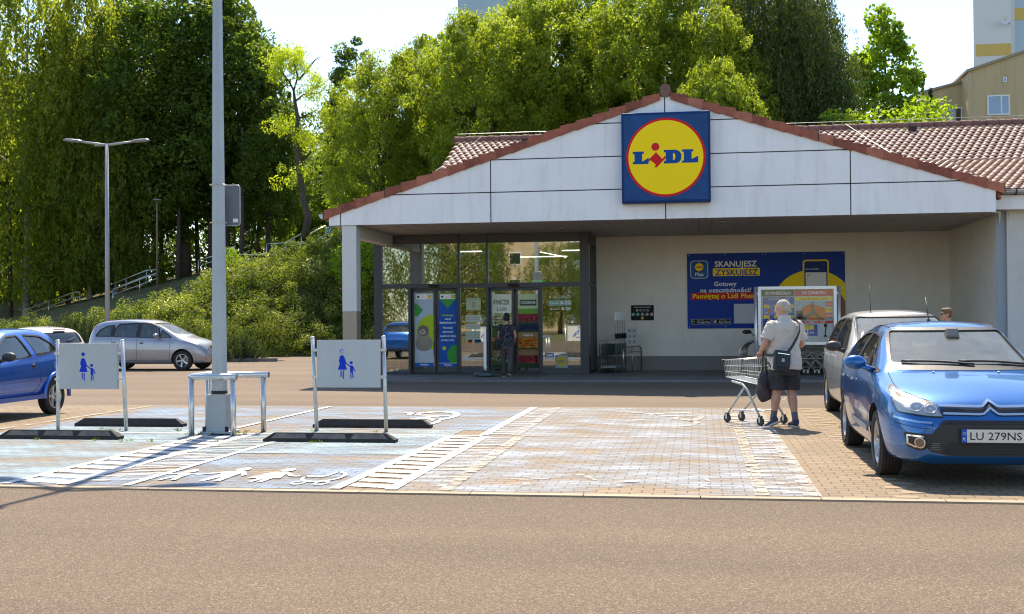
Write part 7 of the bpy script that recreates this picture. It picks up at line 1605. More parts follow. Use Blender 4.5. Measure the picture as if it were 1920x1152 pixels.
def loft(mb, rings, n=20):
    """rings: centre, half width across (y), half depth (x)"""
    vs = []
    for (cx, cy, cz), ry, rx in rings:
        for k in range(n): a = 2 * PI * k / n; c, s_ = math.cos(a), math.sin(a); vs.append((cx + rx * math.copysign(abs(c) ** .85, c), cy + ry * math.copysign(abs(s_) ** .85, s_), cz))
    m = len(rings); mb.add(vs, [(i * n + k, i * n + (k + 1) % n, (i + 1) * n + (k + 1) % n, (i + 1) * n + k) for i in range(m - 1) for k in range(n)] + [tuple(range(n))[::-1], tuple(range((m - 1) * n, m * n))])
def limb(mb, pts, rs, n=14):
    pts = [Vector(p) for p in pts]; mb.tube(pts, rs, None, n); mb.sphere(pts[0], rs[0], None, n, 8); mb.sphere(pts[-1], rs[-1], None, n, 8)
def bulge(a, b, ra, rb, mid, where=.35, steps=6):
    a, b = Vector(a), Vector(b); P, Q = [], []
    for i in range(steps + 1): t = i / steps; P.append(a.lerp(b, t)); Q.append(ra + (rb - ra) * t + mid * math.exp(-((t - where) / .28) ** 2))
    return P, Q
def hand(mb, wrist, dirv, palm_n, s=1.0, curl=.6, thumb=1):
    """palm and five bent fingers; dirv along the hand, palm_n out of the palm, thumb side by sign"""
    w = Vector(wrist); d = Vector(dirv).normalized(); nn = Vector(palm_n); nn = (nn - d * nn.dot(d)).normalized(); e = d.cross(nn) * thumb
    pc = w + d * .05 * s; M = Matrix((d, e, nn)).transposed(); vs = [Vector((.05 * math.cos(a) * s, .042 * math.sin(a) * s, z)) for z in (-.014 * s, .014 * s) for a in [2 * PI * k / 12 for k in range(12)]]
    mb.add([pc + M @ v for v in vs], [tuple(range(12))[::-1], tuple(range(12, 24))] + [(k, (k + 1) % 12, 12 + (k + 1) % 12, 12 + k) for k in range(12)])
    mb.sphere(w, .027 * s, None, 12, 8)
    for i, (off, ln) in enumerate(((.030, .070), (.011, .078), (-.010, .072), (-.030, .056))):
        p = w + d * .088 * s + e * off * s; a = .15 + curl * .5; pts = [w + d * .06 * s + e * off * .9 * s, p]; cur = p
        for q, fr in enumerate((.42, .33, .25)):
            a += curl * (.55 + .1 * i * .3); cur = cur + (d * math.cos(a) + nn * math.sin(a)) * ln * fr * s; pts.append(cur)
        mb.tube(pts, [.0095 * s, .0095 * s, .0088 * s, .008 * s, .0068 * s], None, 8); mb.sphere(pts[-1], .0066 * s, None, 8, 6)
    tb = w + d * .03 * s + e * .034 * s; t1 = tb + (d * .6 + e * .65 + nn * .35).normalized() * .034 * s; t2 = t1 + (d * .8 + e * .15 + nn * .6).normalized() * .028 * s
    mb.tube([w + d * .02 * s + e * .015 * s, tb, t1, t2], [.014 * s, .012 * s, .0105 * s, .008 * s], None, 8); mb.sphere(t2, .0078 * s, None, 8, 6)
def head_geo(mb, c, yaw_, pitch_=0, s=1.0):
    """skull, jaw, brow, nose, lips, ears; faces +x before turning"""
    M = Euler((0, pitch_, yaw_)).to_matrix(); c = Vector(c)
    def S(p, r): 
        t = MB(); t.sphere((0, 0, 0), r, None, 16, 10); mb.add([c + M @ ((Vector(v) + Vector(p)) * s) for v in t.v], t.f)
    S((-.012, 0, .035), (.098, .078, .088)); S((.022, 0, -.02), (.072, .066, .082)); S((.040, 0, -.072), (.044, .044, .036)); S((.05, 0, -.05), (.042, .05, .045))
    S((.082, 0, .032), (.018, .05, .014)); S((.103, 0, -.012), (.014, .012, .024)); S((.112, 0, -.024), (.015, .013, .011)); S((.094, 0, -.056), (.013, .023, .007)); S((.092, 0, -.066), (.013, .021, .007)); S((.086, 0, -.094), (.014, .018, .014))
    for y in (-1, 1): S((.066, y * .045, -.018), (.026, .022, .028)); S((-.012, y * .078, -.006), (.020, .009, .033)); S((-.004, y * .083, -.024), (.010, .008, .012))
    return M, c
def face_bits(par, M, c, s, glasses=False):
    for y in (-1, 1):
        m = MB(); m.sphere(c + M @ Vector((.087, y * .031, .012)) * s, .0105 * s, C_WHITE, 10, 8); m.sphere(c + M @ Vector((.0945, y * .031, .012)) * s, .0055 * s, C_BLACK, 8, 6); m.build('eye', None, par)
        m = MB(); m.tube([c + M @ Vector((.094, y * .014, .034)) * s, c + M @ Vector((.093, y * .034, .041)) * s, c + M @ Vector((.08, y * .052, .033)) * s], [.003 * s, .004 * s, .002 * s], pm('brow_hair', (.12, .09, .07), .9), 6); m.build('eyebrow', None, par)
    if glasses:
        m = MB()
        for y in (-1, 1):
            t = MB(); t.sphere((0, 0, 0), (.006, .028, .023), C_BLACK, 14, 8); m.add([c + M @ (Vector(v) + Vector((.104, y * .033, .008))) * s for v in t.v], t.f, pm('dark_lens', (.01, .01, .012), .08)); m.tube([c + M @ Vector((.10, y * .058, .012)) * s, c + M @ Vector((-.01, y * .082, .008)) * s], .003 * s, C_BLACK, 6)
        m.build('sunglasses', None, par)
def hair_geo(c, M, s, shape, ln=0):
    m = MB()
    def S(p, r):
        t = MB(); t.sphere((0, 0, 0), r, None, 16, 10); m.add([c + M @ ((Vector(v) + Vector(p)) * s) for v in t.v], t.f)
    if shape == 'bald':                                     # short cropped hair, thin at the forehead
        S((-.010, 0, .050), (.094, .076, .082))
        S((-.030, 0, .028), (.088, .082, .074)); S((-.035, 0, -.012), (.072, .078, .045)); S((-.018, 0, .058), (.088, .066, .062))
    if shape == 'bob': S((-.018, 0, .048), (.108, .094, .092)); S((-.03, 0, -.015), (.088, .092, .085)); S((.03, 0, .085), (.065, .075, .04))
    if shape == 'short': S((-.022, 0, .048), (.103, .088, .088)); S((.045, 0, .09), (.048, .068, .032)); S((-.04, 0, 0), (.070, .083, .06))
    return m
SKIN = pm('skin', (.52, .29, .20), .55, var=.08, vscale=8)
SKIN.node_tree.nodes['Principled BSDF'].inputs['Subsurface Weight'].default_value = .12; SKIN.node_tree.nodes['Principled BSDF'].inputs['Subsurface Radius'].default_value = (.02, .008, .004)
def fold_bump(m, sc=9, st=.5, dist=.02):
    n, l = nt(m); B = n['Principled BSDF']; tc = n.new('ShaderNodeTexCoord'); mp = n.new('ShaderNodeMapping'); mp.inputs['Scale'].default_value = (1, 1, .45); no = n.new('ShaderNodeTexNoise'); no.inputs['Scale'].default_value = sc; no.inputs['Detail'].default_value = 3; no.inputs['Distortion'].default_value = .8
    l.new(tc.outputs['Object'], mp.inputs[0]); l.new(mp.outputs[0], no.inputs['Vector']); bp = n.new('ShaderNodeBump'); bp.inputs['Strength'].default_value = st; bp.inputs['Distance'].default_value = dist; l.new(no.outputs[0], bp.inputs['Height']); l.new(bp.outputs[0], B.inputs['Normal']); return m
SHIRT = fold_bump(pm('beige_polo', (.56, .50, .42), .9, var=.05, vscale=3), 7, .6, .03); SHORTS = fold_bump(pm('dark_denim', (.028, .028, .032), .85, var=.55, vscale=6), 9, .5, .02); SOCK = pm('grey_sock', (.12, .12, .14), .9, bump=.3); SHOE = pm('navy_shoe', (.03, .04, .075), .7, bump=.3); SOLE = pm('pale_sole', (.5, .47, .42), .7)
def shoe(par, ankle, toe, pitch_=0.0, mat=SHOE):
    d = Vector(toe).normalized(); a = Vector(ankle); up = Vector((0, 0, 1)); q = Matrix((d, up.cross(d), up)).transposed() @ Euler((0, pitch_, 0)).to_matrix()
    def put(t, nm, m_): o = MB(); o.add([a + q @ Vector(v) for v in t.v], t.f, None); return remesh(o, nm, .007, m_, par, 3)
    t = MB(); t.sphere((-.01, 0, -.035), (.06, .04, .045), None, 14, 8); t.sphere((.06, 0, -.048), (.09, .043, .036), None, 14, 8); t.sphere((.13, .004, -.056), (.065, .044, .026), None, 14, 8); t.tube([(-.012, 0, -.03), (-.015, 0, .015)], [.047, .043], None, 14); put(t, 'shoe', mat)
    t = MB(); t.prism([(-.075, -.03), (-.07, .028), (.03, .036), (.12, .046), (.175, .035), (.195, .005), (.175, -.03), (.12, -.042), (.03, -.034)], -.092, -.070, 'xy', None); o = MB(); o.add([a + q @ Vector(v) for v in t.v], t.f, SOLE); o.build('sole', SOLE, par)

# man with the trolley: weight on the right foot, left heel lifted, head turned to his left
man = thing('person', 'grey-haired man in beige polo shirt and dark shorts holding a trolley', 'person', (1.17, 16.62, .014), R(118))
KL, KR = Vector((.05, .10, .50)), Vector((.02, -.11, .49)); AL, AR = Vector((.10, .13, .125)), Vector((-.07, -.115, .095)); HL, HR = Vector((0, .105, .90)), Vector((0, -.105, .90))
b = MB()
for H_, K_, A_ in ((HL, KL, AL), (HR, KR, AR)):
    P, Q = bulge(H_, K_, .098, .062, .012, .25); limb(b, P, Q); P, Q = bulge(K_, A_, .054, .036, .018, .32); limb(b, P, Q); b.sphere(A_ + Vector((.0, 0, -.03)), (.05, .035, .04), None, 12, 8)
loft(b, [((0, 0, .82), .17, .13), ((.02, 0, .95), .20, .17), ((.045, 0, 1.08), .205, .185), ((.03, 0, 1.22), .20, .165), ((0, 0, 1.36), .20, .135), ((-.01, 0, 1.44), .16, .10), ((-.005, 0, 1.48), .075, .07)])
limb(b, [(-.01, 0, 1.44), (.01, 0, 1.55)], [.066, .060])
SL, SR = Vector((-.01, .205, 1.405)), Vector((-.01, -.205, 1.405)); EL, ER = Vector((.02, .30, 1.16)), Vector((.02, -.285, 1.15)); WL, WR = Vector((.24, .235, 1.04)), Vector((.25, -.20, 1.05))
for S_, E_, W_h, sg in ((SL, EL, WL, 1), (SR, ER, WR, -1)):
    P, Q = bulge(S_, E_, .062, .045, .008, .4); limb(b, P, Q); P, Q = bulge(E_, W_h, .044, .028, .010, .25); limb(b, P, Q); hand(b, W_h + (W_h - E_).normalized() * .015, (W_h - E_), Vector((.2, 0, -1)), 1.0, .95, -sg)
hc = Vector((.035, .005, 1.635)); Mh, hc = head_geo(b, hc, R(48), R(6), 1.0)
remesh(b, 'body', .0065, SKIN, man, 3)
face_bits(man, Mh, hc, 1.0)
remesh(hair_geo(hc, Mh, 1.0, 'bald'), 'hair', .008, pm('grey_hair', (.46, .40, .33), .8, bump=.8, bscale=80, var=.3, vscale=20), man, 2)
c = MB()
loft(c, [((-.015, 0, .80), .235, .19), ((.0, 0, .88), .235, .20), ((.03, 0, .98), .235, .205), ((.05, 0, 1.08), .232, .21), ((.035, 0, 1.22), .228, .19), ((.0, 0, 1.36), .238, .158), ((-.01, 0, 1.44), .205, .125), ((-.01, 0, 1.475), .115, .09), ((0, 0, 1.50), .085, .082)])
for S_, E_ in ((SL, EL), (SR, ER)): d = (E_ - S_); c.tube([S_ - d * .08, S_ + d * .2, S_ + d * .72], [.078, .084, .092], None, 16); c.sphere(S_, .074, None, 14, 10)
sh = folds(remesh(c, 'polo_shirt', .010, SHIRT, man, 5), .020, 5, 4)
c = MB(); c.lathe([(.083, .0), (.088, .03), (.078, .075), (.072, .075), (.078, .03)], (.0, 0, 1.475), 'z', 20, SHIRT); c.build('collar', SHIRT, sh)
for S_, E_ in ((SL, EL), (SR, ER)): d = (E_ - S_); c = MB(); c.tube([S_ + d * .70, S_ + d * .76], [.0945, .094], SHIRT, 18); c.build('cuff', SHIRT, sh)
c = MB(); loft(c, [((0, 0, .72), .20, .155), ((.0, 0, .82), .222, .17), ((.01, 0, .95), .222, .175)])
for H_, K_ in ((HL, KL), (HR, KR)): c.tube([H_ + Vector((0, 0, -.02)), H_.lerp(K_, .5), H_.lerp(K_, .93)], [.13, .122, .118], None, 18)
folds(remesh(c, 'shorts', .010, SHORTS, man, 3), .020, 7, 4, 3)
for K_, A_, td, pt in ((KL, AL, (1, .35, 0), .42), (KR, AR, (1, -.1, 0), 0)):
    c = MB(); P = [K_.lerp(A_, t) for t in (.72, .85, 1.0)]; c.tube(P + [A_ + Vector((.01, 0, -.05))], [.046, .042, .045, .04], SOCK, 14); c.build('sock', SOCK, man); shoe(man, A_, td, pt)
# shoulder bag and its strap
bag = thing('shoulder_bag', 'small dark shoulder bag hanging at the back of the man in beige', 'bag', man.location, R(118))
BAGM = pm('bag_fabric', (.018, .025, .035), .7, bump=.4, bscale=50)
c = MB(); c.box((-.225, .19, .93), (.085, .235, .28), BAGM, Euler((R(8), R(4), 0)), .03); bb = c.build('pouch', BAGM, bag)
c = MB(); c.box((-.274, .19, .94), (.02, .205, .20), BAGM, Euler((R(8), R(4), 0)), .012); c.build('front_pocket', BAGM, bag)
c = MB(); c.box((-.282, .19, 1.025), (.008, .18, .008), M_CHROME, Euler((R(8), R(4), 0))); c.build('zip', M_CHROME, bag); c = MB(); c.box((-.2865, .205, .94), (.004, .042, .045), pm('patch_grey', (.4, .42, .38), .6), Euler((R(8), R(4), 0))); c.build('patch', None, bag)
c = MB(); pts = [(-.215, .09, 1.04), (-.215, .02, 1.13), (-.205, -.055, 1.24), (-.185, -.11, 1.34), (-.13, -.14, 1.43), (-.02, -.15, 1.49), (.09, -.12, 1.45), (.18, -.03, 1.33), (.24, .10, 1.18), (.20, .22, 1.08), (.03, .262, 1.0), (-.13, .27, 1.0), (-.20, .275, 1.03)]
vs = []
for i, p in enumerate(pts):
    p = Vector(p); t_ = (Vector(pts[min(i + 1, len(pts) - 1)]) - Vector(pts[max(i - 1, 0)])).normalized(); o_ = Vector((p.x * 1.0, p.y * .9, 0)).normalized(); s_ = t_.cross(o_).normalized() * .019; p = p + o_ * .012; vs += [p - s_, p + s_, p + s_ + o_ * .004, p - s_ + o_ * .004]
c.add(vs, [(i * 4 + k, i * 4 + (k + 1) % 4, i * 4 + 4 + (k + 1) % 4, i * 4 + 4 + k) for i in range(len(pts) - 1) for k in range(4)], BAGM); c.build('strap', BAGM, bag)

# ------------------------------------------------------------------ wire trolleys
M_WIRE = pm('zinc_wire', (.60, .61, .58), .35, metal=.7); M_LEG = pm('grey_leg_paint', (.50, .53, .51), .45, metal=.2); M_WHEEL = pm('castor_rubber', (.045, .045, .045), .7); M_HANDLE = pm('handle_plastic', (.35, .34, .32), .5)
CART = {}
def cart_parts(handle):
    rt = [(-.40, .26, .97), (.44, .20, .90), (.44, -.20, .90), (-.40, -.26, .97)]; bt = [(-.36, .23, .56), (.42, .17, .66), (.42, -.17, .66), (-.36, -.23, .56)]
    V = lambda a: Vector(a)
    mb = MB(); W = .0032
    mb.tube([V(p) for p in rt], .007, M_WIRE, 6, closed=True); mb.tube([V(p) for p in bt], .005, M_WIRE, 6, closed=True)
    for q in (.33, .66): mb.tube([V(rt[i]).lerp(V(bt[i]), q) for i in range(4)], .0042, M_WIRE, 5, closed=True)
    for a, b_, n in ((0, 1, 24), (3, 2, 24), (1, 2, 12), (0, 3, 14)):
        for i in range(n + 1): t = i / n; mb.tube([V(rt[a]).lerp(V(rt[b_]), t), V(bt[a]).lerp(V(bt[b_]), t)], W, M_WIRE, 4, False)
    for i in range(1, 12): t = i / 12; mb.tube([V(bt[0]).lerp(V(bt[3]), t), V(bt[1]).lerp(V(bt[2]), t)], W, M_WIRE, 4, False)
    for i in range(1, 5): t = i / 5; mb.tube([V(bt[0]).lerp(V(bt[1]), t), V(bt[3]).lerp(V(bt[2]), t)], W, M_WIRE, 4, False)
    bas = mb
    legs = []
    for s_ in (1, -1):
        m = MB(); m.tube([(.30, s_ * .17, .60), (.08, s_ * .20, .57), (-.02, s_ * .21, .50), (-.28, s_ * .245, .14)], .016, M_LEG, 8); m.tube([(.02, s_ * .205, .535), (.22, s_ * .175, .33), (.40, s_ * .15, .14)], .016, M_LEG, 8); legs.append(m)
    under = MB(); under.tube([(.40, .15, .16), (.40, -.15, .16)], .009, M_WIRE, 6); under.tube([(-.28, .24, .20), (-.10, .15, .19), (.38, .10, .17)], .006, M_WIRE, 6); under.tube([(-.28, -.24, .20), (-.10, -.15, .19), (.38, -.10, .17)], .006, M_WIRE, 6); under.tube([(-.22, .2, .20), (-.22, -.2, .20)], .006, M_WIRE, 6)
    for y in (-.06, 0, .06): under.tube([(-.22, y, .2), (.3, y, .18)], .004, M_WIRE, 5)
    for s_ in (1, -1): under.tube([(-.30, s_ * .21, .56), (-.42, s_ * .20, .42), (-.42, s_ * .12, .36), (-.34, s_ * .10, .36)], .005, M_WIRE, 5)
    seat_ = MB()
    for y in np.linspace(-.17, .17, 9): seat_.tube([(-.36, y, .95), (-.22, y, .70)], .003, M_WIRE, 4)
    seat_.tube([(-.36, -.19, .95), (-.22, -.19, .70), (-.22, .19, .70), (-.36, .19, .95)], .005, M_WIRE, 5)
    hd = MB(); hd.tube([(-.38, .26, .96), (-.45, .262, 1.0), (-.46, .262, 1.02)], .011, M_WIRE, 8); hd.tube([(-.38, -.26, .96), (-.45, -.262, 1.0), (-.46, -.262, 1.02)], .011, M_WIRE, 8); hd.tube([(-.46, -.27, 1.02), (-.46, .27, 1.02)], .018, handle, 10)
    bump_ = MB()
    for s_ in (1, -1): bump_.box((.445, s_ * .195, .89), (.05, .05, .05), M_TRIM, None, .012)
    return bas, legs, under, seat_, hd, bump_
def make_cart(name, label, loc, rz, handle=M_HANDLE, group=None):
    t = thing(name, label, 'trolley', loc, rz, group); bas, legs, un, se, hd, bp = cart_parts(handle)
    bas.build('basket', M_WIRE, t)
    for m in legs: m.build('side_frame', M_LEG, t)
    un.build('lower_rack', M_WIRE, t); se.build('child_seat', M_WIRE, t); hd.build('handle', None, t); bp.build('bumper', M_TRIM, t)
    for x, y in ((.42, .15), (.42, -.15), (-.30, .245), (-.30, -.245)):
        w = MB(); w.lathe([(0, -.016), (.045, -.014), (.058, -.016), (.0625, -.008), (.0625, .008), (.058, .016), (.045, .014), (0, .016)], (x, y, .0625), 'y', 20, M_WHEEL); wo = w.build('wheel', M_WHEEL, t)
        f = MB(); f.box((x + .0, y, .13), (.06, .045, .022), M_TRIM, None, .006); f.b2((x - .015, y - .024, .05), (x + .015, y - .019, .125), M_WIRE); f.b2((x - .015, y + .019, .05), (x + .015, y + .024, .125), M_WIRE); f.build('fork', M_WIRE, wo)
    return t
ct = make_cart('shopping_trolley', 'empty wire shopping trolley held by the man in beige', (.80, 17.17, .014), R(135))
mb = MB(); mb.box((-.28, .0, .545), (.10, .03, .02), pm('red_tab', (.6, .03, .02), .5), None, .005); mb.build('red_tab', None, ct)
t = thing('drawstring_bag', 'dark grey drawstring bag hanging from the trolley handle beside his left hand', 'bag', (0, 0, 0)); wp = man.matrix_basis @ WL if 0 else Matrix.Translation(man.location) @ Matrix.Rotation(R(118), 4, 'Z') @ WL
wx, wy, wz = wp; t.location = (wx + .04, wy - .03, wz - .04)
SACK = fold_bump(pm('sack_cloth', (.045, .036, .042), .75), 14, .8, .03)
mb = MB(); rg2 = random.Random(4); rings = [(-.20, .03, .03), (-.24, .055, .05), (-.32, .11, .085), (-.42, .14, .10), (-.52, .13, .095), (-.60, .09, .07), (-.66, .03, .03)]
loft(mb, [((.0 + .03 * (i % 2), 0 - .05 * (i / 6) * 0, z), w * (1.0), d) for i, (z, w, d) in enumerate(rings)], 16); mb.v = [(v[0] + .025 * math.sin(v[2] * 31 + v[1] * 20), v[1] + .02 * math.sin(v[2] * 23 + v[0] * 30), v[2]) for v in mb.v]
s_ = remesh(mb, 'sack', .010, SACK, t, 3); s_.rotation_euler = (0, 0, R(-40))
mb = MB()
for dx in (-.03, -.012, .02, .04): mb.tube([(dx * .35, 0, .03), (dx, .0, -.10), (dx * .7, 0, -.22)], .006, M_TRIM, 6)
mb.build('cord', M_TRIM, t)

# woman entering at the doors
def walker(label, loc, rz, H, top, bottom, hair, hairshape, hairmat, head_yaw=0, sleeves=.6, shorts=False, glasses=False, fat=1.0, fine=.010, arm=((.03, .25, 1.12), (.14, .22, .90)), armr=None, step=.10, skirt=None):
    t = thing('person', label, 'person', loc, rz); k = H / 1.75; t.scale = (k, k, k)
    KL, KR = Vector((.05 + step * .4, .095, .49)), Vector((-.02, -.095, .49)); AL, AR = Vector((step, .095, .09)), Vector((-step - .04, -.095, .13)); HL, HR = Vector((0, .095, .90)), Vector((0, -.095, .90)); b = MB()
    for H_, K_, A_ in ((HL, KL, AL), (HR, KR, AR)):
        P, Q = bulge(H_, K_, .085 * fat, .056, .01, .25); limb(b, P, Q); P, Q = bulge(K_, A_, .05, .034, .016, .32); limb(b, P, Q)
    loft(b, [((0, 0, .82), .16 * fat, .115 * fat), ((0, 0, .95), .165 * fat, .12 * fat), ((0, 0, 1.08), .145 * fat, .11 * fat), ((0, 0, 1.25), .165 * fat, .12 * fat), ((-.01, 0, 1.38), .17, .11), ((-.01, 0, 1.45), .10, .08)]); limb(b, [(-.01, 0, 1.43), (.01, 0, 1.55)], [.056, .052])
    SL, SR = Vector((-.01, .175, 1.40)), Vector((-.01, -.175, 1.40)); E1, W1 = Vector(arm[0]), Vector(arm[1]); a2 = armr or [(p[0], -p[1], p[2]) for p in arm]; E2, W2 = Vector(a2[0]), Vector(a2[1])
    for S_, E_, W_h, sg in ((SL, E1, W1, 1), (SR, E2, W2, -1)):
        P, Q = bulge(S_, E_, .052, .038, .006, .4); limb(b, P, Q); P, Q = bulge(E_, W_h, .038, .025, .008, .25); limb(b, P, Q); hand(b, W_h, (W_h - E_), Vector((0, -sg, 0)), .95, .5, 1)
    Mh, hc = head_geo(b, (.03, 0, 1.635), head_yaw, 0); remesh(b, 'body', fine, SKIN, t, 2)
    if glasses or abs(head_yaw) > .2: face_bits(t, Mh, hc, 1.0, glasses)
    remesh(hair_geo(hc, Mh, 1.0, hairshape), 'hair', .010, hairmat, t, 2)
    c = MB(); loft(c, [((0, 0, .84), .185 * fat, .145 * fat), ((0, 0, .95), .18 * fat, .14 * fat), ((0, 0, 1.08), .165 * fat, .13 * fat), ((0, 0, 1.25), .185 * fat, .14 * fat), ((-.01, 0, 1.38), .195, .13), ((-.01, 0, 1.45), .10, .085)])
    for S_, E_, W_h in ((SL, E1, W1), (SR, E2, W2)):
        c.sphere(S_, .066, None, 12, 8); d = E_ - S_; c.tube([S_, S_ + d * min(sleeves, 1)], [.066, .062], None, 14)
        if sleeves > 1: c.sphere(E_, .056, None, 12, 8); c.tube([E_, E_.lerp(W_h, .95)], [.056, .042], None, 14)
    folds(remesh(c, 'shirt', .012, top, t, 3), .014, 6, 4, 5)
    c = MB(); loft(c, [((0, 0, .76), .165 * fat, .125 * fat), ((0, 0, .90), .178 * fat, .135 * fat), ((0, 0, .98), .172 * fat, .13 * fat)])
    for H_, K_, A_ in ((HL, KL, AL), (HR, KR, AR)):
        if shorts: c.tube([H_, H_.lerp(K_, .9)], [.105 * fat, .09 * fat], None, 14)
        else: c.tube([H_, K_, K_.lerp(A_, .95)], [.100 * fat, .080 * fat, .066 * fat], None, 14); c.sphere(K_, .079 * fat, None, 12, 8)
    folds(remesh(c, 'shorts' if shorts else 'trousers', .012, bottom, t, 3), .018, 8, 4, 9)
    shoe(t, AL, (1, .1, 0), 0, pm('dark_shoe', (.05, .035, .028), .7)); shoe(t, AR, (1, -.1, 0), .35, pm('dark_shoe'))
    return t
def speckle(m, c, sc=45):
    n, l = nt(m); B = n['Principled BSDF']; tc = n.new('ShaderNodeTexCoord'); mp = n.new('ShaderNodeMapping'); mp.inputs['Scale'].default_value = (1, 1, .35); v = n.new('ShaderNodeTexNoise'); v.inputs['Scale'].default_value = sc; l.new(tc.outputs['Object'], mp.inputs[0]); l.new(mp.outputs[0], v.inputs['Vector']); mr = n.new('ShaderNodeMapRange'); mr.inputs[1].default_value = .58; mr.inputs[2].default_value = .64; l.new(v.outputs[0], mr.inputs[0]); mx = n.new('ShaderNodeMix'); mx.data_type = 'RGBA'; l.new(mr.outputs[0], mx.inputs[0]); mx.inputs[6].default_value = B.inputs['Base Color'].default_value; mx.inputs[7].default_value = (*c, 1); l.new(mx.outputs[2], B.inputs['Base Color']); return m
wm = walker('woman with black bob in dark patterned blouse and grey trousers at the doors', (-4.88, 29.75, .05), R(93), 1.62, speckle(pm('dark_blouse', (.014, .014, .028), .85), (.22, .22, .26)), fold_bump(pm('grey_trousers', (.085, .075, .07), .9), 10), None, 'bob', pm('black_hair', (.012, .010, .010), .6, bump=.6, bscale=70), 0, .45, arm=((.02, .25, 1.13), (.16, .20, .97)))
t = thing('handbag', 'black handbag on the left arm of the woman at the doors', 'bag', (-5.14, 29.78, .05)); mb = MB(); mb.box((0, 0, .83), (.09, .30, .26), BAGM, Euler((0, 0, .2)), .04); mb.build('pouch', BAGM, t); mb = MB(); mb.tube([(0, -.12, .95), (.03, -.08, 1.2), (.06, 0, 1.3), (.03, .08, 1.2), (0, .12, .95)], .009, BAGM, 6); mb.build('strap', BAGM, t)
X = px_at(619, 92); p = P3(619, 459, 93.5)
walker('distant man in blue T-shirt and dark shorts climbing the bank stairs', (p.x, 93.5, p.z), R(80), 1.75, fold_bump(pm('blue_tshirt', (.06, .24, .48), .85), 8), pm('black_shorts', (.015, .015, .02), .85), None, 'short', pm('dark_hair', (.03, .022, .018), .8), 0, .5, True, fat=1.15, fine=.02)
walker('person in dark jacket and sunglasses whose head shows above the bright blue hatchback', (4.33, 21.6, .0), R(172), 1.66, pm('dark_jacket', (.02, .022, .028), .8), pm('dark_trousers', (.03, .03, .035), .85), None, 'short', pm('brown_hair', (.15, .085, .045), .7, bump=.8, bscale=60, var=.3, vscale=25), R(8), 1.5, glasses=True, fine=.008)

# ------------------------------------------------------------------ trolley shelter: nested trolleys, hoops, rail, small basket trolleys
M_TUBE = pm('brushed_tube', (.40, .41, .40), .3, metal=.85)
BLUEH = pm('blue_handle', (.03, .10, .38), .5)
proto = make_cart('nested_trolley', 'wire trolley at the left end of the nested row behind the man in beige', (1.95, 30.95, .05), 0, BLUEH, 'nested trolleys in the shelter')
pool = None
allk = {}
for o in bpy.data.objects: allk.setdefault(o.parent, []).append(o)
def copy2(o, parent=None):
    c = o.copy(); COL.objects.link(c)
    if parent is not None: c.parent = parent
    for ch in allk.get(o, []): copy2(ch, c)
    return c
n = 0
for row, yy_ in ((0, 30.95), (1, 31.75)):
    for i in range(15):
        if row == 0 and i == 0: continue
        c = copy2(proto); c.location = (1.95 + i * .27 + row * .1, yy_, .05)
        if row == 0: c['label'] = 'wire trolley pushed into the front nested row under the leaflet case'
        else: c['label'] = 'wire trolley in the rear nested row, close to the wall'
for i in range(6):
    t = thing('trolley_hoop', 'bent tube hoop at the end of the trolley shelter', 'guard rail', (1.02 + i * .045, 30.3 + i * .3, .05), 0, 'bent tube hoops beside the trolleys')
    mb = MB(); mb.tube([(0, 0, -.05), (0, 0, .58)] + [(.30 - .30 * math.cos(a), 0, .58 + .28 * math.sin(a)) for a in np.linspace(.2, PI / 2, 7)] + [(.95, 0, .86)], .028, M_TUBE, 10); mb.build('tube', M_TUBE, t)
t = thing('bump_rail', 'low horizontal tube rail in front of the nested trolleys', 'guard rail', (1.6, 30.45, .05)); mb = MB(); mb.tube([(0, 0, .42), (4.3, 0, .42)], .024, M_TUBE, 8); mb.build('tube', M_TUBE, t)
for x in (.0, 2.1, 4.2): mb = MB(); mb.tube([(x, .05, -.05), (x, .05, .42)], .022, M_TUBE, 8); mb.build('post', M_TUBE, t)
t = thing('shelf_board', 'dark board under the leaflet case above the nested trolleys', 'board', (1.4, 30.3, .05)); mb = MB(); mb.b2((0, 0, .80), (4.2, .05, .86), M_ANTH); mb.b2((0, 1.9, .80), (4.2, 1.95, .86), M_ANTH); mb.build('board', M_ANTH, t)
t = thing('bollard_mirror', 'small dark round mirror on a stalk above the tube hoops', 'mirror', (1.33, 30.0, .05)); mb = MB(); mb.tube([(.1, 0, .95), (0, 0, 1.05), (-.08, 0, 1.1)], .012, M_TRIM, 6); mb.sphere((-.14, 0, 1.11), (.12, .05, .055), M_TRIM, 14, 8); mb.build('mirror', M_TRIM, t)
TEAL = pm('teal_plastic', (.035, .065, .075), .5)
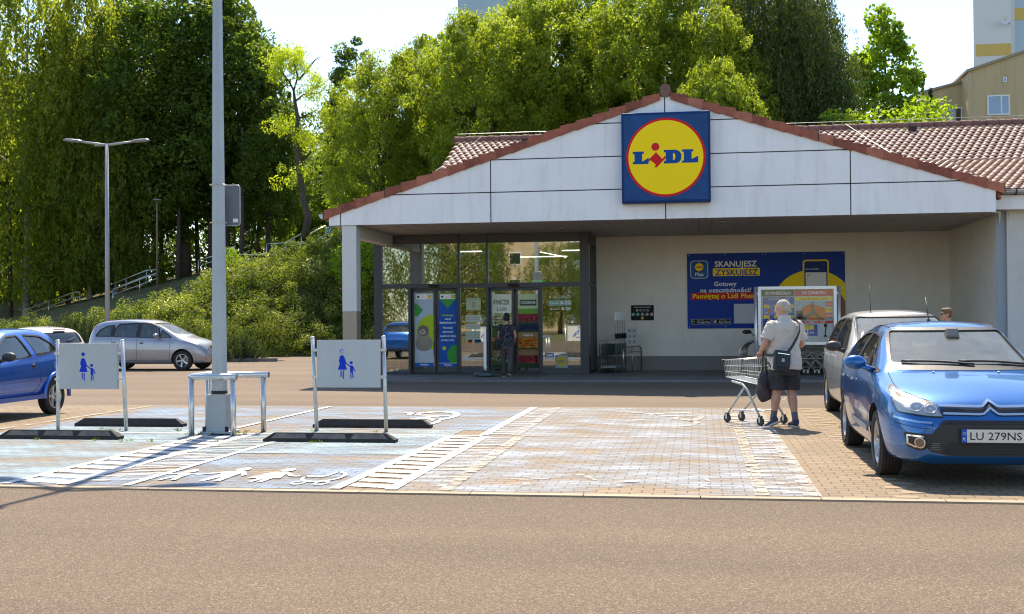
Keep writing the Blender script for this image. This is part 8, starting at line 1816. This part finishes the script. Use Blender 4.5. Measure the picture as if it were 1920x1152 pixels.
def small_trolley(lab, x, y, grp):
    t = thing('basket_trolley', lab, 'trolley', (x, y, .05), 0, grp)
    m = MB()
    for z, h_ in ((.50, .26), (.14, .05)):
        for q in range(5): zz = z + h_ * q / 4; m.tube([(-.21, -.16, zz), (.21, -.16, zz), (.21, .16, zz), (-.21, .16, zz)], .004, TEAL if z > .3 else M_WIRE, 4, closed=True)
        for i in range(11): xx = -.21 + .042 * i; m.tube([(xx, -.16, z), (xx, -.16, z + h_)], .0035, TEAL if z > .3 else M_WIRE, 4); m.tube([(xx, .16, z), (xx, .16, z + h_)], .0035, TEAL, 4)
    m.box((0, 0, .49), (.40, .30, .012), TEAL); m.box((0, 0, .15), (.38, .28, .012), M_WIRE); m.build('basket', None, t)
    m = MB()
    for s_ in (-1, 1): m.tube([(s_ * .22, -.16, .06), (s_ * .22, -.16, .78), (s_ * .2, -.2, .86)], .012, M_TUBE, 8); m.tube([(s_ * .2, .16, .06), (s_ * .2, .16, .5)], .010, M_TUBE, 8)
    m.build('frame', M_TUBE, t); m = MB(); m.tube([(-.2, -.2, .86), (.2, -.2, .86)], .022, pm('pale_handle', (.42, .43, .45), .5), 8); m.build('handle', None, t)
    for x_, y_ in ((-.2, -.15), (.2, -.15), (-.18, .15), (.18, .15)): m = MB(); m.cyl((x_, y_, .035), .035, .02, M_WHEEL, 14, 'x'); m.build('wheel', M_WHEEL, t)
    return t
for i in range(5):
    x, y = -2.42 + i * .05, 31.75 + i * .22; t = small_trolley(('front', 'second', 'third', 'fourth', 'rearmost')[i] + ' basket trolley of the short nested row beside the glass entrance', x, y, 'basket trolleys beside the entrance')
    m = MB(); m.tube([(.18, .12, .5), (.18, .12, 1.62)], .009, pm('clear_pole', (.42, .42, .36), .4), 6); m.build('flag_pole', None, t)
    m = MB(); m.b2((.165, .10, 1.42), (.215, .13, 1.64), C_WHITE); m.build('flag', None, t); m = MB(); m.b2((.165, .10, .92), (.235, .13, 1.06), C_BLACK); m.build('pole_sleeve', None, t)
t = thing('tube_barrier', 'bent tube barrier on the wall side of the basket trolleys', 'guard rail', (-2.02, 31.7, .05)); mb = MB(); mb.tube([(0, 0, 0), (0, 0, .62), (.08, .1, .70), (.36, 1.3, .70), (.42, 1.4, .62), (.42, 1.4, 0)], .022, M_TUBE, 10); mb.build('tube', M_TUBE, t); mb = MB(); mb.tube([(.02, .1, .55), (.42, 1.35, .55)], .014, M_TUBE, 8); mb.build('lower_tube', M_TUBE, t)
t = thing('instruction_sheet', 'pale instruction sheet on a stand beside the basket trolleys', 'notice', (-1.95, 32.4, .05)); mb = MB(); mb.b2((-.02, 0, .72), (.28, .012, 1.22), ink('#b9bdb8')); A = Art(mb, (-.02, -.001, .72))
for i in range(3):
    for j in range(2): A.rect(.04 + j * .13, .06 + i * .15, .13 + j * .13, .15 + i * .15, ink('#8f948f'), 1)
mb.tube([(.13, .02, 0), (.13, .02, .75)], .012, M_TUBE, 6); mb.build('sheet', None, t)
print('objects', len(bpy.data.objects), 'faces', sum(len(m.polygons) for m in bpy.data.meshes))
